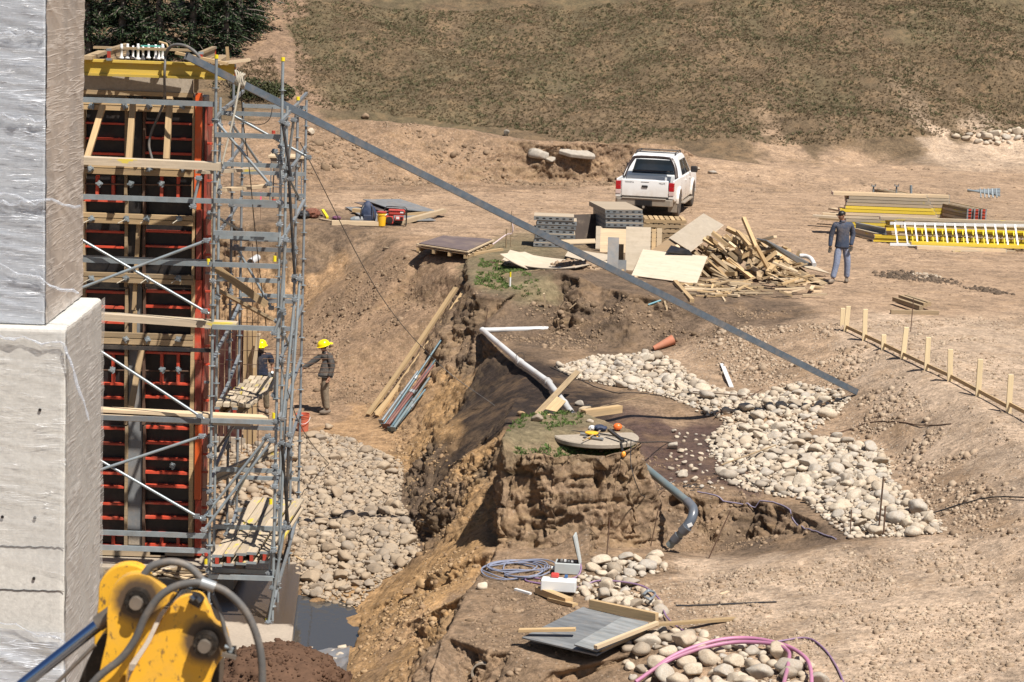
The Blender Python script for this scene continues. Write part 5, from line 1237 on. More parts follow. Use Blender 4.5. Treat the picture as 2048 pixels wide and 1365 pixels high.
for px, py, s, sd, lab in ((1075, 842, .15, 11, 'grey boulder on the grassy top of the manhole mound'), (1043, 832, .11, 12, 'ochre stone at the back left of the manhole mound'), (1180, 845, .07, 13, 'small pale stone at the back of the manhole lid'), (657, 858, .16, 14, 'flat grey boulder on the pit floor by the orange bucket'), (1160, 812, .13, 15, 'pale flat stone behind the wooden block'), (965, 1178, .11, 16, 'stone on the ledge left of the electric boxes'), (818, 1190, .12, 17, 'ochre rock stuck in the bank below the ledge'), (845, 1175, .14, 18, 'second ochre rock stuck in the bank below the ledge'), (622, 1135, .15, 19, 'large round boulder at the left foot of the rubble'), (718, 1150, .14, 20, 'round boulder above the puddle'), (1180, 440, .1, 21, None), (650, 1075, .13, 22, 'round boulder in the middle of the left rubble')):
    if lab: rock(px, py, (s, s * .85, s * .7), m_oclod if 'ochre' in lab else m_cob if s < .14 else m_cobd, sd, lab, sd)

# ------------------------------------------------------------------ feed hopper behind the tower
hop = thing('feed_hopper', G(578, 412), 'rusty sheet metal hopper on a thin-legged frame behind the tower', 'hopper'); g = G(578, 412)
hv = [(-.55, 1.45), (.42, 1.45), (.12, .80), (-.3, .80)]
m_hop = mat_plain('dusty_sheet_metal', (.20, .165, .135), .7, .3, .3, 5, .5)
put('bin', MB().prism(hv, -.45, .45, 'Y').mesh(), m_hop, hop, world=Matrix.Translation(g))
put('rim', MB().box(-.6, .46, -.5, .5, 1.45, 1.5).mesh(), m_pinel, hop, world=Matrix.Translation(g))
for sx in (-.5, .38):
    for sy in (-.42, .42): tube('leg', [g + Vector((sx, sy, 1.45)), g + Vector((sx + (.03 if sx > 0 else -.03), sy, 0))], .02, m_galvd, hop, n=6)
for sy in (-.42, .42): tube('cross_bar', [g + Vector((-.5, sy, .6)), g + Vector((.4, sy, .55))], .015, m_galvd, hop, n=6); tube('stay', [g + Vector((.4, sy, 1.1)), g + Vector((.12, sy, .55))], .015, m_pinel, hop, n=6)
o = tube('marker_flag', [G(521, 440), up_(G(521, 440), .8)], .006, m_rust, n=5); tag(o, 'thin rod with pink ribbon standing behind the tower', 'marker')
q = put('ribbon', MB().box(-.02, .02, -.01, .01, .45, .78).mesh(), mat_plain('pink_tape', (.8, .12, .22), .5), o)

# ------------------------------------------------------------------ tools at the edge of the yard
for i, (q, z, sz, mat, lab) in enumerate((((695, 452), .03, None, m_film, 'film-faced plywood sheet lowest in the pile behind the generator'), )): pass
quad('plywood_sheet', up_(G(690, 418), .06), up_(G(742, 447), .06), up_(G(872, 444), .05), up_(G(800, 418), .05), .02, m_filmgrey, 'grey plywood sheet lowest in the pile behind the generator', 'plywood', 'plywood pile behind the generator')
quad('plywood_sheet', up_(G(708, 415), .16), up_(G(762, 432), .14), up_(G(878, 430), .10), up_(G(795, 412), .12), .02, m_film, 'dark film-faced plywood sheet on top of the pile behind the generator', 'plywood', 'plywood pile behind the generator')
quad('plywood_sheet', up_(G(726, 415), .24), up_(G(775, 431), .22), up_(G(884, 434), .12), up_(G(800, 410), .18), .02, m_filmgrey, 'grey sheet edge on top of the plywood pile, crossing the dark one', 'plywood', 'plywood pile behind the generator')
gbar('board', (705, 428), (727, 430), .2, .1, m_pine, 'short timber end sticking out of the plywood pile', 'board', z0=.06, z1=.06)
gbar('plank', (664, 450), (770, 452), .15, .12, m_pinel, 'pale squared timber lying left of the yellow bucket', 'timber')
gbar('plank', (800, 450), (888, 434), .15, .12, m_pinel, 'pale squared timber lying right of the generator', 'timber', z1=.12)
gbar('plank', (812, 436), (870, 431), .12, .08, m_pine, 'second timber right of the generator, lying behind the first', 'timber', z0=.05, z1=.05)
gbar('plank', (640, 440), (672, 446), .1, .04, m_pinel, 'short pale board by the yellow level', 'board')
gb = G(763, 452); bk = thing('paint_bucket', gb, 'yellow plastic bucket with a red lid beside the generator', 'bucket')
m_ybk = mat_plain('yellow_plastic', (.85, .47, .02), .35, 0, .06, 6, .15, 0); m_redp = mat_plain('red_plastic', (.52, .06, .05), .35, 0, .1, 6, .25, 0)
def lobj(name, prof, mat, parent, loc, n=22):
    v, f = lathe(prof, n); o = put(name, mesh_py(name, v, f), mat, parent, world=Matrix.Translation(Vector(loc)) if parent else Matrix.Translation(Vector(loc))); shade_auto(o, 40); return o
lobj('body', [(.105, 0), (.128, .30), (.140, .305), (.140, .33), (.13, .335), (.13, .37)], m_ybk, bk, gb); lobj('lid', [(.142, .37), (.146, .375), (.146, .40), (.11, .41)], m_redp, bk, gb)
tube('handle', [gb + Vector((.14 * math.cos(a), -.05 * math.sin(a) - .06, .34 - .05 * math.sin(a))) for a in [k * math.pi / 8 for k in range(9)]], .006, m_white, bk, n=5)
gg = G(790, 452) + Vector((0, .1, 0)); ge = thing('generator', gg, 'red portable generator in a black tube frame', 'generator')
def lbox(name, b, mat, parent, base, bw=.01, rz=0):
    o = put(name, MB().box(*b).mesh(), mat, parent, world=Matrix.Translation(base) @ Matrix.Rotation(rz, 4, 'Z'))
    if bw: bev(o, bw, 2)
    return o
lbox('tank', (-.2, .27, -.18, .18, .30, .46), m_redp, ge, gg, .04); lbox('engine', (-.26, -.05, -.16, .16, .05, .29), m_redp, ge, gg, .03); lbox('alternator', (-.03, .2, -.12, .12, .06, .22), m_black, ge, gg, .03); lbox('control_panel', (.0, .24, -.195, -.18, .16, .29), m_redp, ge, gg, .01)
lbox('dial', (.03, .12, -.205, -.196, .20, .27), m_white, ge, gg, 0); lbox('maker_plate', (.14, .24, -.188, -.181, .37, .42), m_white, ge, gg, 0); lbox('socket', (.15, .22, -.208, -.196, .19, .26), m_black, ge, gg, 0)
for sy in (-.22, .22):
    tube('frame_tube', [gg + Vector(p) for p in ((-.32, sy, .02), (-.32, sy, .40), (-.27, sy, .5), (.25, sy, .5), (.31, sy, .42), (.31, sy, .02), (-.32, sy, .02))], .014, m_black, ge, n=7)
for x, z in ((-.3, .45), (.3, .45), (-.32, .03), (.31, .03)): tube('frame_tube', [gg + Vector((x, -.22, z)), gg + Vector((x, .22, z))], .014, m_black, ge, n=7)
lobj('recoil_starter', [(.02, -.01), (.10, 0), (.10, .03), (.03, .035)], m_black, ge, (0, 0, 0)).matrix_basis = Matrix.Translation((-.16, -.17, .16)) @ Matrix.Rotation(math.pi / 2, 4, 'X')
# backpack, cylinder, clothes bundle, yellow level
m_navy = mat_plain('navy_nylon', (.022, .035, .075), .7, 0, .4, 5, .15, .01)
bp = G(735, 447); v, f = ico(4); v = v * np.array([.27, .17, .36]); v[:, 2] += .28; v[:, 0] *= 1 - .35 * np.clip(v[:, 2] / .6, 0, 1); v += (fbm(v, 7, 3) - .5)[:, None] * .07; v[:, 2] = np.maximum(v[:, 2], .0)
bpo = put('backpack', mesh_np('backpack', v, f), m_navy, world=Matrix.Translation(bp), smooth=True); tag(bpo, 'slumped navy backpack left of the yellow bucket', 'backpack')
q = put('pocket', MB().box(-.12, .12, -.21, -.12, .05, .26).mesh(), m_navy, bpo); bev(q, .03, 3)
for s in (-1, 1): tube('strap', [bp + Vector((s * .1, -.1, .52)), bp + Vector((s * .17, -.22, .35)), bp + Vector((s * .2, -.2, .08))], .016, m_cable, bpo, n=6, curve=4)
gl = G(712, 448); o = thing('metal_cylinder', gl, 'grey metal bottle with chrome end lying left of the backpack', 'bottle')
tube('body', [gl + Vector((-.05, .02, .11)), gl + Vector((.35, .1, .11))], .10, m_filmgrey, o, n=16); tube('end_cap', [gl + Vector((-.16, 0, .11)), gl + Vector((-.05, .02, .11))], .075, m_chrome if False else m_galv, o, n=16, radii=[.05, .10])
def cloth(px, py, s, mat, seed, label, name='clothes_bundle', cat='clothes'):
    g = G(px, py); v, f = ico(4); v = v * np.array(s); v[:, 2] = np.maximum(v[:, 2] + s[2] * .7, 0); v += ((fbm(v + seed, 6 / max(s) * .3 + 4, 4, .6, True) - .5)[:, None] * np.array([1, 1, .8])) * max(s) * .5
    o = put(name, mesh_np(name, v, f), mat, world=Matrix.Translation(g), smooth=True); return tag(o, label, cat)
cloth(606, 437, (.17, .15, .12), m_dksteel, 3, 'grey cloth bundle at the left end of the yard edge'); cloth(622, 436, (.24, .17, .15), mat_plain('rust_cloth', (.17, .06, .035), .9, 0, .6, 9, .2, .01), 5, 'rust and black jacket thrown down beside the grey bundle'); cloth(672, 440, (.13, .08, .06), mat_plain('purple_cloth', (.12, .03, .09), .9), 6, 'small purple rag by the yellow tool')
gbar('level', (645, 431), (655, 438), .07, .06, m_yplain, 'short yellow tool lying between the bundles', 'tool', z0=.12)
# pallet carrying a film-faced sheet at the head of the ramp
pz = G(912, 500).z; c4 = [W(832, 492, z=.16), W(885, 475, z=.16), W(990, 483, z=.16), W(936, 508, z=.16)]
pal = thing('pallet', W(912, 500, z=0), 'low pallet at the head of the ramp', 'pallet')
for k in range(4):
    a = c4[0].lerp(c4[3], (k + .15) / 3.3); b = c4[1].lerp(c4[2], (k + .15) / 3.3); a.z = b.z = .07; bar('skid', a, b, .1, .09, m_pine, pal)
for k in range(7):
    a = c4[0].lerp(c4[1], (k + .3) / 6.6); b = c4[3].lerp(c4[2], (k + .3) / 6.6); a.z = b.z = .128; bar('slat', a, b, .1, .02, m_pinel, pal)
quad('plywood_sheet', *[Vector((p.x, p.y, .175)) for p in (c4[0], c4[1], c4[2], c4[3])], .03, m_pinel, 'pale plywood sheet on the pallet, under the purple-brown sheet', 'plywood')
cc = sum(c4, Vector()) / 4; c5 = [cc + (p - cc) * .93 for p in c4]
quad('film_sheet', *[Vector((p.x, p.y, .215)) for p in c5], .012, mat_plain('brown_film', (.13, .10, .105), .3, 0, .4, 3, .75, .001), 'purple-brown film-faced sheet on the pale one at the head of the ramp', 'plywood')
gbar('plank', (769, 500), (842, 506), .12, .07, m_pinel, 'plank lying left of the pallet at the head of the ramp', 'plank'); gbar('plank', (945, 512), (1003, 502), .1, .07, m_pine, 'plank right of the pallet, on the weeds', 'plank')
# barrier rods with striped tape
for k, (px, py, h, lab) in enumerate(((1021, 494, .95, 'tall thin barrier rod with striped tape'), (1012, 496, .5, 'short wooden barrier peg beside the tall rod'))):
    g = G(px, py); o = tube('barrier_rod', [g, up_(g, h)], .012 if k == 0 else .02, m_pined, n=6); tag(o, lab, 'rod')
m_tape = mat_plain('barrier_tape', (.75, .55, .55), .5, 0, .5, 30, .1, 0)
g = G(1021, 494); tp = tube('barrier_tape', [up_(g, .75), up_(g, .45) + Vector((.05, 0, 0)), up_(g, .35), up_(G(1012, 496), .35), up_(G(985, 503), .18)], .016, m_tape, n=4, curve=4); tag(tp, 'red and white barrier tape sagging from the rods', 'tape')
g = G(1020, 573); o = tube('marker_post', [g, up_(g, .22)], .022, m_white, n=8); tag(o, 'short white marker with yellow tip on the grassy bank', 'marker'); q = tube('tip', [up_(g, .22), up_(g, .34)], .022, m_yplain, o, n=8)

# ------------------------------------------------------------------ stacks of steel form panels
m_steelp = mat_plain('grey_form_steel', (.21, .225, .235), .5, .4, .3, 5, .55)
m_plyface = mat_wood('dusty_ply_face', (.50, .40, .29), .85, .5, grain=.35, dcol=(.40, .32, .23))
def form_panel(loc, w, d, rz, label, group):
    t = thing('form_panel', loc, label, 'form panel', group, rz)
    T = lambda: wm(t)
    put('frame', MB().box(-w / 2, w / 2, 0, .045, 0, .10).box(-w / 2, w / 2, d - .045, d, 0, .10).box(-w / 2, -w / 2 + .045, .045, d - .045, 0, .10).box(w / 2 - .045, w / 2, .045, d - .045, 0, .10).mesh(), m_steelp, t, world=T())
    put('face', MB().box(-w / 2 + .001, w / 2 - .001, .002, d - .002, .1005, .116).mesh(), m_plyface, t, world=T())
    sl = MB()
    for k in range(6):
        x = -w / 2 + w * (k + .5) / 6; sl.prism([(x - .045, .05), (x - .028, .032), (x + .028, .032), (x + .045, .05), (x + .028, .068), (x - .028, .068)], -.002, .006, 'Y')
    for k in range(8):
        y = d * (k + .5) / 8; sl.prism([(y - .05, .05), (y - .03, .032), (y + .03, .032), (y + .05, .05), (y + .03, .068), (y - .03, .068)], -w / 2 - .002, -w / 2 + .006, 'X')
    tag(put('slots', sl.mesh(), m_black, t, world=T()), kind='stuff'); return t
b1 = W(1108, 496, z=0); rr_ = random.Random(4)
offs = [-.02, .0, .02, -.01, .03, .05, -.03]
for k in range(7): form_panel((b1.x + offs[k], b1.y + rr_.uniform(-.03, .03), .02 + k * .118), 1.06, .75, rr_.uniform(-.02, .02), ('grey slotted form panel, %s in the left stack' % ('lowest', 'second from the bottom', 'third from the bottom', 'in the middle', 'third from the top', 'second from the top', 'topmost')[k]), 'left stack of form panels')
b2 = W(1246, 500, z=0)
for k in range(9): form_panel((b2.x + rr_.uniform(-.02, .02) + (.0 if k < 8 else -.02), b2.y + rr_.uniform(-.03, .03), .02 + k * .118), 1.02, 1.6 if k < 8 else 1.9, .18 if k < 8 else .2, ('slotted form panel, %s in the right stack behind the leaning boards' % ('lowest', 'second from the bottom', 'third from the bottom', 'fourth from the bottom', 'in the middle', 'fourth from the top', 'third from the top', 'second from the top', 'topmost')[k]), 'right stack of form panels')
quad('standing_sheet', W(1140, 492, z=.0), W(1192, 490, z=.0), W(1192, 490, z=.0) + Vector((0, .35, .80)), W(1140, 492, z=.0) + Vector((0, .35, .80)), .03, mat_plain('brown_black_board', (.06, .042, .032), .5, 0, .5, 4, .5), 'dark brown sheet standing on edge between the two panel stacks', 'sheet')
quad('board', W(1140, 492, z=.84) + Vector((-.0, .3, .02)), W(1192, 490, z=.84) + Vector((0, .3, .02)), W(1192, 490, z=.84) + Vector((0, .8, .05)), W(1120, 492, z=.84) + Vector((0, .8, .05)), .02, m_pinel, 'pinkish board lying across the top of the dark standing sheet', 'board')
# leaning sheets in front of the right stack
LEAN = [(1191, 1203, 452, 498, .10, m_plypale, 'narrow pale board at the left end of the leaning row'), (1200, 1252, 457, 505, .06, m_pinel, 'wide pine sheet leaning second in the row'), (1214, 1236, 474, 545, -.35, m_filmgrey, 'narrow grey board leaning in front of the row'), (1236, 1246, 488, 540, -.3, m_plybrown, 'narrow red-brown board beside the grey one'), (1250, 1299, 453, 545, -.2, m_plypale, 'tall pale plywood sheet in the middle of the leaning row'), (1303, 1311, 458, 500, .02, m_pine, 'narrow yellow lath right of the tall sheet'), (1313, 1323, 456, 498, .0, m_pinel, 'board with a blue-stained top in the leaning row'), (1325, 1362, 458, 492, .1, m_pinel, 'low pine sheet at the right end of the leaning row'), (1236, 1252, 520, 548, -.4, m_filmgrey, 'short grey offcut at the foot of the tall sheet')]
for x0, x1, y0, y1, dz, m, lab in LEAN:
    a = W(x0, y1, z=.02); b = W(x1, y1, z=.02); a.y = b.y = (a.y + b.y) / 2; Dd = a.y; h = (y1 - y0) / (FPX / Dd) * 1.0
    quad('leaning_sheet', a, b, b + Vector((0, h * .25, h * .97)), a + Vector((0, h * .25, h * .97)), .02, m, lab, 'board', 'boards leaning on the right panel stack')
# pallets right of the stack
def pallet(loc, w, d, rz, label, group, mat):
    t = thing('pallet', loc, label, 'pallet', group, rz)
    for k in range(3):
        y = d * k / 2.0; put('stringer', MB().box(-w / 2, w / 2, y - .04, y + .04, .022, .10).mesh(), mat, t, world=wm(t))
    for k in range(8):
        x = -w / 2 + w * (k + .5) / 8; put('slat', MB().box(x - .052, x + .052, -.04, d + .04, .101, .122).mesh(), mat, t, world=wm(t))
    for k in range(3):
        x = -w / 2 + w * (k + .25) / 2.5; put('bottom_board', MB().box(x - .05, x + .05, -.04, d + .04, 0, .021).mesh(), mat, t, world=wm(t))
b3 = W(1328, 500, z=0); b3.y += .5
for k in range(6): pallet((b3.x + .03 * (k % 2) , b3.y, .01 + k * .126), 1.15, .8, -.08 + .02 * k, 'wooden pallet, %s in the stack behind the pickup side of the panels' % ('lowest', 'second', 'third', 'fourth', 'fifth', 'topmost')[k], 'stacked pallets', m_pined if k < 5 else m_pine)
# plywood sheets
def warped(name, quadp, sag, t, mat, label, cat='plywood', nu=16, nv=6, curl=0.0, group=None):
    V2, F2 = [], []
    for s in (0, 1):
        for j in range(nv + 1):
            for i in range(nu + 1):
                u, v = i / nu, j / nv; p = (quadp[0] * (1 - u) + quadp[1] * u) * (1 - v) + (quadp[3] * (1 - u) + quadp[2] * u) * v
                V2.append((p.x, p.y, p.z - sag * 4 * u * (1 - u) + curl * (u - .5) * (v - .5) - s * t))
    st = (nu + 1) * (nv + 1); id_ = lambda i, j, s=0: s * st + j * (nu + 1) + i
    for j in range(nv):
        for i in range(nu):
            F2.append((id_(i, j), id_(i + 1, j), id_(i + 1, j + 1), id_(i, j + 1))); F2.append((id_(i, j, 1), id_(i, j + 1, 1), id_(i + 1, j + 1, 1), id_(i + 1, j, 1)))
    for i in range(nu): F2.append((id_(i, 0), id_(i, 0, 1), id_(i + 1, 0, 1), id_(i + 1, 0))); F2.append((id_(i, nv), id_(i + 1, nv), id_(i + 1, nv, 1), id_(i, nv, 1)))
    for j in range(nv): F2.append((id_(0, j), id_(0, j + 1), id_(0, j + 1, 1), id_(0, j, 1))); F2.append((id_(nu, j), id_(nu, j, 1), id_(nu, j + 1, 1), id_(nu, j + 1)))
    o = put(name, mesh_py(name, V2, F2), mat); shade_auto(o, 40); return tag(o, label, cat, group)
warped('warped_plywood', [W(1005, 520, z=.20), W(1150, 535, z=.30), W(1215, 520, z=.30), W(1020, 500, z=.32)], .10, .02, m_plypale, 'warped pale plywood sheet, the wider one, at the edge of the grassy bank')
warped('warped_plywood', [W(1000, 512, z=.36), W(1100, 542, z=.06), W(1160, 524, z=.22), W(1050, 500, z=.44)], .10, .02, m_plypale, 'curled pale plywood sheet lying on top of the wider one by the grassy bank', curl=.2)
warped('warped_plywood', [W(992, 528, z=.02), W(1060, 538, z=.02), W(1080, 520, z=.03), W(1015, 512, z=.04)], .0, .02, m_pined, 'brown sheet lowest under the curled plywood')
warped('warped_plywood', [W(1130, 512, z=.12), W(1218, 530, z=.12), W(1225, 510, z=.14), W(1140, 496, z=.14)], .02, .02, m_plypale, 'pale sheet lying between the panel stack and the soil heap')
gtube('rod', [(975, 525), (1040, 530), (1075, 533)], .012, m_rust, 'rusty rod lying under the curled plywood', 'rod', curve=3)
for k in range(9): gbar('twig', (1030 + 7 * k, 548 - k), (1048 + 8 * k, 538 + 2 * (k % 3)), .025, .015, m_pined, 'thin twig or lath strewn below the curled plywood', 'twig', 'laths below the curled plywood')
quad('plywood_sheet', W(1263, 551, z=.12), W(1393, 568, z=.12), W(1415, 513, z=.62), W(1286, 499, z=.60), .02, m_plypale, 'large pale plywood sheet lying tilted at the left foot of the timber pile', 'plywood')
quad('plywood_sheet', W(1338, 476, z=.62), W(1381, 503, z=.66), W(1447, 450, z=1.12), W(1407, 427, z=1.12), .02, m_plypale, 'pale plywood sheet propped high on the timber pile, long side uphill', 'plywood')
quad('plywood_sheet', W(1302, 502, z=.5), W(1372, 504, z=.55), W(1384, 498, z=.60), W(1338, 476, z=.58), .02, m_plybrown, 'brown plywood corner showing between the two pale sheets', 'plywood')
quad('plywood_sheet', W(1332, 505, z=.62), W(1385, 510, z=.62), W(1378, 500, z=.72), W(1342, 491, z=.72), .02, m_black, 'small black board lying on the upper edge of the tilted sheet', 'board')
quad('ramp_sheet', W(1514, 476, z=.98), W(1534, 480, z=.98), W(1628, 530, z=.38), W(1606, 531, z=.36), .03, m_filmgrey, 'weathered grey sheet sloping down the right side of the timber pile', 'sheet')
quad('ramp_sheet', W(1520, 488, z=.80), W(1606, 534, z=.28), W(1662, 548, z=.08), W(1560, 498, z=.60), .025, m_grayw, 'lower grey board on the right side of the timber pile by the walking man', 'board')
quad('ramp_sheet', W(1590, 545, z=.25), W(1600, 540, z=.32), W(1655, 566, z=.02), W(1642, 570, z=.02), .02, m_pined, 'narrow board end at the foot of the timber pile behind the shoe', 'board')
o = tube('elbow_pipe', [W(1600, 512, z=.55), W(1612, 513, z=.55), W(1622, 518, z=.52), W(1629, 530, z=.42)], .055, m_white, n=12, curve=5); tag(o, 'white curved plastic pipe lying on the grey sheet', 'pipe')
# the pile of offcuts: each piece its own
pr_ = random.Random(12); pc = W(1490, 560, z=0)
def heap_h(u, v): return 1.02 * max(0, 1 - abs(u) ** 1.7) * max(0, 1 - abs(v) ** 1.6)
for k in range(175):
    u = pr_.uniform(-1, 1); v = pr_.uniform(-1, .75); hh = heap_h(u * .95, v * .9) * pr_.uniform(.55, 1.0) * .92
    c = Vector((pc.x + .05 + u * 1.35, pc.y + .85 + v * 1.05, .08 + hh))
    if pr_.random() < .55: d = Vector((1, pr_.uniform(-1.2, -.1), -.62 + pr_.uniform(-.25, .25)))
    elif pr_.random() < .5: d = Vector((pr_.uniform(-.4, .4), -1, pr_.uniform(-.35, .1)))
    else: d = Vector((pr_.uniform(-1, 1), pr_.uniform(-1, 1), pr_.uniform(-.5, .5)))
    d.normalize(); L = pr_.choice((.4, .5, .65, .8, 1.0)) * pr_.uniform(.85, 1.1); w, h = pr_.choice(((.11, .06), (.085, .085), (.10, .10), (.14, .04)))
    a = c - d * L / 2; b = c + d * L / 2; lo = min(a.z, b.z)
    if lo < .05: a.z += .05 - lo; b.z += .05 - lo
    o = bar('timber_offcut', a, b, w, h, pr_.choice((m_pine, m_pined, m_pine, m_pined, m_pinel)), chip=.02, up=(pr_.uniform(-.5, .5), pr_.uniform(-.5, .5), 1)); tag(o, 'squared timber offcut in the tangled pile', 'timber', 'offcuts in the timber pile')
for q0, z0, q1, z1, w, lab in (((1487, 436), 1.45, (1514, 500), .75, .10, 'board end sticking highest out of the timber pile'), ((1416, 475), .98, (1464, 512), .45, .10, 'pine timber second from the plywood in the pile'), ((1402, 492), .75, (1465, 535), .2, .10, 'pine timber with its end over the tilted sheet'), ((1424, 466), 1.1, (1456, 492), .8, .10, 'pine timber under the propped sheet'), ((1512, 492), .9, (1536, 536), .35, .11, 'timber standing steep in the middle of the pile'), ((1475, 464), 1.1, (1500, 493), .85, .09, 'timber near the top of the pile'), ((1555, 524), .45, (1536, 545), .3, .12, 'squared block lying across the right of the pile')):
    o = bar('timber_offcut', W(*q0, z=z0), W(*q1, z=z1), w, .08, m_pine, chip=.02); tag(o, lab, 'timber')
for k in range(118):
    px = pr_.uniform(1375, 1640); py = 578 + pr_.gauss(0, 9) + (px - 1500) * .02; cl_ = math.exp(-((px - 1570) / 45) ** 2); c = G(px, py); ht = .03 + cl_ * pr_.uniform(0, .35)
    a = pr_.uniform(-.5, .5) if pr_.random() < .6 else pr_.uniform(-1.5, 1.5); L = pr_.uniform(.18, .75); d = Vector((math.cos(a), math.sin(a) * .9, pr_.uniform(-.25, .25) * (.4 + cl_))); c.z += ht + abs(d.z) * L / 2
    o = bar('wood_splinter', c - d * L / 2, c + d * L / 2, pr_.choice((.03, .05, .07, .09)), pr_.choice((.02, .03, .045)), pr_.choice((m_pine, m_pinel, m_pined)), chip=.01); tag(o, 'thin wood scrap strewn in front of the timber pile', 'wood scrap', 'scraps in front of the timber pile')
for q0, q1, w, h, m, lab in (((1350, 568), (1384, 606), .10, .09, m_pine, 'squared timber sliding down the bank below the tilted sheet'), ((1434, 578), (1450, 604), .04, .03, m_pinel, 'thin pale lath hanging over the bank'), ((1266, 560), (1284, 548), .06, .04, m_pinel, 'small board end by the corner of the tilted sheet'), ((1276, 566), (1288, 568), .12, .05, m_pine, 'short block below the tilted sheet'), ((1328, 604), (1334, 622), .05, .04, m_pined, 'short peg in the bank beside the steel rail'), ((1245, 545), (1256, 528), .06, .05, m_pine, 'short stick leaning at the foot of the tall sheet'), ((1140, 618), (1152, 608), .04, .02, m_pinel, 'small chip of wood on the soil heap')):
    gbar('board', q0, q1, w, h, m, lab, 'board')

# ------------------------------------------------------------------ stacks of timber I-beams and ladders on the right
def flat_beam(x0, x1, y, z, mat, label, group, skew=0): return h20((x0, y, z), (x1, y + skew, z), mat, label, group, up=(0, -1, 0), hgt=.2, wid=.08)
YB = 68.6; m_ybr = mat_wood('bright_yellow_beam', (.74, .53, .04), .88, .2, dcol=(.5, .42, .25))
def XW(px, py, D): return W(px, py, D=D).x
lay_names = ('lowest', 'second', 'third', 'fourth', 'fifth', 'sixth', 'seventh', 'eighth', 'ninth', 'tenth', 'eleventh', 'twelfth', 'thirteenth')
for k in range(13):
    for c in range(2):
        x0 = XW(1692 + rr_.uniform(-3, 4), 430, YB); 
        if k == 12: x0 = XW(1666, 385, YB)
        if k in (5, 7): x0 = XW(1680, 410, YB)
        m = m_ybr if k in (8, 7, 2, 3) else m_grayw if k % 3 else m_pinel
        flat_beam(x0, XW(1900 - 4 * k * (c == 0), 400, YB), YB + .215 * c, (.06 + .094 * k), m, 'I-beam in the %s layer, %s row, of the rear left beam stack' % (lay_names[k], 'front' if c == 0 else 'back'), 'rear left beam stack')
for k in range(7):
    for c in range(3):
        x = XW(1941 + 14 * c, 400, 67.6); h20((x, 67.6, .42 + .088 * k), (x - 2.0, 72.3, .44 + .088 * k), m_grayw if (k + c) % 2 else m_pined, 'I-beam end with red cap, %s layer, %s column of the stack pointing at the viewer' % (lay_names[k], ('left', 'middle', 'right')[c]), 'beam stack with red caps facing the viewer', up=Vector((1, .45, 0)), hgt=.19, wid=.078)
for k in range(4):
    x = XW(1998 + 14 * k, 418, 67.3); h20((x, 67.3, .50), (x - 1.6, 70.2, .52), m_ybr, 'yellow I-beam with red cap, %s in the flat row at the right edge' % ('first', 'second', 'third', 'fourth')[k], 'row of yellow beams at the right edge', up=Vector((1, .5, 0)), hgt=.19, wid=.08)
for k, (x0, z, m) in enumerate(((1748, .08, m_ybr), (1750, .18, m_ybr), (1800, .30, m_grayw), (1772, .40, m_ybr), (1802, .50, m_grayw), (1808, .60, m_grayw), (1760, .70, m_grayw))):
    flat_beam(XW(x0, 440, 67.0), XW(2150, 440, 67.0), 67.0 - .03 * (k % 2), z, m, 'long I-beam in the %s layer of the front stack behind the ladder' % lay_names[k], 'front beam stack behind the ladder')
for k, (x0, x1, y, m, lab) in enumerate(((1712, 1772, 452, m_galvd, 'perforated steel rail end left of the ladder'), (1708, 1758, 463, m_grayw, 'grey I-beam end left of the ladder, lower'), (1714, 1790, 436, m_ybeam, 'yellow beam slanting toward the viewer left of the ladder'))):
    a = W(x0, y, z=.3 if k == 0 else .14 if k == 1 else .45); b = W(x1, y + 12, z=.25 if k == 0 else .12 if k == 1 else .4); h20(a, b, m, lab, cap=k > 0, wid=.1)
lad = thing('ladder', W(1785, 488, z=0), 'white aluminium ladder lying on its side against the beam stack', 'ladder')
La, Lb = W(1780, 447, D=66.6), W(2075, 452, D=66.6); Ca, Cb = W(1780, 489, D=66.2), W(2075, 494, D=66.2)
m_alu = mat_plain('white_aluminium', (.75, .76, .77), .35, .1, .06, 6, .1, 0)
for a, b in ((La, Lb), (Ca, Cb)): bar('rail', a, b, .03, .075, m_alu, lad)
for k in range(15):
    t = (k + .45) / 14.7; a = La.lerp(Lb, t); b = Ca.lerp(Cb, t + .022); bar('rung', a, b, .035, .05, m_alu, lad, up=(0, -1, 0))
lad2 = thing('ladder', W(1830, 488, z=0), 'yellow ladder lying on its side behind the white one', 'ladder'); La, Lb = W(1815, 458, D=66.85), W(2100, 466, D=66.85); Ca, Cb = W(1815, 484, D=66.7), W(2100, 492, D=66.7)
for a, b in ((La, Lb), (Ca, Cb)): bar('rail', a, b, .03, .06, m_yplain, lad2)
for k in range(14):
    t = (k + .4) / 14; bar('rung', La.lerp(Lb, t), Ca.lerp(Cb, t + .01), .03, .045, m_yplain, lad2, up=(0, -1, 0))
flat_beam(XW(1822, 482, 66.0), XW(2150, 482, 66.0), 66.0, .14, m_ybr, 'clean yellow I-beam lying in front of the ladders', 'beams in front of the ladders'); flat_beam(XW(1832, 490, 65.9), XW(2010, 490, 65.9), 65.75, .05, m_pinel, 'pale I-beam under the clean yellow one', 'beams in front of the ladders')
gbar('plank', (1900, 497), (2060, 499), .2, .03, m_plybrown, 'reddish board lying flat in front of the beams', 'board'); gbar('plank', (1905, 504), (2030, 503), .06, .03, m_grayw, 'grey lath lying flat in front of the beams', 'board')
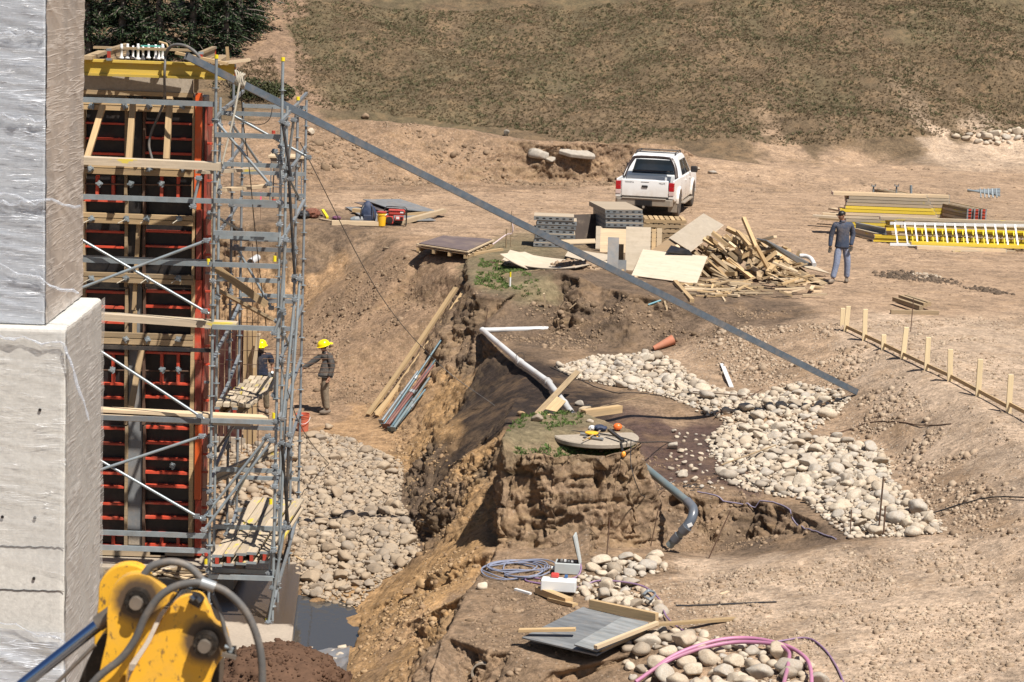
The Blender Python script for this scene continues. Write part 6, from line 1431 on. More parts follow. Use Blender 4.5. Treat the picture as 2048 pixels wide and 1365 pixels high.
for k, (q0, q1, m, lab) in enumerate((((1626, 432), (1690, 436), m_grayw, 'grey board end jutting out left of the beam stack'), ((1645, 428), (1692, 430), m_pinel, 'pale board on the short pile left of the beam stack'), ((1640, 437), (1692, 441), m_pined, 'brown board lowest in the short pile left of the beam stack'), ((1662, 418), (1694, 424), m_pinel, 'tilted short board beside the left beam ends'))):
    a = W(*q0, z=.3 - .06 * k); b = W(*q1, z=.3 - .06 * k); tag(bar('board', a, b, .2, .06, m), lab, 'board')
for px, lab in ((1747, 'small galvanised prop head behind the beam stack, left'), (1793, 'small galvanised prop head behind the beam stack, right')):
    p = W(px, 378, D=70); o = put('prop_head', MB().box(-.06, .06, -.06, .06, .07, .09).cyl((0, 0, -1.2), (0, 0, .07), .025, n=8).box(-.06, -.05, -.06, .06, .09, .14).box(.05, .06, -.06, .06, .09, .14).mesh(), m_galv, world=Matrix.Translation(p)); tag(o, lab, 'prop')
fr = thing('frame_bundle', W(1900, 385, D=71), 'bundle of galvanised frames lying behind the beam stacks', 'steel frames')
for k in range(7): tube('tube', [W(1935, 380 + k * .5, D=71 + .1 * k), W(2000, 392 - k * 2.2, D=70.5 + .12 * k)], .03, m_galv, fr, n=7)
for k in range(5): bar('cross_bar', W(1960 + 8 * k, 378, D=70.6), W(1962 + 8 * k, 396, D=70.3), .03, .04, m_galv, fr, up=(0, -1, 0))
tube('upright', [W(1822, 371, D=70.0), W(1822, 396, D=70.0)], .04, m_galv, fr, n=7)

# ------------------------------------------------------------------ survey stakes and batten on the right
ST_ = [(1686, 617, 1684, 652), (1697, 613, 1691, 663), (1731, 619, 1729, 681), (1768, 670, 1767, 699), (1813, 655, 1805, 718), (1857, 675, 1853, 741), (1901, 699, 1900, 763), (1961, 719, 1956, 793), (2022, 750, 2017, 826)]
m_stake = mat_wood('fresh_stake_pine', (.78, .62, .38), .88, .1, lo=.95, hi=1.1)
ords = ('first', 'second', 'third', 'fourth, much shorter', 'fifth', 'sixth', 'seventh', 'eighth', 'ninth and nearest')
SP_ = []
for k, (tx, ty, bx, by) in enumerate(ST_):
    b = G(bx, by); s = FPX / b.y; h = math.hypot(tx - bx, ty - by) / s; t = W(tx, ty, D=b.y - .02); o = bar('stake', b - Vector((0, 0, .1)), t, .095, .055, m_stake, up=(0, -1, 0)); SP_.append(b)
    tag(o, 'pine stake, %s from the left in the row along the track' % ords[k], 'stake', 'stakes along the track')
for k in range(len(SP_) - 1):
    if k == 0: continue
    a, b = up_(SP_[k], .10) + Vector((0, .03, 0)), up_(SP_[k + 1], .10) + Vector((0, .03, 0)); o = bar('batten', a, b, .025, .07, m_pine); tag(o, 'thin batten nailed between the %s and %s stake' % (ords[k].split(',')[0].split(' ')[0], ords[k + 1].split(',')[0].split(' ')[0]), 'batten', 'battens between the stakes')
a = up_(SP_[-1], .16) + Vector((0, .03, 0)); b = a + (SP_[-1] - SP_[-2]) * 1.0; tag(bar('batten', a, b, .025, .07, m_pine), 'thin batten running out of the picture from the nearest stake', 'batten', 'battens between the stakes')
for i, (q0, q1, z, m, lab) in enumerate((((1782, 628), (1876, 630), .0, m_pined, 'lowest timber across the small pile behind the stakes'), ((1788, 610), (1842, 628), .09, m_pined, 'left brown timber on the small pile behind the stakes'), ((1800, 607), (1850, 624), .11, m_pined, 'middle brown timber on the small pile behind the stakes'), ((1812, 606), (1858, 621), .1, m_pined, 'right brown timber on the small pile behind the stakes'))): gbar('timber', q0, q1, .1, .09, m, lab, 'timber', z0=z, z1=z)
def rod(q0, h, lean, lab, r=.010, m=m_rust):
    g = G(*q0); o = tube('steel_rod', [g - Vector((0, 0, .1)), g + Vector((lean, 0, h))], r, m, n=6); return tag(o, lab, 'rod')
rod((1821, 664), .72, .02, 'rusty rod standing behind the stakes by the small timber pile'); rod((1756, 1072), .95, .03, 'taller rusty rod standing at the end of the cobble drift', .014); rod((1767, 1072), .48, .0, 'short rusty rod beside the taller one at the end of the cobbles', .014); rod((1700, 1072), .42, .0, 'thin rod in the cobbles left of the two thicker rods')
rod((1212, 1126), .72, .03, 'thin rusty rod standing in front of the mound, left'); rod((1300, 1090), .65, .12, 'thin rod leaning in front of the mound near the grey pipe', .008); rod((1412, 1118), .8, .35, 'thin rod leaning right in the trench'); rod((970, 655), .45, .05, 'thin rod standing at the corner of the white pipe', .009)
gtube('rebar', [(1660, 868), (1728, 849), (1812, 847), (1902, 849)], .011, m_rust, 'bent rusty bar lying on the gravel slope', 'rebar', curve=4)
gtube('rebar', [(1385, 795), (1490, 804)], .010, m_rust, 'rusty bar lying over the upper cobbles', 'rebar', lift=.12, curve=0); gtube('rebar', [(1432, 842), (1525, 792)], .011, m_rust, 'second rusty bar slanting over the upper cobbles', 'rebar', lift=.14, curve=0)
gtube('rebar', [(1442, 948), (1550, 908)], .014, m_pined, 'brown stick slanting over the middle of the cobble drift', 'stick', lift=.16, curve=0); gtube('rebar', [(1352, 1213), (1440, 1211), (1553, 1206)], .014, m_dksteel, 'dark ribbed bar lying on the right foreground ground', 'rebar', curve=4)
gtube('rebar', [(1200, 815), (1262, 800), (1312, 787)], .008, m_pined, 'thin stick behind the wooden block', 'stick', curve=0)

# ------------------------------------------------------------------ pipe run and mound in the middle
m_pvcw = mat_plain('white_pvc', (.62, .62, .62), .35, 0, .08, 3, .45, 0); m_pvcg = mat_plain('grey_pvc', (.145, .19, .205), .3, 0, .12, 3, .35, 0); m_pvcd = mat_plain('dark_grey_pvc', (.10, .115, .14), .3, 0, .1, 3, .3, 0)
wp = thing('drain_pipe', W(965, 661, z=-.85), 'dusty white plastic drain pipe bent round the corner of the ridge', 'pipe')
pts = [W(1134, 657, z=-.80), W(965, 661, z=-.86), W(1040, 724, z=-.86), W(1096, 764, z=-.86), W(1152, 838, z=-.92)]
tube('pipe_length', [pts[0], pts[1]], .062, m_pvcw, wp, n=14); tube('pipe_length', [pts[1], pts[2], pts[3]], .066, m_pvcw, wp, n=14); tube('pipe_length', [pts[3], pts[4]], .066, m_pvcw, wp, n=14)
for p, q in ((pts[2], pts[3]), (pts[3], pts[2]), (pts[3], pts[4])): d = (q - p).normalized(); tube('sleeve', [p - d * .09, p + d * .09], .078, m_pvcw, wp, n=14)
d = (pts[4] - pts[3]).normalized(); tube('sleeve', [pts[3].lerp(pts[4], .6) - d * .08, pts[3].lerp(pts[4], .6) + d * .08], .078, m_pvcw, wp, n=14)
put('elbow', mesh_np('elbow', ico(3)[0] * .075, ico(3)[1]), m_pvcw, wp, world=Matrix.Translation(pts[1]), smooth=True)
tag(tube('wire_loop', [pts[2] + Vector((.09 * math.cos(a), .02, .1 + .11 * math.sin(a))) for a in [k * .7 - 1 for k in range(9)]], .006, m_cable, n=5), 'wire loop round the middle of the white pipe', 'wire')
gp = thing('waste_pipe', W(1340, 975, z=-.9), 'grey plastic pipe with dark elbow running down into the trench', 'pipe')
q = [W(1286, 932, z=-.72), W(1338, 974, z=-.82), W(1374, 1003, z=-.92), W(1386, 1018, z=-1.0), W(1384, 1036, z=-1.12), W(1372, 1056, z=-1.28), W(1338, 1092, z=-1.62)]
tube('pipe_length', [q[0], q[1], q[2]], .068, m_pvcg, gp, n=14); tube('elbow', [q[2], q[3], q[4], q[5]], .080, m_pvcd, gp, n=14, curve=4); tube('pipe_length', [q[5], q[6]], .066, m_pvcg, gp, n=14)
d = (q[6] - q[5]).normalized(); tube('sleeve', [q[5] - d * .03, q[5] + d * .10], .088, m_pvcd, gp, n=14); tube('sleeve', [q[5].lerp(q[6], .42), q[5].lerp(q[6], .72)], .080, m_pvcd, gp, n=14)
put('sticker', MB().box(-.04, .04, -.004, .004, -.03, .03).mesh(), m_white, gp, world=Matrix.Translation(q[4].lerp(q[5], .6) + Vector((0.02, -.083, .0))) @ Matrix.Rotation(-.5, 4, 'Y'))
cpt = G(1307, 702); o = tube('clay_pipe', [up_(cpt, .05), up_(G(1346, 690), .12)], .1, mat_plain('terracotta', (.42, .16, .09), .7, 0, .2, 5, .3), n=18, radii=[.055, .115]); tag(o, 'tapered terracotta pipe lying at the foot of the soil bank', 'pipe')
gbar('white_board', (1463, 776), (1444, 729), .09, .02, m_white, 'narrow white board lying on the gravel slope', 'board'); gtube('blue_pipe', [(1297, 612), (1322, 603)], .022, mat_plain('pale_blue_plastic', (.25, .48, .55), .4), 'short pale blue pipe on the soil bank under the steel rail', 'pipe', curve=0)
o = bar('lath', W(1095, 656, z=-.9), W(1088, 587, z=-.05), .05, .03, m_pinel, up=(0, -1, 0)); tag(o, 'pale lath standing behind the white pipe', 'lath')
o = bar('board', W(1073, 830, z=-.95), W(1155, 744, z=-.55), .11, .05, m_pined, up=(0, -1, .5)); tag(o, 'long board leaning across the lower white pipe', 'board'); o = bar('board', W(1093, 832, z=-.9), W(1122, 800, z=-.75), .2, .05, m_pine, up=(0, -1, .5)); tag(o, 'short wide board under the long one by the white pipe', 'board')
tb = up_(W(1168, 826, z=-.85), 0); o = bar('block', W(1166, 828, z=-.72), W(1240, 818, z=-.72), .14, .14, m_pine); tag(o, 'squared pine block lying behind the mound, right of the white pipe', 'timber'); o = bar('block', W(1163, 826, z=-.80), W(1180, 818, z=-.80), .12, .16, m_pinel); tag(o, 'short block end in front of the squared pine block', 'timber')
lidc = W(1192, 873, z=-.085); lid = lobj('manhole_lid', [(.69, -.07), (.71, -.055), (.715, .0), (.70, .018), (.3, .022)], m_concd, None, lidc, 36); tag(lid, 'round concrete manhole lid set in the top of the mound', 'manhole lid')
LZ = -.055
reel = thing('string_reel', W(1183, 878, z=LZ), 'yellow string reel lying on the manhole lid', 'reel'); rc = W(1183, 876, z=LZ)
for dz in (0, .07): lobj('disc', [(.10, dz), (.11, dz + .005), (.11, dz + .022), (.10, dz + .027)], mat_plain('reel_yellow', (.85, .45, .03), .4), reel, rc)
lobj('core', [(.07, .027), (.07, .07)], m_black, reel, rc)
for k, (q0, q1, lab) in enumerate((((1161, 868), (1200, 871), 'grey foam tube on the manhole lid, rear'), ((1170, 874), (1206, 879), 'grey foam tube on the manhole lid, front'))): o = tube('foam_tube', [W(*q0, z=LZ + .02), W(*q1, z=LZ + .02)], .026, m_filmgrey, n=8); tag(o, lab, 'tube')
o = tube('tool', [W(1166, 882, z=LZ + .03), W(1200, 862, z=LZ + .1)], .012, m_pined, n=6); tag(o, 'thin wooden tool lying across the foam tubes', 'tool'); o = bar('timber', W(1218, 860, z=.08), W(1246, 882, z=-.03), .06, .04, m_dksteel); tag(o, 'dark stick lying on the manhole lid near the cable', 'stick')
cloth(1198, 862, (.12, .08, .05), m_navy, 8, 'navy rag at the back edge of the manhole lid', 'rag', 'rag'); cloth(1183, 860, (.06, .05, .04), m_white, 9, 'white rag beside the navy one behind the lid', 'rag', 'rag')
def ball(name, p, s, mat, lab, cat): v, f = ico(3); return tag(put(name, mesh_np(name, v * np.array(s), f), mat, world=Matrix.Translation(p), smooth=True), lab, cat)
m_oplast = mat_plain('orange_plastic', (.85, .16, .03), .35, 0, .1, 5, .1, 0); ball('float', up_(G(1235, 862), .07), (.075, .06, .06), m_oplast, 'small orange-red float behind the manhole lid', 'float')
lamp_ = W(1247, 909, D=37.62); t = thing('hand_lamp', lamp_, 'orange bulb socket hanging from a black cable on the mound face', 'lamp'); put('bulb', mesh_np('bulb', ico(3)[0] * np.array([.038, .038, .05]), ico(3)[1]), mat_plain('amber', (.9, .35, .05), .3, 0, .05, 4, 0, 0), t, world=Matrix.Translation(lamp_), smooth=True); tube('socket', [lamp_ + Vector((-.02, 0, .05)), lamp_ + Vector((-.05, .01, .18))], .022, m_cable, t, n=8)
tube('cord', [lamp_ + Vector((-.05, 0, .18)), W(1243, 886, z=.1), W(1262, 880, z=.12)], .008, m_cable, t, n=5, curve=5)
c1 = [W(1140, 862, z=-.03), W(1200, 868, z=-.04), W(1245, 876, z=-.04), W(1280, 885, z=-.08)]; c1 += [up_(G(*p), .03) for p in ((1335, 888), (1440, 902), (1480, 930), (1500, 968), (1570, 985), (1650, 1010), (1760, 1030), (1850, 1032), (1930, 1010), (1990, 998), (2070, 1000))]
o = tube('power_cable', c1, .012, m_cable, n=6, curve=8); tag(o, 'black power cable running from the mound over the cobbles to the right edge', 'cable')
o = tube('power_cable', [W(1262, 880, z=.1), W(1262, 930, D=37.55), W(1275, 975, D=37.6), up_(G(1290, 995), .02), up_(G(1330, 985), .1), up_(G(1350, 975), .12)], .008, m_cable, n=5, curve=6); tag(o, 'thin black cable hanging down the right side of the mound', 'cable')
gtube('power_cable', [(1100, 735), (1200, 778), (1300, 790), (1420, 798), (1490, 803)], .010, m_cable, 'black cable lying along the top of the upper cobbles', 'cable'); gtube('power_cable', [(1395, 985), (1440, 998), (1495, 1008), (1560, 1030), (1610, 1060), (1672, 1080)], .012, mat_plain('lilac_cable', (.23, .20, .28), .5), 'lilac grey cable crossing the bare ground below the cobbles', 'cable')
for k in range(5): gtube('wire_tangle', [(1365 + 4 * k, 966 + k), (1378 - 3 * k, 974), (1392, 968 + 2 * k), (1404, 978), (1380, 982), (1366, 975)], .006, m_cable, 'tangle of thin dark wire beside the grey pipe', 'wire', group='wire tangle by the grey pipe')

# ------------------------------------------------------------------ leaning planks and props at the foot of the ramp
for q0, q1, z1, w, lab in (((736, 834), (912, 576), -.38, .12, 'left long pine plank leaning on the bank'), ((754, 836), (934, 576), -.30, .12, 'right long pine plank leaning on the bank'), ((752, 832), (905, 655), -1.15, .13, 'shorter plank lying lower on the bank beside the long ones')):
    a = up_(G(*q0), .05); b = W(*q1, z=z1); o = bar('plank', a, b, w, .06, m_pine, up=(-.5, -.6, .6), warp=-.03); tag(o, lab, 'plank')
PM = [m_pvcg, mat_plain('blue_grey_prop', (.10, .16, .19), .5, .3, .3, 8, .4), m_rust, mat_plain('maroon_prop', (.17, .07, .06), .55, .2, .3, 8, .35), m_galvd]
for k, (q0, q1, m) in enumerate((((767, 858), (882, 690), 1), ((770, 862), (862, 742), 3), ((775, 864), (866, 748), 3), ((780, 866), (870, 730), 1), ((786, 868), (858, 770), 0), ((762, 856), (835, 760), 4), ((790, 862), (850, 790), 1))):
    a = up_(G(*q0), .08 + .03 * (k % 3)); b = up_(G(*q1), .12 + .04 * (k % 3)); t = thing('steel_prop', a, 'adjustable steel prop, %s in the bundle beside the leaning planks' % ('blue-grey and longest', 'maroon, first', 'maroon, second', 'blue-grey, long', 'grey-green, short', 'leftmost grey', 'rightmost and shortest')[k], 'prop', 'steel props beside the planks')
    mid = a.lerp(b, .55); tube('outer_tube', [a, mid], .034, PM[m], t, n=9); tube('inner_tube', [mid, b], .026, PM[m] if m != 3 else PM[3], t, n=9); d = (b - a).normalized(); tube('collar', [mid - d * .05, mid + d * .05], .045, m_galvd, t, n=9)
    put('foot_plate', MB().box(-.006, .006, -.06, .06, -.06, .06).mesh(), PM[m], t, world=frame(a, b))
# red bucket
gb = G(606, 862); bk = thing('bucket', gb, 'open orange-red plastic bucket on the pit floor', 'bucket'); m_bk = mat_plain('faded_red_plastic', (.62, .13, .07), .45, 0, .15, 4, .35, 0)
lobj('body', [(.12, 0), (.150, .31), (.160, .312), (.160, .322), (.152, .324), (.155, .345), (.165, .346), (.165, .356), (.155, .358), (.160, .385), (.168, .386), (.168, .398), (.154, .396), (.118, .02)], m_bk, bk, gb)
bk.rotation_euler = (0, -.05, 0)
tube('handle', [gb + Vector((.16 * math.cos(a), -.16 * math.sin(a) - .01, .33 - .14 * math.sin(a))) for a in [k * math.pi / 10 for k in range(11)]], .005, m_white, bk, n=5)
g = W(503, 523, D=63.9); o = pipe('pipe_stub', g + Vector((0, -.25, 0)), g + Vector((.1, .5, .03)), .10, m_pvcw); tag(o, 'short white pipe end sticking out of the earth wall behind the tower', 'pipe')
# ------------------------------------------------------------------ foreground: boxes, cables, sheets
m_box = mat_plain('grey_plastic_box', (.50, .53, .52), .4, 0, .06, 4, .3, 0)
e0 = G(1135, 1148); eb = thing('electric_box', e0, 'open pale grey electric box with its lid standing up', 'electric box')
lbox('housing', (-.20, .19, -.05, .22, 0, .17), m_box, eb, e0, .012, -.12); lbox('inside', (-.17, .16, -.02, .19, .171, .176), m_black, eb, e0, 0, -.12)
for k in range(5): lbox('breaker', (-.12 + .055 * k, -.085 + .055 * k, .03, .12, .177, .20), m_white if k % 2 else m_filmgrey, eb, e0, 0, -.12)
A = e0 + Vector((.17, -.04, .17)); quad('lid', A, A + Vector((-.11, -.01, .43)), A + Vector((-.07, .25, .43)), A + Vector((.02, .25, 0)), .022, m_box, parent=eb); quad('lid_lining', A + Vector((-.012, .008, .02)), A + Vector((-.12, .0, .41)), A + Vector((-.085, .235, .41)), A + Vector((.0, .235, .02)), .003, m_black, parent=eb)
tube('gland', [e0 + Vector((-.20, .05, .07)), e0 + Vector((-.25, .05, .07))], .03, m_box, eb, n=10)
e1 = G(1118, 1192); e1.z += .10; wb = thing('electric_box', e1, 'closed white electric box resting on a wood block', 'electric box')
o = lbox('housing', (-.27, .25, -.10, .14, -.02, .15), mat_plain('white_box', (.70, .71, .71), .4, 0, .05, 4, .15, 0), wb, e1, .015, -.12); lbox('red_plug', (-.14, -.02, .05, .14, .151, .22), m_redp, wb, e1, .02, -.12); lbox('blue_plug', (.06, .11, .08, .13, .151, .2), mat_plain('blue_plastic', (.03, .10, .25), .4), wb, e1, .01, -.12)
gbar('block', (1076, 1186), (1138, 1210), .13, .10, m_pine, 'split squared timber under the white electric box', 'timber'); gbar('block', (1100, 1202), (1150, 1214), .10, .05, m_pine, 'splintered wedge beside the squared timber', 'timber'); gbar('peg', (1031, 1181), (1062, 1190), .05, .03, m_white, 'white-painted peg lying on the ledge', 'peg')
m_lil = mat_plain('grey_blue_cable', (.20, .22, .30), .5, 0, .15, 5, .3, 0); m_pur = mat_plain('purple_cable', (.22, .13, .24), .5, 0, .15, 5, .35, 0); m_pink = mat_plain('pink_hose', (.42, .17, .28), .5, 0, .2, 4, .45, 0)
cr_ = random.Random(2); pts = []
c0 = G(1035, 1142)
for k in range(66):
    a = -k * .62; rx = .42 + .12 * math.sin(k * .37) ; ry = .30 + .14 * math.cos(k * .29); p = Vector((c0.x + .04 * math.sin(k * .21) + rx * math.cos(a) - .12 * math.sin(k * .09), c0.y + .05 + ry * 1.3 * math.sin(a), 0)); p.z = GZ(p.x, p.y) + .014 + .05 * cr_.random(); pts.append(p)
pts.append(e0 + Vector((-.26, .05, .07))); o = tube('cable_coil', pts, .011, m_lil, n=6, curve=3); tag(o, 'loose coil of grey-blue cable on the ledge beside the open box', 'cable')
o = tube('cable', [e0 + Vector((.17, .1, .2)), e0 + Vector((.2, -.08, .1)), up_(G(1150, 1158), .02), up_(G(1110, 1164), .02), up_(G(1060, 1158), .02), up_(G(1052, 1164), .02), up_(G(1080, 1170), .02), up_(G(1150, 1178), .02), up_(G(1200, 1172), .08), up_(G(1280, 1184), .1), up_(G(1318, 1208), .07), up_(G(1335, 1245), .06), up_(G(1385, 1276), .03), up_(G(1450, 1290), .02), up_(G(1540, 1288), .02), up_(G(1610, 1279), .02), up_(G(1645, 1298), .02), up_(G(1672, 1335), .02), up_(G(1692, 1380), .02)], .013, m_pur, n=7, curve=8); tag(o, 'purple cable winding from the boxes across the right foreground', 'cable')
for pix, lab in (([(1270, 1385), (1330, 1345), (1400, 1318), (1470, 1305), (1540, 1308), (1574, 1322), (1576, 1345), (1566, 1390)], 'inner pink hose looping at the bottom edge'), ([(1290, 1372), (1350, 1330), (1430, 1302), (1500, 1297), (1570, 1312), (1608, 1335), (1620, 1360), (1622, 1390)], 'outer pink hose looping at the bottom edge')):
    o = tube('hose', [up_(G(*p), .14) for p in pix], .027, m_pink, n=10, curve=8); tag(o, lab, 'hose')
for k in range(4): gtube('wire_bundle', [(1285 + k, 1205), (1296, 1196 + k), (1310, 1203), (1300, 1213 + k), (1288, 1210)], .012, m_galvd, 'small bundle of grey wire on the cobbles beside the purple cable', 'wire', lift=.16, group='grey wire bundle')
z5 = -1.40
quad('plywood_sheet', W(1044, 1275, z=-1.52), W(1193, 1310, z=-1.50), W(1312, 1249, z=-1.36), W(1166, 1214, z=-1.40), .022, mat_wood('grey_film_ply', (.20, .21, .22), .55, .5, grain=.3, dcol=(.36, .36, .36)), 'large grey-black plywood sheet propped over the edge of the foreground ledge', 'plywood')
quad('plywood_sheet', W(1148, 1289, z=-1.42), W(1193, 1302, z=-1.42), W(1314, 1248, z=-1.31), W(1244, 1234, z=-1.33), .02, mat_wood('grey_film_ply2', (.26, .27, .27), .5, .5, grain=.3, dcol=(.40, .40, .40)), 'narrower grey sheet lying on the large one', 'plywood')
for a, b, w, h, m, lab in ((W(1191, 1295, z=-1.36), W(1315, 1246, z=-1.27), .06, .05, m_pinel, 'pale batten along the near edge of the narrower grey sheet'), (W(1039, 1261, z=-1.44), W(1150, 1259, z=-1.36), .09, .04, m_pine, 'left end of the long board, crossing the large grey sheet'), (W(1300, 1250, z=-1.30), W(1472, 1238, z=-1.36), .09, .04, m_pine, 'right end of the long board, reaching to the cobbles'), (W(1181, 1208, z=-1.33), W(1314, 1236, z=-1.27), .07, .13, m_pine, 'squared timber standing on edge behind the grey sheets'), (W(1200, 1300, z=-1.46), W(1290, 1262, z=-1.42), .08, .05, m_pined, 'brown timber under the edge of the grey sheets')):
    tag(bar('board', a, b, w, h, m, chip=.01), lab, 'board')
dp = thing('clay_drain', W(978, 1338, D=32.2), 'old broken drain pipe opening in the foreground bank', 'pipe'); c = W(980, 1338, D=32.3); o = pipe('pipe_ring', c + Vector((-.10, -.34, .02)), c + Vector((.10, .5, .02)), .165, m_concd, dp, 22, .022)
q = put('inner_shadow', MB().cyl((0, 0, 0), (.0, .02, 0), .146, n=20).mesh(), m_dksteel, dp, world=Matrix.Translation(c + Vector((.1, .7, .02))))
gbar('chip', (1440, 1190), (1456, 1184), .06, .01, m_pinel, 'pale wood chip on the gravel in the right foreground', 'wood chip'); gbar('chip', (800, 1020), (815, 1012), .04, .01, m_pinel, 'wood chip on the rubble', 'wood chip'); gbar('lath', (585, 1112), (620, 1132), .05, .03, m_pine, 'pale lath on the slab edge at the foot of the rubble', 'lath'); gbar('lath', (620, 1128), (668, 1112), .06, .02, m_pine, 'second pale lath among the boulders at the foot of the rubble', 'lath')
# ------------------------------------------------------------------ people
def skinned(name, verts, edges, radii, root, mat, parent, M, sub=2):
    me = bpy.data.meshes.new(name); me.from_pydata([tuple(v) for v in verts], edges, []); me.update()
    bm = bmesh.new(); bm.from_mesh(me); sk = bm.verts.layers.skin.verify()
    bm.verts.ensure_lookup_table()
    for i, v in enumerate(bm.verts):
        r = radii[i]; v[sk].radius = r if hasattr(r, '__len__') else (r, r); v[sk].use_root = (i == root)
    bm.to_mesh(me); bm.free(); me.materials.append(mat)
    o = put(name, me, None, parent, local=M)
    s = o.modifiers.new('skin', 'SKIN'); s.use_smooth_shade = True; s.branch_smoothing = .6
    u = o.modifiers.new('sub', 'SUBSURF'); u.levels = sub; u.render_levels = sub
    return o
def cloth_mat(name, col, folds=1.0):
    m = mat_plain(name, col, .9, 0, .3, 6, .35, 0); n, l, bs = nodes(m)
    v = texco(n, l); h = noise(n, l, v, 9, 5, .7, 1.5); bump(n, l, bs, h, .8 * folds, .03); return m
m_skin = mat_plain('tanned_skin', (.30, .155, .095), .55, 0, .12, 8, .0, 0); m_hair = mat_plain('black_hair', (.012, .010, .009), .5, 0, .3, 20, 0, .002); m_boot = mat_plain('dusty_boot', (.16, .125, .095), .8, 0, .3, 9, .5)
m_helm = mat_plain('yellow_helmet', (.90, .68, .005), .25, 0, .04, 4, .03, 0)
def person(base, rz, J, jacket, trousers, label, helmet=None, gloves=None, glasses=False, beard=False, short=False, hem=.0, bulk=1.0):
    """J: joints by name (x to the person's left when seen from the front is +x, y back, z up), metres"""
    p = thing('person', base, label, 'person', None, rz); V = Vector; j = {k: V(v) for k, v in J.items()}
    neck, head = j['neck'], j['head']; I = Matrix()
    vs = [j['pelvis'], j['waist'], j['chest'], neck, neck.lerp(head, .45), head + V((0, 0, -.06)), head + V((0, 0, .02)), head + V((0, 0, .085))]
    es = [(0, 1), (1, 2), (2, 3), (3, 4), (4, 5), (5, 6), (6, 7)]; rd = [(.13, .10), (.12, .095), (.15, .10), (.062, .062), (.055, .058), (.072, .085), (.082, .098), (.058, .068)]
    for s in ('l', 'r'):
        b = len(vs); sh, el, wr = j['sh_' + s], j['el_' + s], j['wr_' + s]; d = (wr - el).normalized()
        vs += [sh, el, wr, wr + d * .06]; es += [(2, b), (b, b + 1), (b + 1, b + 2), (b + 2, b + 3)]; rd += [.055, .040, .028, (.035, .020)]
        side = d.cross(V((0, 1, 0))).normalized() if abs(d.y) < .9 else V((1, 0, 0)); n0 = len(vs)
        for q, (o_, L) in enumerate(((-.027, .075), (-.009, .085), (.009, .08), (.026, .065))):
            a = wr + d * .07 + side * o_; k1 = a + d * L * .5 + V((0, -.008, 0)); k2 = a + d * L * .85 + V((0, -.028, -.004)); bb = len(vs); vs += [k1, k2]; es += [(b + 3, bb), (bb, bb + 1)]; rd += [.0095, .008]
        t1 = wr + d * .05 + side * .042 + V((0, -.012, 0)); bb = len(vs); vs += [t1, t1 + d * .035 + V((0, -.012, 0))]; es += [(b + 2, bb), (bb, bb + 1)]; rd += [.011, .009]
        b = len(vs); hp, kn_, an, to = j['hip_' + s], j['kn_' + s], j['an_' + s], j['toe_' + s]
        vs += [hp, kn_, an, to]; es += [(0, b), (b, b + 1), (b + 1, b + 2), (b + 2, b + 3)]; rd += [.082, .056, .038, .034]
    skinned('body', vs, es, rd, 0, m_skin, p, I, 1)
    f = j.get('face', V((0, -1, 0))).normalized(); side = f.cross(V((0, 0, 1))).normalized()
    def blob(nm, c, s, mat, par=p, sub=2):
        v, ff = ico(sub); Mx = Matrix((side, f * -1, V((0, 0, 1)))).transposed().to_4x4(); Mx.translation = c
        return put(nm, mesh_np(nm, v * np.array(s), ff), mat, par, local=Mx, smooth=True)
    blob('nose', head + f * .098 + V((0, 0, -.015)), (.013, .018, .022), m_skin)
    for s in (-1, 1): blob('ear', head + side * s * .082 + V((0, 0, -.005)), (.010, .02, .03), m_skin)
    if not glasses:
        for s in (-1, 1): blob('eye', head + f * .088 + side * s * .032 + V((0, 0, .015)), (.013, .008, .006), m_hair)
    blob('mouth', head + f * .092 + V((0, 0, -.055)), (.024, .008, .005), mat_plain('lips', (.20, .07, .05), .5, 0, .1, 5, 0, 0))
    if beard:
        b = blob('beard', head + f * .045 + V((0, 0, -.075)), (.068, .066, .062), mat_plain('grey_black_beard', (.05, .042, .036), .9, 0, .5, 40, 0, .003), sub=3)
    hc = head - f * .022 + V((0, 0, .035)); blob('hair', hc, (.088, .098, .082), m_hair, sub=3)
    if glasses:
        g = MB().box(-.075, .075, -.006, .006, -.014, .016); Mx = Matrix((side, f * -1, V((0, 0, 1)))).transposed().to_4x4(); Mx.translation = head + f * .098 + V((0, 0, .018)); put('sunglasses', g.mesh(), m_black, p, local=Mx)
    if helmet:
        prof = [(.150, 0), (.152, .008), (.128, .014), (.125, .05), (.112, .09), (.085, .122), (.045, .14), (.005, .145)]
        v, ff = lathe(prof, 24); Mx = Matrix((side, f * -1, V((0, 0, 1)))).transposed().to_4x4() @ Matrix.Rotation(helmet[1], 4, 'X'); Mx.translation = head + V((0, 0, .028)) - f * .01
        v = [(x, y * 1.12, z) for x, y, z in v]; o = put('helmet', mesh_py('helmet', v, ff), m_helm, p, local=Mx); shade_auto(o, 50)
        br = MB().prism([(-.09, 0), (-.075, .05), (0, .068), (.075, .05), (.09, 0)], 0, .008, 'Z').mesh(); s = helmet[0]
        put('peak', br, m_helm, o, local=Matrix.Translation((0, .155 * s, -.004)) @ (Matrix.Rotation(math.pi, 4, 'Z') if s < 0 else Matrix()) @ Matrix.Rotation(-.25, 4, 'X'))
        put('ridge', MB().prism([(-.13, .05), (-.09, .115), (0, .15), (.09, .115), (.13, .05), (.12, .04), (-.12, .04)], -.012, .012, 'X').mesh(), m_helm, o)
    # jacket
    w, c_, pv = j['waist'], j['chest'], j['pelvis']; vs = [w, c_, neck + V((0, 0, -.05)), pv + V((0, 0, hem)), pv + V((0, 0, hem - .09))]; es = [(0, 1), (1, 2), (0, 3), (3, 4)]; rd = [(.165, .135), (.185, .14), (.085, .08), (.175, .14), (.172, .138)]
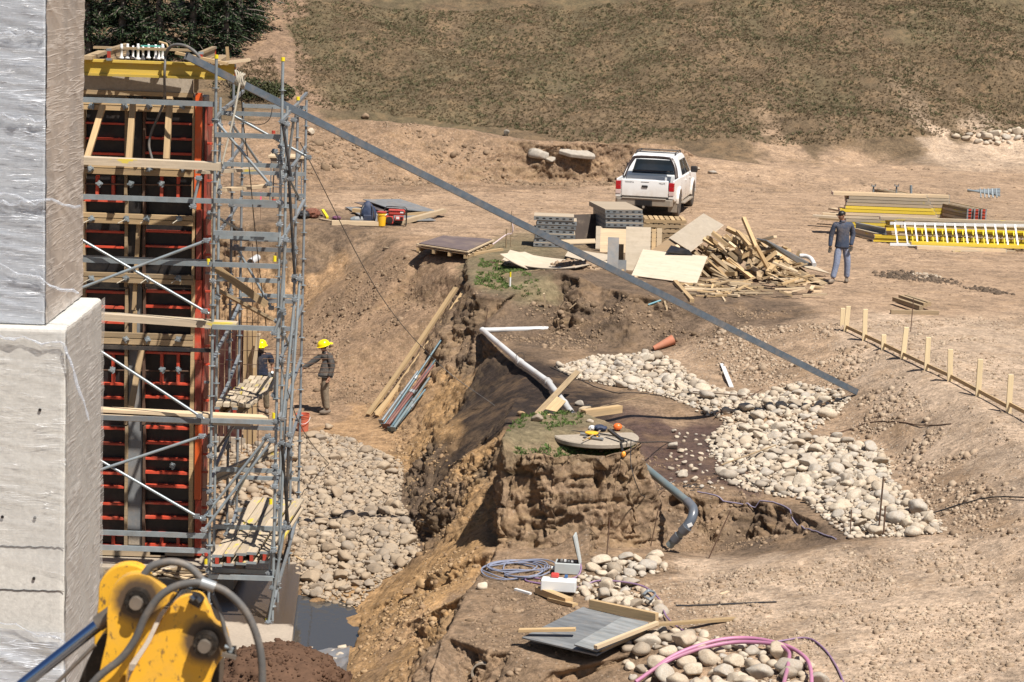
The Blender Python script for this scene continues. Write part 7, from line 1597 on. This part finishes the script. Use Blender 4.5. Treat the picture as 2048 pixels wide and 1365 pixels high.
    for s in ('l', 'r'):
        b = len(vs); sh, el, wr = j['sh_' + s], j['el_' + s], j['wr_' + s]; e_ = sh.lerp(el, .8) if short else el; vs += [sh, e_]; es += [(1, b), (b, b + 1)]; rd += [(.082, .082), .062 if not short else .066]
        if not short: vs += [el.lerp(wr, .5), wr]; es += [(b + 1, b + 2), (b + 2, b + 3)]; rd += [.055, .046]
    rd = [tuple(q * bulk for q in r) if hasattr(r, '__len__') else r * (1 + (bulk - 1) * .4) for r in rd]
    skinned('jacket' if not short else 'shirt', vs, es, rd, 0, jacket, p, I)
    # collar
    o = put('collar', MB().cyl((0, 0, 0), (0, 0, .05), .078, .068, 12).mesh(), jacket, p, local=Matrix.Translation(neck + V((0, 0, -.04))), smooth=True)
    vs = [pv + V((0, 0, .04)), pv]; es = [(0, 1)]; rd = [(.155, .12), (.155, .125)]
    for s in ('l', 'r'):
        b = len(vs); hp, kn_, an = j['hip_' + s], j['kn_' + s], j['an_' + s]; vs += [hp, kn_, kn_.lerp(an, .5), an + V((0, 0, .02))]; es += [(1, b), (b, b + 1), (b + 1, b + 2), (b + 2, b + 3)]; rd += [.105, .085, .078, .074]
        to = j['toe_' + s]; d = (to - an); d.z = 0; d.normalize()
        m = Matrix((d.cross(V((0, 0, 1))) * -1, d, V((0, 0, 1)))).transposed().to_4x4(); m.translation = V((an.x, an.y, 0)) + d * .05 + V((0, 0, min(an.z - .08, to.z - .03)))
        v, ff = ico(3); v = v * np.array([.052, .145, .065]); v[:, 2] = np.maximum(v[:, 2], -.03) + .035 + .03 * np.clip(-v[:, 1] / .14, 0, 1); put('boot', mesh_np('boot', v, ff), m_boot, p, local=m, smooth=True)
        if gloves: 
            wr = j['wr_' + s]; dd = (wr - j['el_' + s]).normalized(); side2 = dd.cross(V((0, 1, 0))).normalized() if abs(dd.y) < .9 else V((1, 0, 0)); gv = [wr - dd * .02, wr + dd * .06]; ge_ = [(0, 1)]; gr = [(.040, .034), (.044, .026)]
            for o_, L in ((-.030, .075), (-.010, .085), (.010, .08), (.029, .065)):
                a = wr + dd * .07 + side2 * o_; bb = len(gv); gv += [a + dd * L * .5 + V((0, -.008, 0)), a + dd * L * .85 + V((0, -.03, -.004))]; ge_ += [(1, bb), (bb, bb + 1)]; gr += [.0125, .011]
            bb = len(gv); gv += [wr + dd * .05 + side2 * .048 + V((0, -.012, 0)), wr + dd * .09 + side2 * .05 + V((0, -.024, 0))]; ge_ += [(0, bb), (bb, bb + 1)]; gr += [.014, .012]
            skinned('glove', gv, ge_, gr, 0, gloves, p, I, 1)
    skinned('trousers', vs, es, rd, 1, trousers, p, I)
    return p
# the man with the folding rule, facing left in the picture
gA = G(650, 827)
JA = dict(pelvis=(0, 0, .95), waist=(.01, 0, 1.10), chest=(0, 0, 1.33), neck=(-.03, 0, 1.49), head=(-.075, -.01, 1.61), face=(-1, -.25, -.25),
          sh_l=(-.05, -.17, 1.42), el_l=(-.31, -.22, 1.23), wr_l=(-.52, -.25, 1.10), sh_r=(.06, .17, 1.42), el_r=(.16, .20, 1.15), wr_r=(.06, .16, .93),
          hip_l=(-.01, -.10, .90), kn_l=(.01, -.11, .50), an_l=(.06, -.12, .09), toe_l=(-.08, -.14, .04), hip_r=(.01, .10, .90), kn_r=(-.06, .11, .50), an_r=(.0, .14, .09), toe_r=(-.14, .15, .04))
JA['sh_r'] = (.09, -.12, 1.41); JA['el_r'] = (.17, -.16, 1.14); JA['wr_r'] = (.09, -.22, .92); JA['sh_l'] = (-.10, .02, 1.40); JA['el_l'] = (-.32, -.06, 1.24); JA['wr_l'] = (-.54, -.12, 1.09)
pA = person(gA, 0, JA, cloth_mat('charcoal_jacket', (.055, .053, .052)), cloth_mat('khaki_trousers', (.21, .165, .115)), 'man in dark grey jacket and reversed yellow helmet pointing with a folding rule', helmet=(1, .18), bulk=1.3)
o = bar('folding_rule', gA + Vector((-.60, -.14, 1.04)), gA + Vector((-.90, -.18, .98)), .03, .015, m_yplain); tag(o, 'yellow folding rule held out by the pointing man', 'folding rule')
# the bearded man behind the tower
gB = G(519, 826)
JB = dict(pelvis=(0, 0, .93), waist=(0, 0, 1.08), chest=(.01, 0, 1.33), neck=(.01, -.01, 1.48), head=(.02, -.04, 1.60), face=(.05, -1, -.1), sh_l=(.22, 0, 1.40), el_l=(.29, .02, 1.12), wr_l=(.27, -.10, .90), sh_r=(-.20, 0, 1.40), el_r=(-.30, .0, 1.13), wr_r=(-.31, -.12, .92),
          hip_l=(.1, 0, .9), kn_l=(.15, -.06, .5), an_l=(.17, 0, .09), toe_l=(.2, -.16, .04), hip_r=(-.1, 0, .9), kn_r=(-.13, -.08, .5), an_r=(-.10, 0, .09), toe_r=(-.12, -.17, .04))
person(gB, 0, JB, cloth_mat('navy_shirt', (.012, .018, .038)), cloth_mat('olive_trousers', (.17, .14, .095)), 'bearded man in navy T-shirt and yellow helmet standing behind the scaffold tower', helmet=(-1, .0), beard=True, short=True, hem=.02, bulk=1.3)
# the walking man in blue
gC = G(1680, 566)
JC = dict(pelvis=(0, 0, .95), waist=(.0, 0, 1.10), chest=(.0, -.01, 1.36), neck=(-.03, -.02, 1.53), head=(-.07, -.05, 1.66), face=(-.8, -.75, -.1), sh_l=(.20, .02, 1.45), el_l=(.26, .06, 1.17), wr_l=(.21, -.04, .92), sh_r=(-.21, -.03, 1.44), el_r=(-.28, .0, 1.15), wr_r=(-.30, -.05, .88),
          hip_l=(.09, .02, .92), kn_l=(.16, .04, .50), an_l=(.17, .10, .09), toe_l=(.14, -.06, .04), hip_r=(-.09, -.02, .92), kn_r=(-.12, -.08, .50), an_r=(-.20, -.10, .09), toe_r=(-.29, -.24, .05))
person(gC, 0, JC, cloth_mat('blue_work_jacket', (.045, .062, .105)), cloth_mat('pale_blue_trousers', (.20, .235, .33)), 'walking man in blue work jacket, pale blue trousers, sunglasses and dark gloves', gloves=mat_plain('dark_glove', (.02, .02, .018), .8), glasses=True, hem=-.03, bulk=1.15)

# ------------------------------------------------------------------ pickup truck
gT = W(1287, 437, z=0); TZ = GZ(gT.x, gT.y)
tr_ = thing('pickup_truck', (gT.x, gT.y, TZ), 'dusty white double-cab pickup seen from behind with a dark roll bar', 'pickup truck', None, -.20)
m_paint = mat_plain('white_paint', (.80, .80, .79), .22, 0, .03, 2, .0, 0)
def dirty_white():
    m = bpy.data.materials.new('dusty_white_paint'); n, l, bs = nodes(m); v = n.new('ShaderNodeTexCoord').outputs['Object']; s = n.new('ShaderNodeSeparateXYZ'); l.new(v, s.inputs[0])
    f = noise(n, l, v, 3, 6, .7); mr = n.new('ShaderNodeMapRange'); mr.inputs['From Min'].default_value = 1.05; mr.inputs['From Max'].default_value = .45; l.new(s.outputs[2], mr.inputs['Value'])
    mu = n.new('ShaderNodeMath'); mu.operation = 'MULTIPLY'; l.new(mr.outputs[0], mu.inputs[0]); l.new(ramp(n, l, f, [(.3, .3), (.65, 1.0)]), mu.inputs[1])
    l.new(mixc(n, l, mu.outputs[0], (.80, .80, .79), (.42, .32, .22)), bs.inputs['Base Color']); bs.inputs['Roughness'].default_value = .28; return m
m_tw = dirty_white(); m_glass = mat_plain('car_glass', (.018, .024, .030), .06, 0, .2, 2, .05, 0, 1, 1, .6); m_trim = mat_plain('black_trim', (.025, .022, .022), .45, 0, .2, 6, .35); m_tyre = mat_plain('dusty_tyre', (.06, .05, .042), .85, 0, .3, 8, .5); m_lite = mat_plain('red_lens', (.38, .015, .02), .15, 0, .1, 6, .1, 0, 1, 1); m_lens = mat_plain('clear_lens', (.55, .42, .38), .15, 0, .1, 6, .1, 0, 1, 1); m_bump = mat_plain('dusty_chrome', (.38, .33, .27), .35, .4, .2, 4, .5, 0)
TT = wm(tr_)
def tp(name, me, mat, bw=0.0, parent=None, smooth=False):
    o = put(name, me, mat, parent or tr_, world=TT)
    if bw: bev(o, bw, 2)
    return o
Wd = .87
# y runs forward from the tailgate; x right; body lower side profile with wheel arches
def arch(cy, r, n=10): return [(cy + r * math.cos(t), .42 + r * math.sin(t)) for t in [math.pi * k / n for k in range(n + 1)]]
side = [(.06, 1.16), (.04, .62), (.40, .50)] + [(y, z) for y, z in reversed(arch(1.22, .42)) if z > .50] + [(1.72, .42), (3.75, .42)] + [(y, z) for y, z in reversed(arch(4.28, .42)) if z > .46] + [(4.72, .45), (5.12, .5), (5.16, .85), (5.0, 1.02), (3.95, 1.13), (1.62, 1.14), (1.60, 1.16)]
for s in (-1, 1): tp('side_panel', MB().prism(side, s * Wd, s * (Wd - .05), 'X').mesh(), m_tw, .012)
tp('floor', MB().box(-Wd + .06, Wd - .06, .1, 5.0, .52, .62).mesh(), m_trim); tp('bonnet', MB().prism([(3.75, 1.10), (3.75, .6), (5.08, .6), (5.12, .95), (4.9, 1.03)], -Wd + .05, Wd - .05, 'X').mesh(), m_tw, .03)
tp('bed_front_wall', MB().box(-Wd + .06, Wd - .06, 1.55, 1.60, .6, 1.14).mesh(), m_tw)
tg = tp('tailgate', MB().box(-.70, .70, -.02, .05, .66, 1.16).mesh(), m_tw, .02); tp('tailgate_handle', MB().box(-.09, .09, -.045, -.021, .93, 1.0).mesh(), m_trim, .01, tg); tp('tailgate_slot', MB().box(-.12, .12, -.024, -.018, 1.085, 1.10).mesh(), m_trim, 0, tg)
for x, txt, sz in ((-.60, 'TOYOTA', .065), (.42, 'HILUX', .065)):
    cu = bpy.data.curves.new('lettering', 'FONT'); cu.body = txt; cu.size = sz; cu.extrude = .002; cu.materials.append(m_dksteel); tmp = bpy.data.objects.new('lettering', cu); me_ = bpy.data.meshes.new_from_object(tmp); bpy.data.objects.remove(tmp); o = bpy.data.objects.new('lettering', me_); COL.objects.link(o); o.parent = tg
    o.matrix_basis = Matrix.Translation((x, -.0225, 1.055)) @ Matrix.Rotation(math.pi / 2, 4, 'X')
for s in (-1, 1):
    tl = tp('tail_light', MB().box(s * .72 - .0, s * (Wd + .005), -.03, .12, .98, 1.10).mesh() if s > 0 else MB().box(-(Wd + .005), -.72, -.03, .12, .98, 1.10).mesh(), m_lite, .01)
    x0, x1 = sorted((s * .72, s * (Wd + .005))); tp('lens', MB().box(x0, x1, -.032, .11, .72, .845).mesh(), m_lens, .01, tl); tp('lens', MB().box(x0, x1, -.033, .11, .85, .975).mesh(), m_lite, .01, tl); tp('corner_post', MB().box(x0, x1, -.015, .06, .62, .715).mesh(), m_tw, .01)
tp('rear_bumper', MB().prism([(-.86, -.06), (-.80, -.14), (.80, -.14), (.86, -.06), (.86, .06), (-.86, .06)], .40, .60, 'Z').mesh(), m_bump, .02); tp('bumper_step', MB().box(-.66, .66, -.17, -.06, .601, .63).mesh(), m_bump, .01); tp('tailgate_gap', MB().box(-.68, .68, -.01, .03, .63, .66).mesh(), m_trim)
tp('number_plate', MB().box(-.22, .22, -.155, -.145, .42, .55).mesh(), m_black, .004); tp('plate_frame', MB().box(-.26, .26, -.144, -.138, .40, .57).mesh(), m_trim); tp('tow_hitch', MB().box(-.03, .03, -.2, -.05, .33, .40).mesh(), m_bump, .01)
cab = [(1.66, 1.12), (1.82, 1.70), (2.0, 1.765), (3.05, 1.77), (3.28, 1.70), (3.95, 1.12)]
cabo = MB(); n_ = len(cab); wb_, wt_ = Wd - .02, .66
def cabx(z): return wb_ - (wb_ - wt_) * max(0, (z - 1.12) / .65) ** 1.15
v = [(-cabx(z), y, z) for y, z in cab] + [(cabx(z), y, z) for y, z in cab]; f = [tuple(range(n_)), tuple(range(2 * n_ - 1, n_ - 1, -1))] + [(i, n_ + i, n_ + (i + 1) % n_, (i + 1) % n_) for i in range(n_)]
cabin = tp('cab', MB().add(v, f).mesh(), m_tw, .03)
# windows: quads set 4 mm proud of the cab skin, with real rebate
def cwin(nm, pts, mat=None, t=.006): 
    a, b, c, d = (Vector(p) for p in pts); nrm = (b - a).cross(d - a).normalized(); v = [p + nrm * t for p in (a, b, c, d)] + [p - nrm * .02 for p in (a, b, c, d)]; return tp(nm, MB().add(v, [(0, 1, 2, 3), (7, 6, 5, 4), (0, 4, 5, 1), (1, 5, 6, 2), (2, 6, 7, 3), (3, 7, 4, 0)]).mesh(), mat or m_glass, .004)
cwin('rear_window', [(-.66, 1.685, 1.20), (.66, 1.685, 1.20), (.56, 1.80, 1.62), (-.56, 1.80, 1.62)], t=.012)
for s in (-1, 1):
    X = lambda z: s * (cabx(z) + .004)
    q1 = [(X(1.18), 1.98, 1.18), (X(1.18), 2.66, 1.18), (X(1.62), 2.66, 1.62), (X(1.62), 2.10, 1.62)]; q2 = [(X(1.18), 2.76, 1.18), (X(1.18), 3.70, 1.18), (X(1.62), 3.22, 1.62), (X(1.62), 2.76, 1.62)]
    for q in (q1, q2): cwin('side_window', q if s > 0 else q[::-1])
    for y in (2.62, 3.5): tp('door_handle', MB().box(*sorted((s * (Wd + .0), s * (Wd + .03))), y - .1, y, .98, 1.01).mesh(), m_tw, .005)
    for y in (1.72, 2.71, 3.72): tp('door_gap', MB().box(*sorted((s * (Wd + .001), s * (Wd - .01))), y - .006, y + .006, .5, 1.13).mesh(), m_trim)
    tp('mirror', MB().box(*sorted((s * (Wd + .03), s * (Wd + .24))), 3.42, 3.54, 1.15, 1.34).mesh(), m_trim, .03); tp('side_step', MB().box(*sorted((s * (Wd - .05), s * (Wd + .12))), 1.75, 3.7, .33, .38).mesh(), m_bump, .015)
    for cy in (1.22, 4.28):
        fl = [(cy + .48 * math.cos(t), .42 + .48 * math.sin(t)) for t in [math.pi * k / 10 for k in range(11)]] + [(cy - .40 * math.cos(t), .42 + .40 * math.sin(t)) for t in [math.pi * k / 10 for k in range(11)]]
        x0, x1 = sorted((s * (Wd - .02), s * (Wd + .055))); tp('wheel_arch', MB().prism(fl, x0, x1, 'X').mesh(), m_tw, .015)
        xa, xb = s * (Wd - .20), s * (Wd + .03); wv, wf = lathe([(.22, -.115), (.34, -.115), (.375, -.08), (.375, .08), (.34, .115), (.22, .115)], 28)
        wh = put('wheel', mesh_py('wheel', wv, wf), m_tyre, tr_, world=TT @ Matrix.Translation(((xa + xb) / 2, cy, .37)) @ Matrix.Rotation(math.pi / 2, 4, 'Y')); shade_auto(wh, 40)
        rvv, rff = lathe([(.02, .07 ), (.06, .08), (.08, .05), (.19, .05), (.22, .10), (.22, -.1)], 24); rv2 = [(a, b, c * (1 if s > 0 else -1)) for a, b, c in rvv]; put('rim', mesh_py('rim', rv2, rff), m_bump, wh, local=Matrix())
    tp('mud_flap', MB().box(*sorted((s * (Wd - .25), s * (Wd + .02))), .76, .78, .16, .5).mesh(), m_bump)
for y in (1.98, 3.0): tube('roof_rail', [TT @ Vector((x, y, z)) for x, z in ((-.62, 1.76), (-.60, 1.83), (.60, 1.83), (.62, 1.76))], .018, m_trim, tr_, n=8)
for s in (-1, 1): tube('roof_rail', [TT @ Vector((s * .60, y, z)) for y, z in ((1.95, 1.80), (2.1, 1.84), (3.0, 1.84), (3.15, 1.79))], .02, m_trim, tr_, n=8)
m_roll = mat_plain('brown_black_tube', (.05, .036, .034), .3, 0, .2, 4, .3, 0)
for y, zt in ((1.30, 1.72), (1.46, 1.70)): tube('roll_bar', [TT @ Vector(p) for p in ((-.80, y - .35, 1.15), (-.72, y - .12, 1.42), (-.60, y, 1.64), (-.50, y + .02, zt), (0, y + .02, zt + .015), (.50, y + .02, zt), (.60, y, 1.64), (.72, y - .12, 1.42), (.80, y - .35, 1.15))], .042, m_roll, tr_, n=10, curve=3)
tube('roll_bar', [TT @ Vector(p) for p in ((-.62, 1.5, 1.30), (.62, 1.5, 1.30))], .02, m_roll, tr_, n=8)
